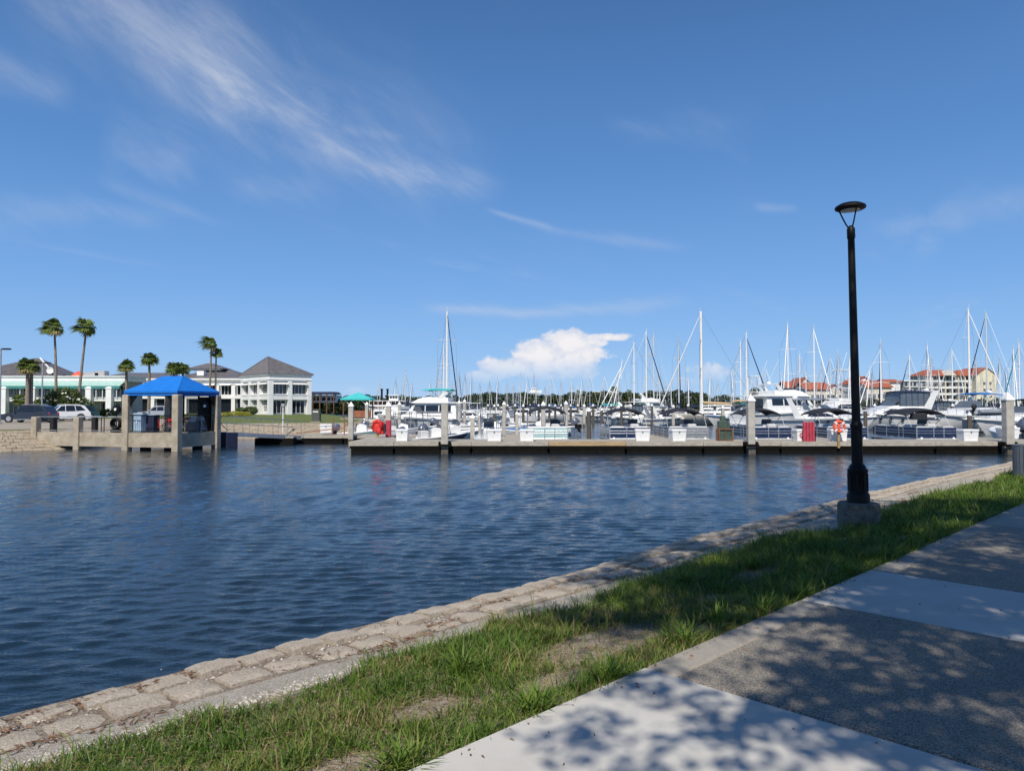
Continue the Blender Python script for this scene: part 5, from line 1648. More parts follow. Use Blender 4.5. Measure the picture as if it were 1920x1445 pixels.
# bumper tube, life jackets, life ring, red panel, planter, dock boxes
o = MB().lathe((0, 0, 0), [(.16, 0), (.19, .03), (.19, 1.02), (.16, 1.05)], 14).build('bumper_tube', RED, None, 40, loc=(X(728.5, 46.6), 46.6, DTOP - .02))
tag(o, 'upright faded red bumper tube in front of a capped pile', 'bumper')
t = thing('safety_post', 'tan post hung with bright red life vests on the inner dock', 'safety post', (X(708, 45.6), 45.6, DTOP - .05))
MB().box((0, 0, .55), (.16, .14, 1.1)).build('post', YELLOWISH, t)
m = MB()
m.tube([(-.2, -.1, .42), (-.28, -.12, .7), (-.2, -.12, .95), (0, -.14, 1.06), (.2, -.12, .95), (.26, -.12, .68), (.17, -.1, .45)], [.06, .12, .13, .12, .13, .12, .06], 8)
m.bbox((-.02, -.1, .70), (.36, .16, .56), .05)
m.bbox((.10, -.12, .48), (.26, .14, .34), .05)
m.build('red_vest', REDB, t, 60)
MB().bbox((.22, .05, .62), (.34, .2, .78), .06).build('vest_pack', REDB, t); MB().bbox((.44, .06, .62), (.16, .18, .5), .04).build('dark_bag', BLACKC, t)
t = thing('life_ring_post', 'orange life ring hanging on a tan wooden post', 'life ring', (X(1570, DY), DY - .08, DTOP - .3))
MB().bbox((0, 0, .62), (.13, .1, 1.3), .01).build('post', YELLOWISH, t)
ri = MB().ring((0, -.1, 1.12), .275, .075, 'Y', 26, 8).build('ring', ORANGE, t, 60)
for k in range(4):
    a = PI / 4 + k * PI / 2
    MB().box((.275 * math.cos(a), -.1, 1.12 + .275 * math.sin(a)), (.17, .165, .09), rot=Euler((0, -a, 0))).build('band', WHITE, ri)
MB().bbox((-.02, -.06, 1.15), (.2, .08, .34), .02).build('rope_bag', ORANGE, t)
MB().bbox((-.05, -.02, 1.45), (.16, .1, .14), .02).build('bracket', REDB, t)
t = thing('red_panel', 'upright red ribbed panel standing on the dock edge', 'ribbed panel', (X(1518, DY), DY + .12, DTOP - .12), .05)
MB().box((0, .06, .62), (.64, .05, 1.14)).build('back_sheet', RED, t)
for k in range(4): MB().bbox((-.25 + k * .165, 0, .62), (.135, .1, 1.12), .03).build('rib', RED, t)
MB().box((0, 0.0, .05), (.62, .16, .07)).build('foot_rail', WHITE, t); MB().box((.34, .1, .35), (.06, .2, .7)).build('side_strut', BLACKM, t)
MB().bbox((0, .05, 1.21), (.6, .1, .06), .02).build('top_rail', STEEL, t)
t = thing('timber_planter', 'brown timber framed bin with green panels on the dock', 'planter', (X(1358, DY + .9), DY + .9, DTOP))
for x in (-.37, .37):
    for y in (-.25, .25): MB().box((x, y, .33), (.08, .08, .66)).build('corner_post', WOODB, t)
for z in (.04, .66): MB().box((0, -.255, z), (.66, .06, .08)).build('cross_rail', WOODB, t); MB().box((0, .255, z), (.66, .06, .08)).build('cross_rail', WOODB, t)
MB().box((0, -.24, .35), (.03, .03, .55)).build('centre_stile', WOODB, t)
MB().box((0, 0, .34), (.64, .42, .6)).build('green_liner', GREENP, t)
t = thing('power_pedestal', 'green dock power pedestal behind the timber planter', 'power pedestal', (X(1354, DY + 1.7), DY + 1.7, DTOP))
MB().bbox((0, 0, .6), (.5, .4, 1.0), .05).build('body', GREENP, t); MB().bbox((.02, 0, 1.2), (.28, .26, .36), .04).build('meter_head', GREENP, t); MB().bbox((.3, 0, .75), (.22, .22, .5), .03).build('outlet_box', GREENP, t)
def dockbox(px, D, w, label, rz=0.0, par=None):
    t = thing('dock_box', label, 'dock box', (X(px, D), D, DTOP), rz, 'white fibreglass dock boxes')
    h = .56
    m = MB(); m.add([(-w * .44, -.27, 0), (w * .44, -.27, 0), (w * .44, .27, 0), (-w * .44, .27, 0), (-w * .49, -.31, h), (w * .49, -.31, h), (w * .49, .31, h), (-w * .49, .31, h)], [(0, 3, 2, 1), (4, 5, 6, 7), (0, 1, 5, 4), (1, 2, 6, 5), (2, 3, 7, 6), (3, 0, 4, 7)])
    m.build('body', BOXW, t)
    MB().bbox((0, 0, h + .045), (w * 1.04, .68, .10), .03).build('lid', BOXW, t)
    MB().box((0, -.335, h - .03), (.08, .03, .09)).build('hasp', STEEL, t)
    MB().box((0, -.285, .04), (w * .7, .03, .05)).build('skid', BOXW, t)
    return t
dockbox(755, DY + .75, .66, 'white dock box at the left end of the main dock, nearest the red bumper')
dockbox(926, DY + .7, .80, 'white dock box in front of the T-top skiff console', .08)
dockbox(988, DY + .65, .78, 'white dock box left of the pale teal pontoon boat', -.06)
dockbox(1204, DY + .75, .80, 'white dock box to the right of the first navy pontoon boat', -.10)
dockbox(1270, DY + .65, .80, 'white dock box in front of the grey pontoon boat', .10)
b = dockbox(1500, DY + .7, .66, 'white dock box with a reddish emblem partly behind the red panel', .04)
e = MB().ring((-.08, -.315, .34), .085, .022, 'Y', 14, 5).build('emblem', RED, b); MB().box((-.05, -.318, .22), (.05, .015, .16)).build('emblem_tail', RED, b)
dockbox(1569, DY + .8, .88, 'white dock box right behind the orange life ring', -.06)
dockbox(1813, DY + .6, .86, 'white dock box right of the long navy pontoon boat', .04)
dockbox(1888, DY + 4.0, 1.05, 'white dock box behind the thick right end pile', -.05)
dockbox(613, DB + .9, .84, 'white dock box on the inner dock near the shore', .05)

# ------------------------------------------------------------------ boats
# every builder makes the boat with its bow along local +y and the waterline at z = 0
def arc_canopy(w, y0, y1, z_mid, drop, th=0.07, n=9, valance=0.0):
    mb = MB(); vs = []
    rows = 7
    for j in range(rows):
        y = y0 + (y1 - y0) * j / (rows - 1)
        fy = 1 - abs(2 * j / (rows - 1) - 1) ** 2.5
        for i in range(n):
            u = -1 + 2 * i / (n - 1)
            vs.append((u * w / 2, y, z_mid - drop * abs(u) ** 2.3 - 0.10 * (1 - fy)))
    o = len(vs)
    vs += [(x, y, z - th) for x, y, z in vs]
    fs = []
    for j in range(rows - 1):
        for i in range(n - 1):
            a = j * n + i
            fs.append((a, a + 1, a + n + 1, a + n)); fs.append((o + a, o + a + n, o + a + n + 1, o + a + 1))
    for i in range(n - 1):
        fs.append((i, o + i, o + i + 1, i + 1)); a = (rows - 1) * n + i; fs.append((a, a + 1, o + a + 1, o + a))
    for j in range(rows - 1):
        a = j * n; fs.append((a, a + n, o + a + n, o + a)); a += n - 1; fs.append((a, o + a, o + a + n, a + n))
    return mb.add(vs, fs)

def outboard(par, loc, tilt=0.35, s=1.0, m=OUTB, name='outboard_motor'):
    """raised outboard motor: cowl with leg and propeller as sub-parts"""
    c = MB()
    prof = [(.20, -.20, -.05), (.24, -.28, .10), (.23, -.27, .30), (.17, -.20, .46), (.06, -.10, .50)]
    vs = []; n = 10
    for (w, d, z) in prof:
        for k in range(n):
            a = 2 * PI * k / n
            vs.append((w * math.cos(a) * s, (d * math.sin(a) * 1.25 - .05) * s, z * s))
    fs = []
    for i in range(len(prof) - 1):
        for k in range(n):
            l = (k + 1) % n; fs.append((i * n + k, i * n + l, (i + 1) * n + l, (i + 1) * n + k))
    fs.append(tuple(range(n - 1, -1, -1))); fs.append(tuple((len(prof) - 1) * n + k for k in range(n)))
    c.add(vs, fs)
    o = c.build(name, m, par, 45, loc=loc)
    o.rotation_euler = (-tilt, 0, 0)
    l = MB(); l.prism([(-.16 * s, -.05 * s), (.12 * s, -.05 * s), (.06 * s, -.62 * s), (-.10 * s, -.62 * s)], .13 * s, .16 * s); l.box((0, -.03 * s, -.60 * s), (.22 * s, .44 * s, .03 * s)); l.prism([(-.14 * s, -.62 * s), (.10 * s, -.62 * s), (.02 * s, -.86 * s), (-.08 * s, -.86 * s)], .05 * s, .09 * s)
    l.build('leg', BLACKM, o)
    p = MB()
    for k in range(3):
        a = k * 2 * PI / 3
        p.box((math.cos(a) * .09 * s, -.24 * s, -.72 * s + math.sin(a) * .09 * s), (.14 * s, .025 * s, .09 * s), rot=Euler((0, -a, .35)))
    p.cyl((0, -.12 * s, -.72 * s), (0, -.27 * s, -.72 * s), .035 * s, n=8)
    p.build('propeller', STEEL, o)
    return o

def pontoon(label, px, D, panel, canopy=BLACKC, L=6.0, W=2.45, can=(1.3, 4.0), rz=0.0, canh=2.45, folded=False):
    t = thing('pontoon_boat', label, 'pontoon boat', (X(px, D), D, WATER), rz, 'pontoon boats moored behind the main dock')
    for s in (-1, 1):
        m = MB(); m.tube([(s * .82, .05, .12), (s * .82, .1, .12), (s * .82, L - .8, .12), (s * .82, L - .25, .2), (s * .82, L + .15, .33)], [.28, .32, .32, .22, .05], 12); m.build('pontoon', ALU, t, 40)
    m = MB(); m.box((0, L / 2, .55), (W, L, .12)); m.build('deck', ALU, t)
    for k in range(5): MB().box((0, .3 + k * (L - .6) / 4, .44), (W - .3, .08, .12)).build('cross_member', STEEL, t)
    z0, z1 = .64, 1.30
    sides = MB()
    def panelbox(a, b, y, along='x', nm='fence_panel'):
        d = b - a; c = (a + b) / 2
        m = MB()
        if along == 'x': m.box((c, y, (z0 + z1) / 2), (d - .05, .03, z1 - z0 - .06))
        else: m.box((y, c, (z0 + z1) / 2), (.03, d - .05, z1 - z0 - .06))
        m.build(nm, panel, t)
    xs = [-W / 2 + .04, -.18, .42, W / 2 - .04]
    for i in range(3): panelbox(xs[i], xs[i + 1], .12, 'x', 'gate_panel' if i == 1 else 'fence_panel')
    ys = [.12, 1.6, 2.1, 3.6, L - 1.1]
    for s in (-1, 1):
        for i in range(4): panelbox(ys[i], ys[i + 1], s * (W / 2 - .05), 'y')
    r = MB()
    for z in (z0, z0 + .30, z0 + .45, z1):
        r.cyl((-W / 2 + .04, .09, z), (W / 2 - .04, .09, z), .018, n=6)
        for s in (-1, 1): r.cyl((s * (W / 2 - .03), .1, z), (s * (W / 2 - .03), L - 1.1, z), .018, n=6)
    for x in xs: r.box((x, .09, (z0 + z1) / 2 - .03), (.045, .045, z1 - z0 + .06))
    for s in (-1, 1):
        for y in ys: r.box((s * (W / 2 - .03), y, (z0 + z1) / 2 - .03), (.04, .045, z1 - z0 + .06))
        # rounded bow corner
        r.tube([(s * (W / 2 - .03), L - 1.1, z1), (s * (W / 2 - .1), L - .55, z1 - .12), (s * (W / 2 - .3), L - .2, z1 - .5), (s * (W / 2 - .45), L - .1, z0)], .02, 6)
    r.build('rails', ALU, t)
    for s in (-1, 1):
        m = MB(); m.add([(s * (W / 2 - .05), L - 1.1, z0), (s * (W / 2 - .05), L - 1.1, z1 - .04), (s * (W / 2 - .12), L - .6, z1 - .14), (s * (W / 2 - .3), L - .24, z1 - .5), (s * (W / 2 - .42), L - .14, z0)] + [(s * (W / 2 - .08), L - 1.1, z0), (s * (W / 2 - .08), L - 1.1, z1 - .04), (s * (W / 2 - .15), L - .6, z1 - .14), (s * (W / 2 - .33), L - .24, z1 - .5), (s * (W / 2 - .45), L - .14, z0)],
                        [(0, 1, 2, 3, 4), (9, 8, 7, 6, 5)] + [(i, (i + 1) % 5, 5 + (i + 1) % 5, 5 + i) for i in range(5)]); m.build('bow_panel', panel, t)
    m = MB(); m.box((0, .09, .585), (W + .04, .1, .07)); m.build('deck_trim', WHITE, t)
    for (x, y, w, d) in ((-.72, .55, .85, .75), (.78, .55, .72, .75), (-.85, 4.2, .6, 1.6), (.85, 4.2, .6, 1.6)):
        st = MB(); st.bbox((x, y, .85), (w, d, .45), .04); so = st.build('seat', CUSH, t)
        b = MB(); b.bbox((x, y - d / 2 + .1 if d < 1 else y, 1.21), (w, .22 if d < 1 else d, .30), .07); b.build('cushion', CUSH, so)
    c = MB(); c.prism([(2.2, .6), (2.9, .6), (2.8, 1.35), (2.4, 1.45)], .75, .65); c.build('console', CUSH, t, loc=(.6, 0, 0))
    MB().ring((.6, 2.2, 1.32), .17, .018, 'Y', 14, 5).build('steering_wheel', BLACKM, t)
    MB().box((.6, 2.72, 1.58), (.62, .02, .34), rot=Euler((.35, 0, 0))).build('windshield', CLEARV, t)
    MB().bbox((.55, 1.7, 1.05), (.55, .5, .85), .08).build('helm_chair', CUSH, t)
    arc_canopy(W - .1, can[0], can[1], canh, .34).build('bimini_top', canopy, t, 60)
    f = MB()
    for s in (-1, 1):
        x = s * (W / 2 - .08)
        for y in can: f.cyl((s * (W / 2 - .06), (can[0] + can[1]) / 2 - .1, z1), (x, y, canh - .38), .02, n=6)
        f.cyl((s * (W / 2 - .06), can[0] - .5, z1), (x, can[0] + .1, canh - .4), .014, n=5)
    f.build('bimini_frame', STEEL, t)
    for s in (-1, 1):
        fe = MB(); fe.lathe((s * .95, .0, .45), [(.02, -.26), (.09, -.2), (.095, .2), (.03, .27)], 10); fe.build('fender', WHITE, t, 50)
        ml = MB(); a = Vector((s * 1.05, .1, .62)); b = Vector((s * 1.25 - .1, -.95, .68)); ml.tube([a, a.lerp(b, .5) - Vector((0, 0, .12)), b], .014, 5); ml.build('mooring_line', ROPE, t)
    if folded: MB().bbox((-.35, can[0] + .2, canh - .5), (.9, .5, .38), .1).build('hanging_bag', canopy, t)
    return t
PD = 43.75
pontoon('pale teal pontoon boat with black canopy left of the brown timber pile', 1027, PD, TEALP, can=(0.8, 3.9), canh=2.55)
pontoon('first navy pontoon boat, left of two white dock boxes', 1181, PD, NAVY, can=(1.4, 4.0))
pontoon('grey panelled pontoon boat beside the timber planter', 1292, PD, GREYP, can=(1.0, 3.6))
pontoon('navy pontoon boat just right of the front pile, left of the red panel', 1447, PD, NAVY, can=(1.6, 4.4))
pontoon('navy pontoon boat behind the life ring and the lamp post', 1590, PD, NAVY, can=(1.6, 4.2))
pontoon('long navy pontoon boat right of the lamp post with bagged cover', 1757, PD, NAVY, can=(1.2, 3.9), folded=True, L=6.2)

def skiff(label, px, D, L, B, rz, hullm, top=True, fs=.55, fb=.85, motors=1, tilt=.55, topm=BLACKC, mscale=1.0, cat='center console boat', name='console_boat', group='open fishing boats'):
    t = thing(name, label, cat, (X(px, D), D, WATER), rz, group)
    h, d, half, zf = hullmesh(L, B, fs, fb, .3, .7)
    h.build('hull', hullm, t, 40)
    g = MB(); pts = {-1: [], 1: []}
    for i in range(9):
        u = i / 8
        for s in (-1, 1): pts[s].append((s * half(u), -L / 2 + u * L, zf(u) + .01))
    g.tube(pts[-1] + pts[1][::-1], .045, 6); g.build('gunwale', WHITE, t, 60)
    d.build('deck', WHITE, t, 40)
    c = MB(); c.prism([(-.45, .4), (.35, .4), (.28, 1.12), (-.2, 1.25), (-.42, 1.05)], .8, .7); c.build('console', WHITE, t)
    MB().box((0, .12, 1.42), (.66, .02, .42), rot=Euler((.3, 0, 0))).build('windshield', CLEARV, t)
    MB().bbox((0, -.85, .78), (.85, .5, .5), .05).build('leaning_seat', CUSH, t)
    MB().ring((0, -.5, 1.1), .15, .015, 'Y', 14, 5).build('steering_wheel', BLACKM, t)
    if top:
        m = MB(); m.bbox((0, -.15, 2.16), (B * .72, 1.9, .07), .03); m.build('t_top', topm, t)
        f = MB()
        for s in (-1, 1):
            f.cyl((s * .5, .4, .5), (s * .52, .55, 2.13), .024, n=6); f.cyl((s * .5, -.55, .5), (s * .55, -.75, 2.13), .024, n=6)
            f.cyl((s * .5, .4, 1.3), (s * .53, -.6, 1.7), .016, n=5); f.cyl((s * .52, .55, 1.95), (s * .55, -.75, 1.95), .016, n=5)
        f.build('t_top_frame', STEEL, t)
        rh = MB()
        for k in range(5): rh.cyl((-.6 + k * .3, -1.05, 2.1), (-.62 + k * .31, -1.3, 2.55), .022, n=5)
        rh.build('rod_holder', STEEL, t)
    for k in range(motors):
        x = 0 if motors == 1 else (-.32 + .64 * k)
        outboard(t, (x, -L / 2 - .22, fs + .25), tilt, mscale)
    return t
skiff('grey hulled skiff with navy T-top and raised outboard behind the front pile', 818, 46.5, 4.2, 1.9, -1.15, SLATEH, topm=NAVYC, tilt=.9)
skiff('white T-top console skiff moored bow out behind the second dock box', 917, 46.4, 4.6, 1.9, .1, SLATEH, topm=WHITE, tilt=.2, fs=.5)
skiff('white open boat with a large raised grey outboard left of the short pile', 852, 52.5, 5.0, 2.0, -.9, WHITE, top=False, tilt=1.0, mscale=1.15)
skiff('white console boat with grey covered motor behind the thick right pile', 1891, 50.5, 6.0, 2.3, -.35, WHITE, top=False, tilt=.3, mscale=1.4, fb=1.1, fs=.75)
skiff('pale green open skiff tied along the inner dock near the gazebo', 681, 55.5, 3.6, 1.6, -1.5, mat('pale_green_gelcoat', (0.30, 0.48, 0.45), 0.3, 0.05, 2), top=False, fs=.5, tilt=.2)
skiff('white console boat with low roof behind the leftmost dock box', 757, 57, 5.6, 2.1, -1.3, WHITE, topm=WHITE, fs=.7, fb=1.0)
skiff('white fishing boat with pale top beyond the raised outboard', 884, 64, 6.5, 2.4, -1.2, WHITE, topm=WHITE, fs=.8, fb=1.2)
skiff('white bay boat with white top behind the slim capped piles', 930, 60, 6.2, 2.2, -1.5, WHITE, topm=WHITE, fs=.7, fb=1.1)
skiff('navy topped console boat moored left of the teal pontoon boat', 1012, 66, 6.0, 2.2, 1.3, WHITE, topm=NAVYC, fs=.7, fb=1.1)

# blue covered sailing dinghy
def cover_boat(label, px, D, L, B, rz, cm, name='covered_dinghy'):
    t = thing(name, label, 'dinghy', (X(px, D), D, WATER), rz)
    h, d, half, zf = hullmesh(L, B, .5, .75, .2, .5); h.build('hull', WHITE, t, 40)
    m = MB(); n = 9; vs = []
    for i in range(n):
        u = i / (n - 1); w = half(u) * .9; y = -L / 2 + u * L; z = zf(u)
        vs += [(-w, y, z - .06), (0, y, z + .30 * math.sin(PI * min(1, u + .12))), (w, y, z - .06)]
    fs = []
    for i in range(n - 1):
        for j in range(2): a = i * 3 + j; fs.append((a, a + 1, a + 4, a + 3))
    m.add(vs, fs); m.build('cover', cm, t, 50)
    g = MB(); pts = {-1: [], 1: []}
    for i in range(9):
        u = i / 8
        for s in (-1, 1): pts[s].append((s * half(u), -L / 2 + u * L, zf(u) + .02))
    g.tube(pts[-1] + pts[1][::-1], .06, 6); g.build('rub_rail', WHITE, t, 60)
    MB().cyl((0, .4, .5), (0, .4, 5.2), .035, n=6).build('mast', ALUP, t)
cover_boat('small white dinghy under a bright blue cover behind the slim piles', 985, 58, 5.6, 2.0, 1.45, BLUEB)

def inflatable(label, px, D, zc, rz):
    t = thing('inflatable_dinghy', label, 'inflatable dinghy', (X(px, D), D, zc), rz)
    m = MB(); m.tube([(-.62, -1.5, 0), (-.64, .6, 0), (-.5, 1.25, .1), (0, 1.6, .16), (.5, 1.25, .1), (.64, .6, 0), (.62, -1.5, 0)], [.17, .21, .21, .2, .21, .21, .17], 10); m.build('tube', GREYP, t, 60)
    MB().prism([(-1.35, -.12), (1.2, -.05), (1.0, -.28), (-1.35, -.34)], 1.1, .7).build('hull_bottom', GREYW, t)
    MB().box((0, -1.25, .02), (1.0, .08, .4)).build('transom', WHITE, t)
    MB().box((0, -.2, .05), (1.0, .25, .05)).build('thwart', CUSH, t)
    outboard(t, (0, -1.4, .3), .3, .7, RUBBER)
    st = MB(); st.tube([(-.5, .2, .2), (0, .25, 1.4), (.5, .2, .2)], .02, 5); st.build('lifting_bridle', ROPE, t)
inflatable('grey inflatable dinghy hung on davits behind the thick right pile', 1852, 62, Z(772, 62), -1.35)

# ------------------------------------------------------------------ motor yachts
def side_glass(par, w, poly, m=GLASS, name='window', th=.03):
    for s in (-1, 1):
        n = len(poly)
        vs = [(s * (w(y, z) + .012), y, z) for y, z in poly] + [(s * (w(y, z) - th), y, z) for y, z in poly]
        MB().add(vs, [tuple(range(n)), tuple(range(2 * n - 1, n - 1, -1))] + [(i, (i + 1) % n, n + (i + 1) % n, n + i) for i in range(n)]).build(name, m, par)

def yacht_base(label, px, D, L, B, rz, fs, fb, hullm=WHITE, name='motor_yacht', cat='motor yacht', stripe=None, group=None):
    t = thing(name, label, cat, (X(px, D), D, WATER), rz, group)
    h, d, half, zf = hullmesh(L, B, fs, fb, .5, L * .12, n=15, full=2.4)
    h.build('hull', hullm, t, 35); d.build('deck', WHITE, t, 40)
    g = MB(); pts = {-1: [], 1: []}
    for i in range(13):
        u = i / 12
        for s in (-1, 1): pts[s].append((s * (half(u) + .02), -L / 2 + u * L, zf(u) - .16))
    g.tube(pts[-1], .05, 6); g.tube(pts[1], .05, 6); g.build('rub_rail', STEEL if stripe is None else stripe, t, 60)
    r = MB(); rail(r, half, zf, L, .45, .985, .62, 9, .022); r.build('bow_rail', STEEL, t)
    return t, half, zf

def portlights(t, half, zf, L, us, frac=.72):
    for u in us:
        for s in (-1, 1):
            y = -L / 2 + u * L; z = zf(u) * frac
            w = half(u)
            MB().lathe((0, 0, 0), [(.16, -.05), (.16, .035), (.02, .04)], 12, 'X' ).build('portlight', GLASS, t, loc=(s * w * .95, y, z))

def cruiser_express(label, px, D, L, B, rz, canvas=NAVYC, arch=True, encl=True, hullm=WHITE, stripe=None):
    """sport cruiser: raked deckhouse, windscreen, canvas enclosure and a raked radar arch"""
    t, half, zf = yacht_base(label, px, D, L, B, rz, L * .105, L * .155, hullm, 'sport_cruiser', 'sport cruiser', stripe, 'motor cruisers behind the pontoon boats')
    zd = zf(.5) - .05
    c = MB(); c.prism([(-L * .22, zd - .2), (L * .30, zd - .1), (L * .20, zd + L * .045), (L * .04, zd + L * .085), (-L * .22, zd + L * .085)], B * .80, B * .62, zd - .2, zd + L * .085); c.build('deckhouse', WHITE, t, 25)
    side_glass(t, c.w, [(L * .16, zd + L * .022), (L * .08, zd + L * .055), (-L * .10, zd + L * .055), (-L * .12, zd + L * .022)], NAVYC, 'side_window')
    ws = MB(); z1 = zd + L * .085; ws.prism([(L * .05, z1 - .02), (L * .045, z1), (-L * .02, z1 + L * .055), (-L * .025, z1 + L * .05)], B * .62, B * .52); ws.build('windscreen', CLEARV, t)
    if arch:
        for s in (-1, 1):
            MB().prism([(-L * .16, zd), (-L * .24, zd), (-L * .33, z1 + L * .115), (-L * .29, z1 + L * .125)], .12).build('arch_leg', WHITE, t, loc=(s * B * .40, 0, 0))
        MB().bbox((0, -L * .31, z1 + L * .118), (B * .84, L * .05, .12), .03).build('arch_top', WHITE, t)
        MB().lathe((0, 0, 0), [(.28, 0), (.30, .06), (.26, .2), (.05, .24)], 14).build('radar_dome', WHITE, t, 40, loc=(0, -L * .31, z1 + L * .125))
    arc_canopy(B * .72, -L * .28, L * .0, z1 + L * .125, .14).build('canvas_top', canvas, t, 60)
    if encl:
        e = MB(); e.prism([(-L * .27, z1), (L * .0, z1 + .02), (-L * .015, z1 + L * .11), (-L * .27, z1 + L * .11)], B * .68, B * .66); e.build('clear_curtain', CLEARV, t)
        m = MB()
        for k in range(6):
            y = -L * .27 + k * L * .053
            for s in (-1, 1): m.cyl((s * B * .345, y, z1), (s * B * .335, y, z1 + L * .115), .03, n=4)
        tag(m.build('curtain_seams', canvas, t), kind='stuff')
    else:
        m = MB()
        for s in (-1, 1):
            m.cyl((s * B * .36, -L * .12, z1 - .2), (s * B * .35, -L * .27, z1 + L * .105), .022, n=5); m.cyl((s * B * .36, -L * .12, z1 - .2), (s * B * .35, -L * .01, z1 + L * .105), .022, n=5)
        m.build('canvas_frame', STEEL, t)
    portlights(t, half, zf, L, (.50, .60, .68))
    MB().box((0, -L / 2 - .35, .35), (B * .8, .75, .1)).build('swim_platform', WHITE, t)
    MB().tube([(0, L * .49, zf(1) + .02), (0, L * .53, zf(1) + .02), (0, L * .535, zf(1) - .25)], .05, 6).build('anchor', STEEL, t)
    return t

def yacht_sedan(label, px, D, L, B, rz, top=WHITE, bimini=None, aft_glass=True):
    """flybridge sedan yacht with a saloon, big windows and a raised bridge"""
    t, half, zf = yacht_base(label, px, D, L, B, rz, L * .11, L * .165, group='motor cruisers behind the pontoon boats')
    zd = zf(.4) - .05
    hs = 2.0
    c = MB(); c.prism([(-L * .30, zd - .3), (L * .30, zd - .05), (L * .17, zd + .75), (L * .10, zd + hs), (-L * .30, zd + hs)], B * .84, B * .70, zd - .3, zd + hs); c.build('saloon', WHITE, t, 25)
    zw = zd + hs * .45; zt = zd + hs * .86
    side_glass(t, c.w, [(L * .12, zw), (L * .095, zt), (0, zt), (0, zw)])
    side_glass(t, c.w, [(-.1, zw), (-.1, zt), (-L * .13, zt), (-L * .13, zw)])
    side_glass(t, c.w, [(-L * .14, zw), (-L * .14, zt), (-L * .25, zt), (-L * .25, zw)])
    f = MB(); f.prism([(L * .155, zd + .95), (L * .115, zt), (L * .105, zt - .02), (L * .145, zd + .93)], B * .62, B * .58); f.build('front_window', GLASS, t)
    if aft_glass: MB().box((0, -L * .302, zd + hs * .5), (B * .4, .04, hs * .72)).build('aft_door', GLASS, t)
    b = MB(); b.bbox((0, -L * .13, zd + hs + .07), (B * .84, L * .52, .14), .04); b.build('flybridge_deck', WHITE, t)
    k = MB(); k.prism([(-L * .22, zd + hs + .12), (L * .12, zd + hs + .12), (L * .06, zd + hs + .62), (-L * .02, zd + hs + .85), (-L * .22, zd + hs + .72)], B * .76, B * .64); k.build('flybridge', WHITE, t, 25)
    MB().prism([(L * .03, zd + hs + .68), (L * .025, zd + hs + .7), (-L * .01, zd + hs + 1.05), (-L * .015, zd + hs + 1.02)], B * .56, B * .5).build('bridge_screen', CLEARV, t)
    MB().box((0, -L * .42, zd + hs + .02), (B * .8, L * .22, .07)).build('cockpit_roof', WHITE, t)
    p = MB()
    for s in (-1, 1): p.cyl((s * B * .36, -L * .5, zd - .3), (s * B * .36, -L * .5, zd + hs), .04, n=6)
    p.build('roof_posts', WHITE, t)
    if bimini:
        arc_canopy(B * .74, -L * .24, L * .03, zd + hs + 2.0, .2).build('bimini_top', bimini, t, 60)
        m = MB()
        for s in (-1, 1):
            for y in (-L * .22, L * .01): m.cyl((s * B * .32, -L * .1, zd + hs + .6), (s * B * .34, y, zd + hs + 1.8), .025, n=5)
        m.build('bimini_frame', STEEL, t)
    for s in (-1, 1): MB().prism([(-L * .12, zd + hs + .7), (-L * .17, zd + hs + .7), (-L * .21, zd + hs + 1.5), (-L * .18, zd + hs + 1.5)], .1).build('arch_leg', WHITE, t, loc=(s * B * .33, 0, 0))
    MB().bbox((0, -L * .195, zd + hs + 1.52), (B * .70, .5, .1), .03).build('arch_top', WHITE, t)
    MB().lathe((0, 0, 0), [(.28, 0), (.30, .08), (.2, .25), (.03, .28)], 14).build('radar_dome', WHITE, t, 40, loc=(0, -L * .195, zd + hs + 1.57))
    portlights(t, half, zf, L, (.58, .68))
    MB().box((0, -L / 2 - .35, .35), (B * .8, .75, .1)).build('swim_platform', WHITE, t)
    return t

cruiser_express('white sport cruiser with navy enclosed canvas, bow hidden by the lamp post', 1672, 80, 13.0, 3.9, PI / 2 + .12, stripe=NAVYC)
cruiser_express('large white cruiser with blue bridge canvas left of the thick right pile', 1818, 73, 12.0, 4.0, PI / 2 + .55, canvas=BLUEB, encl=False)
yacht_sedan('large white sedan yacht with dark cabin door left of the lamp post', 1478, 92, 14.5, 4.5, -PI / 2 + .30)
yacht_sedan('white sedan cruiser with wide dark windows behind the leftmost skiff', 803, 84, 12.0, 4.0, PI / 2 - .15, bimini=TURQ).scale = (1, 1, .84)
cruiser_express('white cruiser with black two tier canvas behind the long navy pontoon boat', 1742, 96, 10.0, 3.5, PI / 2 + .2, canvas=BLACKC)
cruiser_express('white cuddy cruiser behind the first navy pontoon boat, nearer of two', 1180, 104, 8.5, 3.0, PI / 2 - .2, canvas=BLACKC)
cruiser_express('white cuddy cruiser with grey hull shade left of the cream ketch', 1246, 100, 8.0, 2.9, -PI / 2 + .3, canvas=GREYP, encl=False)
cruiser_express('white cruiser with teal canvas left of the first navy pontoon canopy', 1128, 118, 9.0, 3.1, PI / 2, canvas=TEALC, encl=False)
cruiser_express('white cruiser with navy canvas right of the sedan cruiser', 878, 96, 9.5, 3.3, -PI / 2, canvas=NAVYC)
cruiser_express('white cruiser bow on beyond the navy pontoon right of the front pile', 1546, 78, 10.5, 3.7, PI + .75, canvas=GREYP, encl=False)
cruiser_express('white cruiser with teal canvas behind the front pile near the ketch', 1382, 98, 9.5, 3.3, PI / 2 + .3, canvas=TURQ, encl=False, hullm=WHITE, stripe=BLUEB)
cruiser_express('white cruiser with radar arch at the right picture edge', 1915, 66, 10.0, 3.6, PI / 2 + .2, canvas=BLACKC, encl=False)
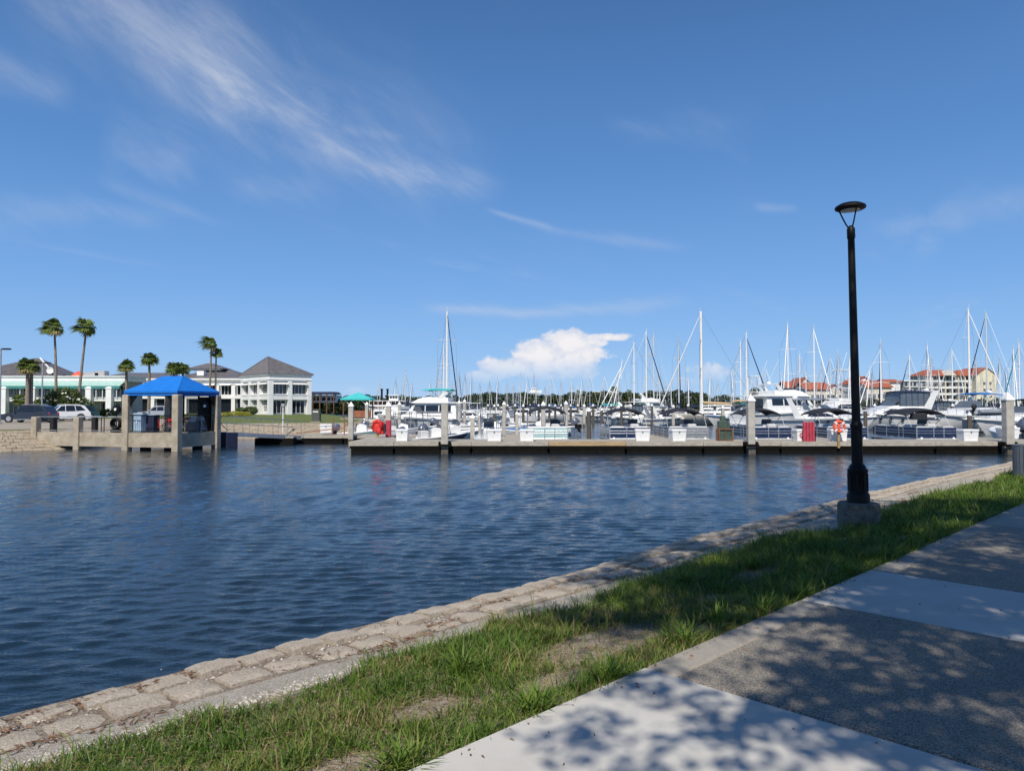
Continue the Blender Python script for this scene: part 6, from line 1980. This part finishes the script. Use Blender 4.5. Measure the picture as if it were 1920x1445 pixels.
yacht_sedan('white trawler yacht low on the skyline left of the cream ketch canvas', 1222, 150, 11, 3.8, -PI / 2)

def sportfish(label, px, D, L, B, rz):
    t, half, zf = yacht_base(label, px, D, L, B, rz, L * .095, L * .17, name='sportfishing_boat', cat='sportfishing boat')
    zd = zf(.4)
    c = MB(); c.prism([(-L * .16, zd - .3), (L * .26, zd - .1), (L * .1, zd + 1.7), (-L * .16, zd + 1.7)], B * .82, B * .68); c.build('cabin', WHITE, t, 25)
    side_glass(t, c.w, [(L * .13, zd + .7), (L * .08, zd + 1.35), (-L * .12, zd + 1.35), (-L * .12, zd + .7)])
    MB().bbox((0, -L * .04, zd + 1.95), (B * .7, L * .26, .5), .08).build('flybridge', WHITE, t)
    for (z, w) in ((zd + 3.6, .66), (zd + 6.2, .4)):
        MB().bbox((0, -L * .05, z), (B * w, L * .16, .09), .03).build('tower_top', WHITE, t)
    f = MB()
    for s in (-1, 1):
        for y in (-L * .14, L * .05):
            f.tube([(s * B * .38, y * 1.4, zd - .1), (s * B * .34, y, zd + 3.6), (s * B * .17, y * .55 - L * .03, zd + 6.2)], .045, 6)
        for q in range(3):
            f.cyl((s * B * .36, -L * .17, zd + .8 + q), (s * B * .35, L * .06, zd + 1.4 + q), .03, n=5)
        f.cyl((s * B * .34, -L * .14, zd + 3.6), (s * B * .2, L * .02, zd + 5.6), .03, n=5)
        f.tube([(s * B * .42, -L * .05, zd + 1.0), (s * B * .62, -L * .2, zd + 5.5), (s * B * .75, -L * .34, zd + 9.0)], .03, 5)
    for q in range(3): f.cyl((-B * .3, -L * .1, zd + 2.4 + q * 1.2), (B * .3, -L * .1, zd + 2.4 + q * 1.2), .03, n=5)
    f.build('tuna_tower', WHITE, t, 60)
    return t
sportfish('white sportfishing boat with a tall tubular tower just left of the lamp post', 1572, 104, 13, 4.3, PI / 2 + .3)
sportfish('white sportfishing boat with low tower on the left of the teal boat shade', 1408, 122, 11, 3.8, PI / 2)

# paddle wheel style excursion boat
def riverboat():
    D = 120; t = thing('excursion_boat', 'white double deck excursion boat with two black stacks and pilot house', 'excursion boat', (X(728, D), D, WATER), 0)
    MB().bbox((0, 0, .5), (9.0, 4.2, 1.6), .3).build('hull', WHITE, t)
    for z in (1.9, 4.3): MB().box((0, 0, z + 2.15), (9.4, 4.6, .18)).build('deck', WHITE, t)
    for z in (1.4, 3.9): MB().box((0, .3, z + 1.2), (8.2, 3.6, 2.1)).build('cabin', BRICKR if z > 2 else WHITE, t)
    me = MB().box((0, 0, 0), (.7, .05, 1.0)).mesh('window', GLASS)
    for z in (2.6, 5.0):
        for k in range(8): link('window', me, t, (-3.6 + k * 1.03, -1.53, z))
    me = MB().box((0, 0, 1.15), (.12, .12, 2.3)).mesh('post', WHITE)
    for z in (1.75, 4.1):
        for k in range(9): link('post', me, t, (-4.5 + k * 1.12, -2.2, z))
    for z in (2.2, 4.6): MB().box((0, -2.25, z + .3), (9.2, .06, .6)).build('railing', WHITE, t)
    MB().bbox((1.6, 0, 7.3), (2.4, 2.4, 1.6), .05).build('pilot_house', WHITE, t)
    MB().bbox((1.6, 0, 8.2), (2.9, 2.9, .25), .05).build('pilot_house_roof', WHITE, t)
    me = MB().box((0, 0, 0), (.55, .05, .6)).mesh('window', GLASS)
    for k in range(3): link('window', me, t, (.9 + k * .7, -1.23, 7.5))
    for x in (-1.7, -.2): MB().lathe((0, 0, 0), [(.26, 0), (.26, 3.4), (.38, 3.5), (.42, 3.8), (.2, 3.8)], 12).build('stack', BLACKM, t, 40, loc=(x, 0, 6.4))
    MB().cyl((1.6, 0, 8.3), (1.6, 0, 10.2), .05, n=6).build('mast', WHITE, t)
    t.scale = (.62, .62, .52)
riverboat()

# ------------------------------------------------------------------ sailing boats
HULLC = {}
def sailboat(label, px, D, y_top, rz, L=None, hullm=WHITE, mastm=MASTW, cover=NAVYC, genoa=None, mast2=None, group='sailing boats in the marina', thick=1.0, rake=0.0, bim=None):
    zt = Z(y_top, D) - WATER
    H = zt - 1.2
    L = L or max(7.0, H * 0.80)
    B = L * .30
    t = thing('sailing_boat', label, 'sailing boat', (X(px, D), D, WATER), rz, group)
    # the mast stands at the local origin, slightly forward of midships
    oy = -L * .07
    h, d, half, zf = hullmesh(L, B, L * .085, L * .115, .3, L * .13, tran=.7, n=11, full=2.0, chine=.7)
    h.build('hull', hullm, t, 40, loc=(0, oy, 0)); dk = d.build('deck', OFFW, t, 40, loc=(0, oy, 0))
    zd = zf(.5)
    c = MB(); c.prism([(-L * .20, zd - .1), (L * .17, zd - .1), (L * .08, zd + L * .035), (-L * .20, zd + L * .045)], B * .55, B * .42); c.build('cabin', WHITE, t, 30, loc=(0, oy, 0))
    def wf(y, z): return B * .275 - (z - zd + .1) * .3
    for a, b in ((-.17, -.07), (-.05, .05)):
        for s in (-1, 1):
            MB().box((s * (B * .255), oy + (a + b) / 2 * L, zd + L * .012), (.06, (b - a) * L, L * .016)).build('window', GLASS, t)
    r = (.075 + H * .0032) * thick
    m = MB(); m.tube([(0, 0, zd - .1), (0, -rake * .5, zd + H * .5), (0, -rake, zt - .1)], [r, r, r * .75], 8); m.box((0, -rake, zt - .06), (.14, .3, .06)); m.cyl((0, -rake + .1, zt - .05), (0, -rake + .1, zt + .55), .018, n=4)
    mo = m.build('mast', mastm, t, 60)
    sp = MB()
    for f in (.45, .72): sp.tube([(-B * .36, -rake * f, zd + H * f - .05), (0, -rake * f, zd + H * f + .05), (B * .36, -rake * f, zd + H * f - .05)], .035, 5)
    tag(sp.build('spreaders', mastm, mo), kind='stuff')
    rg = MB(); q = .014 + D * .00004
    for s in (-1, 1):
        rg.tube([(s * B * .45, -.2, zd), (s * B * .36, -rake * .45, zd + H * .45 - .05), (s * B * .34, -rake * .72, zd + H * .72 - .05), (0, -rake * .97, zd + H * .97)], q, 4, False)
    rg.cyl((0, oy - L * .49, zf(0)), (0, -rake, zt - .12), q, n=4, caps=False)
    rg.build('rigging', STEEL, t)
    fs = MB(); bow = Vector((0, oy + L * .49, zf(1))); tp = Vector((0, -rake + .05, zd + H * .965))
    fs.tube([bow, bow.lerp(tp, .06), bow.lerp(tp, .5), bow.lerp(tp, .94), tp], [q, q * 2 + .055, q * 2 + .045, q * 2 + .02, q], 6)
    fs.build('furled_headsail', genoa or WHITE, t, 60)
    bz = zd + 1.25
    bo = MB(); bo.cyl((0, -.1, bz), (0, -L * .38, bz + .12), .07, n=8); b = bo.build('boom', mastm, t, 60)
    cv = MB(); cv.tube([(0, -.05, bz + .75), (0, -.35, bz + .42), (0, -L * .18, bz + .32), (0, -L * .38, bz + .26)], [.07, .18, .17, .08], 8); cv.build('sail_cover', cover, b, 60)
    r2 = MB(); rail(r2, half, zf, L, .03, .97, .55, 7, .02)
    r2.build('lifelines', STEEL, t, loc=(0, oy, 0))
    if bim:
        arc_canopy(B * .7, oy - L * .46, oy - L * .22, zd + 2.1, .2, n=7).build('bimini_top', bim, t, 60)
        fm = MB()
        for s in (-1, 1):
            for y in (-L * .44, -L * .24): fm.cyl((s * B * .3, oy + y, zd), (s * B * .33, oy + y, zd + 1.95), .025, n=4)
        fm.build('bimini_frame', STEEL, t)
    if mast2:
        z2 = H * mast2
        MB().cyl((0, oy - L * .36, zd), (0, oy - L * .36, zd + z2), r * .7, r * .5, n=8).build('mizzen_mast', mastm, t, 60)
    return t

# px of the mast, top row, distance, heading and what tells it apart
SAIL = [
 (838, 582, 104, -2.75, dict(genoa=NAVYC, cover=NAVYC, thick=1.25, L=13), 'sailing boat with thick white mast and dark furled headsail above the front pile'),
 (832, 642, 128, 0.3, dict(), 'sailing boat whose shorter mast stands just left of the thick white one'),
 (760, 694, 140, 0.5, dict(mastm=ALUP), 'sailing boat with thin mast above the sedan cruiser roof'),
 (861, 694, 150, -0.2, dict(mastm=ALUP, cover=TURQ), 'sailing boat with thin mast right of the turquoise bimini'),
 (1072, 711, 150, 0.2, dict(cover=BLUEB), 'sailing boat with blue sail cover left of the skyline palms'),
 (1146, 675, 122, 2.0, dict(rake=2.2, mastm=WHITE), 'sailing boat with strongly leaning pale mast behind the green sail cover'),
 (1189, 642, 118, 1.8, dict(cover=GREENC, genoa=WHITE, L=12), 'sailing boat with dark green sail cover beyond the first navy pontoon'),
 (1212, 620, 124, -1.2, dict(genoa=NAVYC, cover=WHITE), 'sailing boat with tall white mast and white triangular sail bag'),
 (1226, 624, 150, 0.4, dict(mastm=ALUP), 'sailing boat with grey mast just right of the tall white one'),
 (1237, 690, 150, 0.1, dict(mastm=ALUP), 'sailing boat with short grey mast and wide spreader at the top'),
 (1273, 630, 142, -0.3, dict(mastm=ALUP, genoa=NAVYC), 'sailing boat with pale grey mast left of the cream ketch'),
 (1315, 583, 100, 1.25, dict(hullm=OFFW, cover=TANC, thick=1.9, mast2=.35, L=14, bim=TANC), 'cream hulled ketch with very thick white mast and tan sail covers'),
 (1389, 638, 128, 0.2, dict(), 'sailing boat with mast left of the front pile, lower one of the pair'),
 (1400, 624, 112, -2.2, dict(genoa=NAVYC), 'sailing boat with mast right above the front pile and dark headsail'),
 (1478, 606, 118, 2.6, dict(L=12), 'sailing boat with tall mast over the left end of the sedan yacht'),
 (1500, 662, 140, 0.3, dict(), 'sailing boat with short mast over the cabin of the sedan yacht'),
 (1527, 613, 110, -2.9, dict(genoa=WHITE, L=12), 'sailing boat with tall white mast beside the red tiled houses'),
 (1557, 668, 150, 0.4, dict(mastm=ALUP, genoa=NAVYC), 'sailing boat with thin grey mast between the red houses and the lamp'),
 (1572, 658, 132, -0.2, dict(), 'sailing boat with white mast above the sportfishing tower'),
 (1594, 668, 140, 2.6, dict(), 'sailing boat whose mast is half hidden behind the lamp post'),
 (1622, 690, 120, 2.2, dict(rake=1.6), 'sailing boat with leaning white mast just right of the lamp post'),
 (1652, 638, 110, -0.4, dict(genoa=NAVYC, L=11), 'sailing boat with mast over the navy canvas of the sport cruiser'),
 (1706, 663, 128, 0.3, dict(genoa=NAVYC), 'sailing boat with mast left of the yellow apartment block'),
 (1740, 645, 130, 2.8, dict(), 'sailing boat with white mast at the left end of the red roof, taller of two'),
 (1746, 668, 124, -0.3, dict(), 'sailing boat with white mast at the left end of the red roof, shorter of two'),
 (1786, 655, 134, 0.5, dict(), 'sailing boat with mast in front of the balconies of the apartment block'),
 (1818, 577, 104, -2.6, dict(L=13, thick=1.2), 'sailing boat with the tallest mast in front of the apartment block'),
 (1831, 672, 150, 0.1, dict(mastm=ALUP), 'sailing boat with thin mast before the yellow gable wall'),
 (1851, 584, 122, 0.3, dict(mastm=ALUP, genoa=NAVYC, L=12), 'sailing boat with tall grey mast right of the yellow gable'),
 (1875, 668, 120, -0.3, dict(), 'sailing boat with mast and radar dome left of the thick right pile'),
 (1902, 650, 112, 2.7, dict(rake=.4), 'sailing boat with mast above the thick right pile'),
 (1912, 640, 116, 0.2, dict(genoa=TEALC), 'sailing boat with mast at the right picture edge'),
]
for (px, yt, D, rz, kw, lab) in SAIL: sailboat(lab, px, D, yt, rz, **kw)

# far boats, too alike to tell apart: one boat and its copies
ORD = ['first', 'second', 'third', 'fourth', 'fifth', 'sixth', 'seventh', 'eighth', 'ninth', 'tenth', 'eleventh', 'twelfth']
ANCH = [(600, 'the hall building'), (672, 'the turquoise gazebo'), (728, 'the red bumper tube'), (760, 'the leftmost main dock box'), (834, 'the pile beside the outboard skiff'), (886, 'the short pile near the T-top skiff'), (945, 'the greenish slim pile'), (1004, 'the white lookout tower'),
        (1061, 'the pile beside the teal pontoon canopy'), (1104, 'the lone brown timber pile'), (1189, 'the green sail cover'), (1270, 'the grey pontoon dock box'), (1315, 'the cream ketch mast'), (1407, 'the pile left of the red panel'), (1518, 'the red ribbed panel'), (1600, 'the lamp post'),
        (1700, 'the grey block'), (1780, 'the apartment roof gap'), (1838, 'the yellow gable')]
def namer(fmt):
    cnt = {}
    def f(px):
        a = max((q for q in ANCH if q[0] <= px + .1), key=lambda q: q[0])
        cnt[a] = cnt.get(a, -1) + 1
        return fmt % (ORD[cnt[a]], a[1])
    return f
FARS = [(712, 712), (742, 708), (772, 716), (806, 714), (822, 700), (848, 712), (872, 700), (884, 699), (900, 716), (918, 712), (933, 707), (951, 713), (963, 716), (972, 721), (989, 706), (1006, 712), (1022, 722), (1033, 701),
        (1052, 712), (1082, 722), (1091, 709), (1106, 700), (1133, 704), (1160, 712), (1248, 716), (1258, 712), (1290, 700), (1332, 700), (1346, 712), (1372, 690), (1418, 700), (1436, 690), (1466, 700),
        (1512, 690), (1540, 680), (1612, 700), (1636, 690), (1684, 704), (1724, 696), (1760, 690), (1802, 698), (1842, 700), (1862, 704), (1886, 690)]
nm = namer('distant thin masted sailing boat, %s one right of %s')
far0 = sailboat('x', 1006, 215, 712, .3, thick=.7, group='distant sailing boats', mastm=ALUP, cover=BLUEB)
H0 = Z(712, 215) - WATER
rr = random.Random(12)
for i, (px, yt) in enumerate(FARS):
    D = 168 + 80 * rr.random() if 860 < px < 1200 else 140 + 40 * rr.random()
    k = (Z(yt, D) - WATER) / H0
    loc = (X(px, D), D, WATER); rz = rr.choice([.2, -.3, 3.0, 2.7, .6]); sc = (min(1.1, max(.7, k)), min(1.1, max(.7, k)), k)
    if i == 0:
        far0.location = loc; far0.rotation_euler = (0, 0, rz); far0.scale = sc; far0['label'] = nm(px)
    else: dup(far0, loc, rz, nm(px), None, sc)
# small white motor boats far out
def small_boat():
    t = thing('small_boat', 'small white motor boat moored far out between the masts', 'motor boat', (X(905, 150), 150, WATER), 1.2, 'small motor boats far out')
    h, d, half, zf = hullmesh(7.5, 2.6, .8, 1.25, .3, 1.0); h.build('hull', WHITE, t, 40); d.build('deck', WHITE, t, 40)
    c = MB(); c.prism([(-1.6, .9), (1.6, .9), (.7, 2.0), (-1.6, 2.1)], 2.0, 1.6); c.build('cabin', WHITE, t, 30)
    side_glass(t, c.w, [(.9, 1.35), (.55, 1.8), (-1.2, 1.8), (-1.2, 1.35)])
    arc_canopy(2.0, -3.0, -1.2, 2.5, .15, n=7).build('canvas_top', NAVYC, t, 60)
    return t
sb = small_boat()
nm = namer('small white motor boat, %s one right of %s')
SPOT = sorted([(905, 150), (872, 120), (893, 132), (912, 124), (940, 140), (956, 112), (975, 128), (998, 150), (1024, 118), (1040, 136), (1058, 160), (1075, 126), (1088, 170), (1110, 150), (1140, 140), (1160, 126), (1205, 132), (1225, 120), (1262, 140), (1285, 126), (1335, 120), (1352, 108), (1366, 126), (1395, 118), (1420, 108), (1440, 126), (1600, 116), (1640, 112), (1700, 106), (1716, 118), (1778, 96), (1850, 98), (1880, 90), (1900, 84), (722, 96), (742, 88), (828, 116), (848, 108)])
for i, (px, D) in enumerate(SPOT):
    o = sb if i == 0 else dup(sb, (0, 0, 0))
    o.location = (X(px, D), D, WATER); o.rotation_euler = (0, 0, rr.choice([1.4, -1.5, .2, 3.0, 1.8]) + rr.uniform(-.3, .3)); o.scale = (rr.uniform(.85, 1.2),) * 3
    o['label'] = nm(px)
fp = pile(948, 120, 757, .34, 'far white capped mooring pile standing among the moored boats', 'wood', group='far mooring piles')
nm = namer('far white capped timber pile, %s one right of %s')
for i, (px, D) in enumerate(sorted([(948, 120), (878, 110), (915, 118), (934, 100), (952, 130), (966, 104), (994, 122), (1010, 112), (1030, 110), (1052, 118), (1070, 108), (1083, 124), (1112, 102), (1146, 110), (1165, 98), (1200, 106), (1222, 98), (1243, 112), (1290, 108), (1340, 100), (1372, 106), (1424, 92), (1640, 84), (1700, 88), (1730, 82), (1786, 84)])):
    o = fp if i == 0 else dup(fp, (0, 0, 0))
    o.location = (X(px, D), D, WATER); o['label'] = nm(px)
def far_dock(px0, px1, D, label):
    t = thing('far_dock', label, 'dock', (0, D, 0), 0, 'far docks')
    x0, x1 = X(px0, D), X(px1, D)
    MB().box(((x0 + x1) / 2, 0, WATER + .45), (x1 - x0, 2.2, .12)).build('deck', DECKW, t); MB().box(((x0 + x1) / 2, 0, WATER + .2), (x1 - x0 - .1, 2.0, .4)).build('float', FLOAT, t)
far_dock(700, 1090, 88, 'far grey dock running behind the skiffs at the left')
far_dock(1130, 1420, 112, 'far grey dock behind the cuddy cruisers in the middle')
far_dock(1420, 2050, 100, 'far grey dock behind the big white yachts')

# ------------------------------------------------------------------ far shore
mb = MB(); mb.poly([(-80, 235, -.3), (30, 330, -.3), (90, 330, -.3), (110, 205, -.3), (150, 175, -.3), (420, 150, -.3), (1500, 300, -.3), (1500, 1500, -.3), (-1500, 1500, -.3), (-1500, 200, -.3), (-380, 225, -.3)])
tag(mb.build('far_shore', LAWN), kind='structure')
def treeline(name, spans, n, size, label):
    bl = []
    r = random.Random(int(spans[0][0]))
    for (p0, p1, D, y0, y1, step) in spans:
        p = p0
        while p < p1:
            d = D + r.uniform(-15, 25); top = Z(r.uniform(y0, y1), d)
            R = r.uniform(2.2, 4.2) * D / 400
            bl.append((X(p, d), d, top - R * .8, R * 1.15, R, R))
            bl.append((X(p + r.uniform(-3, 3), d), d - 2, max(1.2, (top - R) * .45), R * 1.25, R, max(1.5, (top - R) * .5)))
            p += step * r.uniform(.6, 1.5)
    P, _ = cloud_points(bl, n)
    V, Fq = leaves_np(P, np.full(n, size), .75)
    o = link(name, npmesh(name, V, Fq, FARL, np.clip(RNG.normal(.45, .25, n), 0, 1).repeat(4)))
    tag(o, label, 'trees', kind='stuff')
treeline('tree_line', [(590, 905, 300, 741, 750, 9), (880, 1110, 400, 736, 744, 7), (1100, 1330, 380, 732, 744, 7), (1300, 1420, 300, 742, 752, 9)], 42000, 1.15, 'dark green belt of trees on the far shore behind the masts')
treeline('tree_line', [(1410, 1700, 215, 744, 752, 12), (1690, 2050, 240, 746, 754, 14)], 16000, .85, 'low green shrubs below the red roofed houses')
treeline('tree_line', [(584, 680, 165, 742, 752, 12)], 7000, .6, 'rounded green trees between the hall and the gazebo')
for px, yb, yt, D, R, lab in ((1084, 745, 733, 380, 2.2, 'small palm crown above the far tree belt, left of a pair'), (1095, 745, 734, 382, 2.2, 'small palm crown above the far tree belt, right of a pair'), (1151, 740, 725, 370, 2.6, 'tallest palm on the far skyline beside the pale building'), (1180, 742, 731, 375, 2.2, 'palm on the skyline left of the tall white mast'), (1232, 746, 735, 370, 2.2, 'low skyline palm above the white boat house')):
    palm(px, yb, yt, D, R, lab, 0, px, .35, 16, z0=-.3, group='palms on the far skyline')
def shore_tree(label, px, y_top, D, w, seed):
    x = X(px, D); zt = Z(y_top, D); r = random.Random(seed)
    t = thing('shore_tree', label, 'tree', (x, D, -.3))
    MB().tube([(0, 0, 0), (.1, 0, zt * .35), (.2, 0, zt * .6)], [.3, .22, .12], 7).build('trunk', BARK, t, 50)
    bl = [(r.uniform(-w * .3, w * .3), r.uniform(-1, 1), zt * f, w * .36, w * .34, zt * .2) for f in (.35, .5, .62, .75, .84)]
    P, _ = cloud_points(bl, 1800); V, Fq = leaves_np(P, np.full(1800, .55), .7)
    link('crown', npmesh('crown', V, Fq, FARL, np.clip(RNG.normal(.5, .25, 1800), 0, 1).repeat(4)), t)
shore_tree('tall dark green tree just right of the front pile above the yacht', 1421, 727, 190, 4.2, 1)
shore_tree('green tree behind the sportfishing tower near the lamp post', 1557, 742, 190, 4.5, 2)

# ------------------------------------------------------------------ houses and the apartment block across the basin
def gable_block(par, x0, x1, y0, y1, z0, ze, zr, wallm, roofm, axis='x', over=.5, nm=('wall', 'roof')):
    MB().box(((x0 + x1) / 2, (y0 + y1) / 2, (z0 + ze) / 2), (x1 - x0, y1 - y0, ze - z0)).build(nm[0], wallm, par)
    m = MB()
    if axis == 'x':
        my = (y0 + y1) / 2
        g = MB(); g.add([(x0, y0, ze), (x0, y1, ze), (x0, my, zr), (x1, y0, ze), (x1, y1, ze), (x1, my, zr)], [(0, 1, 2), (3, 5, 4), (0, 2, 5, 3), (1, 4, 5, 2)]); g.build('gable', wallm, par)
        for ya in (y0 - over, y1 + over):
            k = (zr - ze) / (my - y0); zo = ze - over * k
            m.add([(x0 - over, ya, zo + .12), (x1 + over, ya, zo + .12), (x1 + over, my, zr + .12), (x0 - over, my, zr + .12), (x0 - over, ya, zo + .3), (x1 + over, ya, zo + .3), (x1 + over, my, zr + .35), (x0 - over, my, zr + .35)], [(0, 1, 2, 3), (7, 6, 5, 4), (0, 4, 5, 1), (1, 5, 6, 2), (2, 6, 7, 3), (3, 7, 4, 0)])
    else:
        mx = (x0 + x1) / 2
        g = MB(); g.add([(x0, y0, ze), (x1, y0, ze), (mx, y0, zr), (x0, y1, ze), (x1, y1, ze), (mx, y1, zr)], [(0, 1, 2), (3, 5, 4), (0, 2, 5, 3), (1, 4, 5, 2)]); g.build('gable', wallm, par)
        for xa in (x0 - over, x1 + over):
            k = (zr - ze) / (mx - x0); zo = ze - over * k
            m.add([(xa, y0 - over, zo + .12), (xa, y1 + over, zo + .12), (mx, y1 + over, zr + .12), (mx, y0 - over, zr + .12), (xa, y0 - over, zo + .3), (xa, y1 + over, zo + .3), (mx, y1 + over, zr + .35), (mx, y0 - over, zr + .35)], [(0, 1, 2, 3), (7, 6, 5, 4), (0, 4, 5, 1), (1, 5, 6, 2), (2, 6, 7, 3), (3, 7, 4, 0)])
    return m.build(nm[1], roofm, par)

def house(label, px0, px1, D, y_eave, y_ridge, axis, wallm, nwin, y0=0.0, depth=9.0, name='house'):
    t = thing(name, label, 'house', (0, D, -.3))
    x0, x1 = X(px0, D), X(px1, D)
    ze, zr = Z(y_eave, D) + .3, Z(y_ridge, D) + .3
    gable_block(t, x0, x1, y0, depth, 0, ze, zr, wallm, ROOFR, axis)
    for f in range(max(1, int(ze / 3.2))):
        for k in range(nwin):
            window_unit(t, 1.1, 1.4, (x0 + (x1 - x0) * (k + .5) / nwin, y0 - .05, 1.7 + f * 3.1), 0, 2, 2)
    return t
house('red tiled house, lowest left one of the row beside the sedan yacht', 1476, 1500, 250, 727, 716, 'x', CREAMW, 3)
house('cream house with red gable roof in the middle of the row', 1496, 1522, 246, 722, 709, 'y', CREAMW, 3)
house('red roofed house with long eaves right of the cream gable', 1510, 1556, 240, 730, 718, 'x', CREAMW, 5)
house('red roofed house at the end of the row nearest the lamp post', 1548, 1580, 244, 733, 722, 'y', CREAMW, 3)
house('white house with red roof immediately right of the lamp post', 1600, 1640, 235, 719, 707, 'y', WPAINT, 4)
house('house with broad red roof behind the navy cruiser canvas', 1625, 1672, 228, 726, 715, 'x', CREAMW, 5)
house('small white house with flat red ridge left of the grey block', 1664, 1688, 236, 717, 712, 'x', WPAINT, 3)
def boathouse(label, px0, px1, D, y0, y1, wm):
    t = thing('boat_house', label, 'boat house', (0, D, -.3))
    x0, x1 = X(px0, D), X(px1, D); z = Z(y0, D) + .3
    MB().box(((x0 + x1) / 2, 4, z / 2), (x1 - x0, 7, z - .6)).build('wall', wm, t); MB().box(((x0 + x1) / 2, 4, z - .15), (x1 - x0 + 1, 8, .5)).build('roof', WPAINT, t)
    for k in range(5): MB().box((x0 + (x1 - x0) * (k + .5) / 5, .47, z * .5), ((x1 - x0) / 7, .06, z * .4)).build('window', GLASS, t)
boathouse('low white roofed building behind the tall white mast', 1194, 1236, 260, 748, 760, WPAINT)
boathouse('pale flat roofed building above the far tree belt', 1112, 1162, 420, 734, 760, CREAMW)
boathouse('grey flat building behind the yachts right of the tall dark tree', 1432, 1480, 200, 733, 752, GREYW)
t = thing('lookout_tower', 'white tower with a broad top rising from the far trees', 'tower', (X(1004, 410), 410, -.3))
zt = Z(733, 410)
MB().box((0, 0, zt / 2 - .5), (3.4, 3.4, zt - 1)).build('shaft', WPAINT, t); MB().bbox((0, 0, zt - .2), (7.2, 4.2, 1.5), .2).build('top_platform', WPAINT, t); MB().bbox((-.8, 0, zt + 1.2), (3.0, 2.6, 1.6), .2).build('cabin', WPAINT, t)
MB().cyl((-.8, 0, zt + 1.8), (-.8, 0, zt + 10), .12, n=5).build('aerial', RED, t)
for k in range(3): MB().box((-1.6 + k * .9, -1.33, zt + 1.3), (.6, .05, .7)).build('window', GLASS, t)

def condo():
    D = 345; t = thing('apartment_block', 'yellow and grey apartment block with red roofs and many balconies', 'apartment block', (0, D, -.3))
    x0, x1, x2 = X(1737, D), X(1823, D), X(1861, D)
    ze = Z(703.5, D) + .3; nf = 5; fh = (ze - .8) / nf
    MB().box(((x0 + x1) / 2, 8, ze / 2), (x1 - x0, 12, ze)).build('wall', GREYW, t)
    nb = 7; st = (x1 - x0) / nb
    win = MB().box((0, 0, 0), (st * .55, .08, fh * .62)).mesh('window', GLASS)
    slb = MB().box((0, 0, 0), (st * .92, 1.6, .18)).mesh('balcony', WPAINT)
    par = MB().box((0, 0, 0), (st * .9, .08, .8)).mesh('balcony_rail', WPAINT)
    pil = MB().box((0, 0, ze / 2), (st * .14, 2.2, ze)).mesh('pilaster', CREAMW)
    for k in range(nb + 1): link('pilaster', pil, t, (x0 + st * k, 1.2, 0))
    for f in range(nf):
        for k in range(nb):
            c = x0 + st * (k + .5); z = .8 + f * fh
            w = link('window', win, t, (c, 1.95, z + fh * .45)); b = link('balcony', slb, t, (c, 1.2, z)); link('balcony_rail', par, b, (0, -.75, .45))
    # two roofs with a cream gable between, and the lit yellow gable wing
    zr = Z(692, D) + .3
    for a, b in ((x0 - 1, X(1790, D)), (X(1797, D), x1 + 3)):
        m = MB(); m.add([(a, -.5, ze), (b, -.5, ze), (b, 15, ze), (a, 15, ze), (a + 4, 7, zr), (b - 1, 7, zr), (a, -.5, ze - .3), (b, -.5, ze - .3)], [(0, 1, 5, 4), (1, 2, 5), (2, 3, 4, 5), (3, 0, 4), (6, 7, 1, 0), (0, 3, 2, 1)]); m.build('roof', ROOFR, t)
    g0, g1 = X(1776, D - 3), X(1797, D - 3)
    m = MB(); m.add([(g0, -2, ze - .1), (g1, -2, ze - .1), ((g0 + g1) / 2, -2, ze + 2.4), (g0, 4, ze - .1), (g1, 4, ze - .1), ((g0 + g1) / 2, 7, ze + 2.4)], [(0, 1, 2), (0, 2, 5, 3), (1, 4, 5, 2)]); m.build('gable', CREAMW, t)
    gable_block(t, x1, x2, -3, 14, 0, ze - .2, Z(690, D) + .3, YELW, ROOFR, 'y', .4, ('wing_wall', 'wing_roof'))
    for f in range(4):
        for k in range(2): window_unit(t, 1.2, 1.5, (x1 + (x2 - x1) * (.4 + .3 * k), -3.05, 3 + f * fh), 0, 2, 1)
    b = thing('grey_block', 'lower grey flat roofed block at the left end of the apartment block', 'apartment block', (0, D - 5, -.3))
    a0, a1 = X(1698, D - 5), X(1740, D - 5); z2 = Z(713, D - 5)
    MB().box(((a0 + a1) / 2, 6, z2 / 2), (a1 - a0, 9, z2)).build('wall', GREYW, b); MB().box(((a0 + a1) / 2, 6, z2 + .2), (a1 - a0 + .8, 10, .5)).build('roof_slab', WPAINT, b)
    for f in range(4):
        MB().box(((a0 + a1) / 2, 1.1, .6 + f * (z2 / 4)), (a1 - a0, 1.2, .2)).build('balcony', WPAINT, b)
        for k in range(5): MB().box((a0 + (a1 - a0) * (k + .5) / 5, 1.46, 1.9 + f * z2 / 4), ((a1 - a0) / 8, .06, 1.7)).build('window', GLASS, b)
condo()
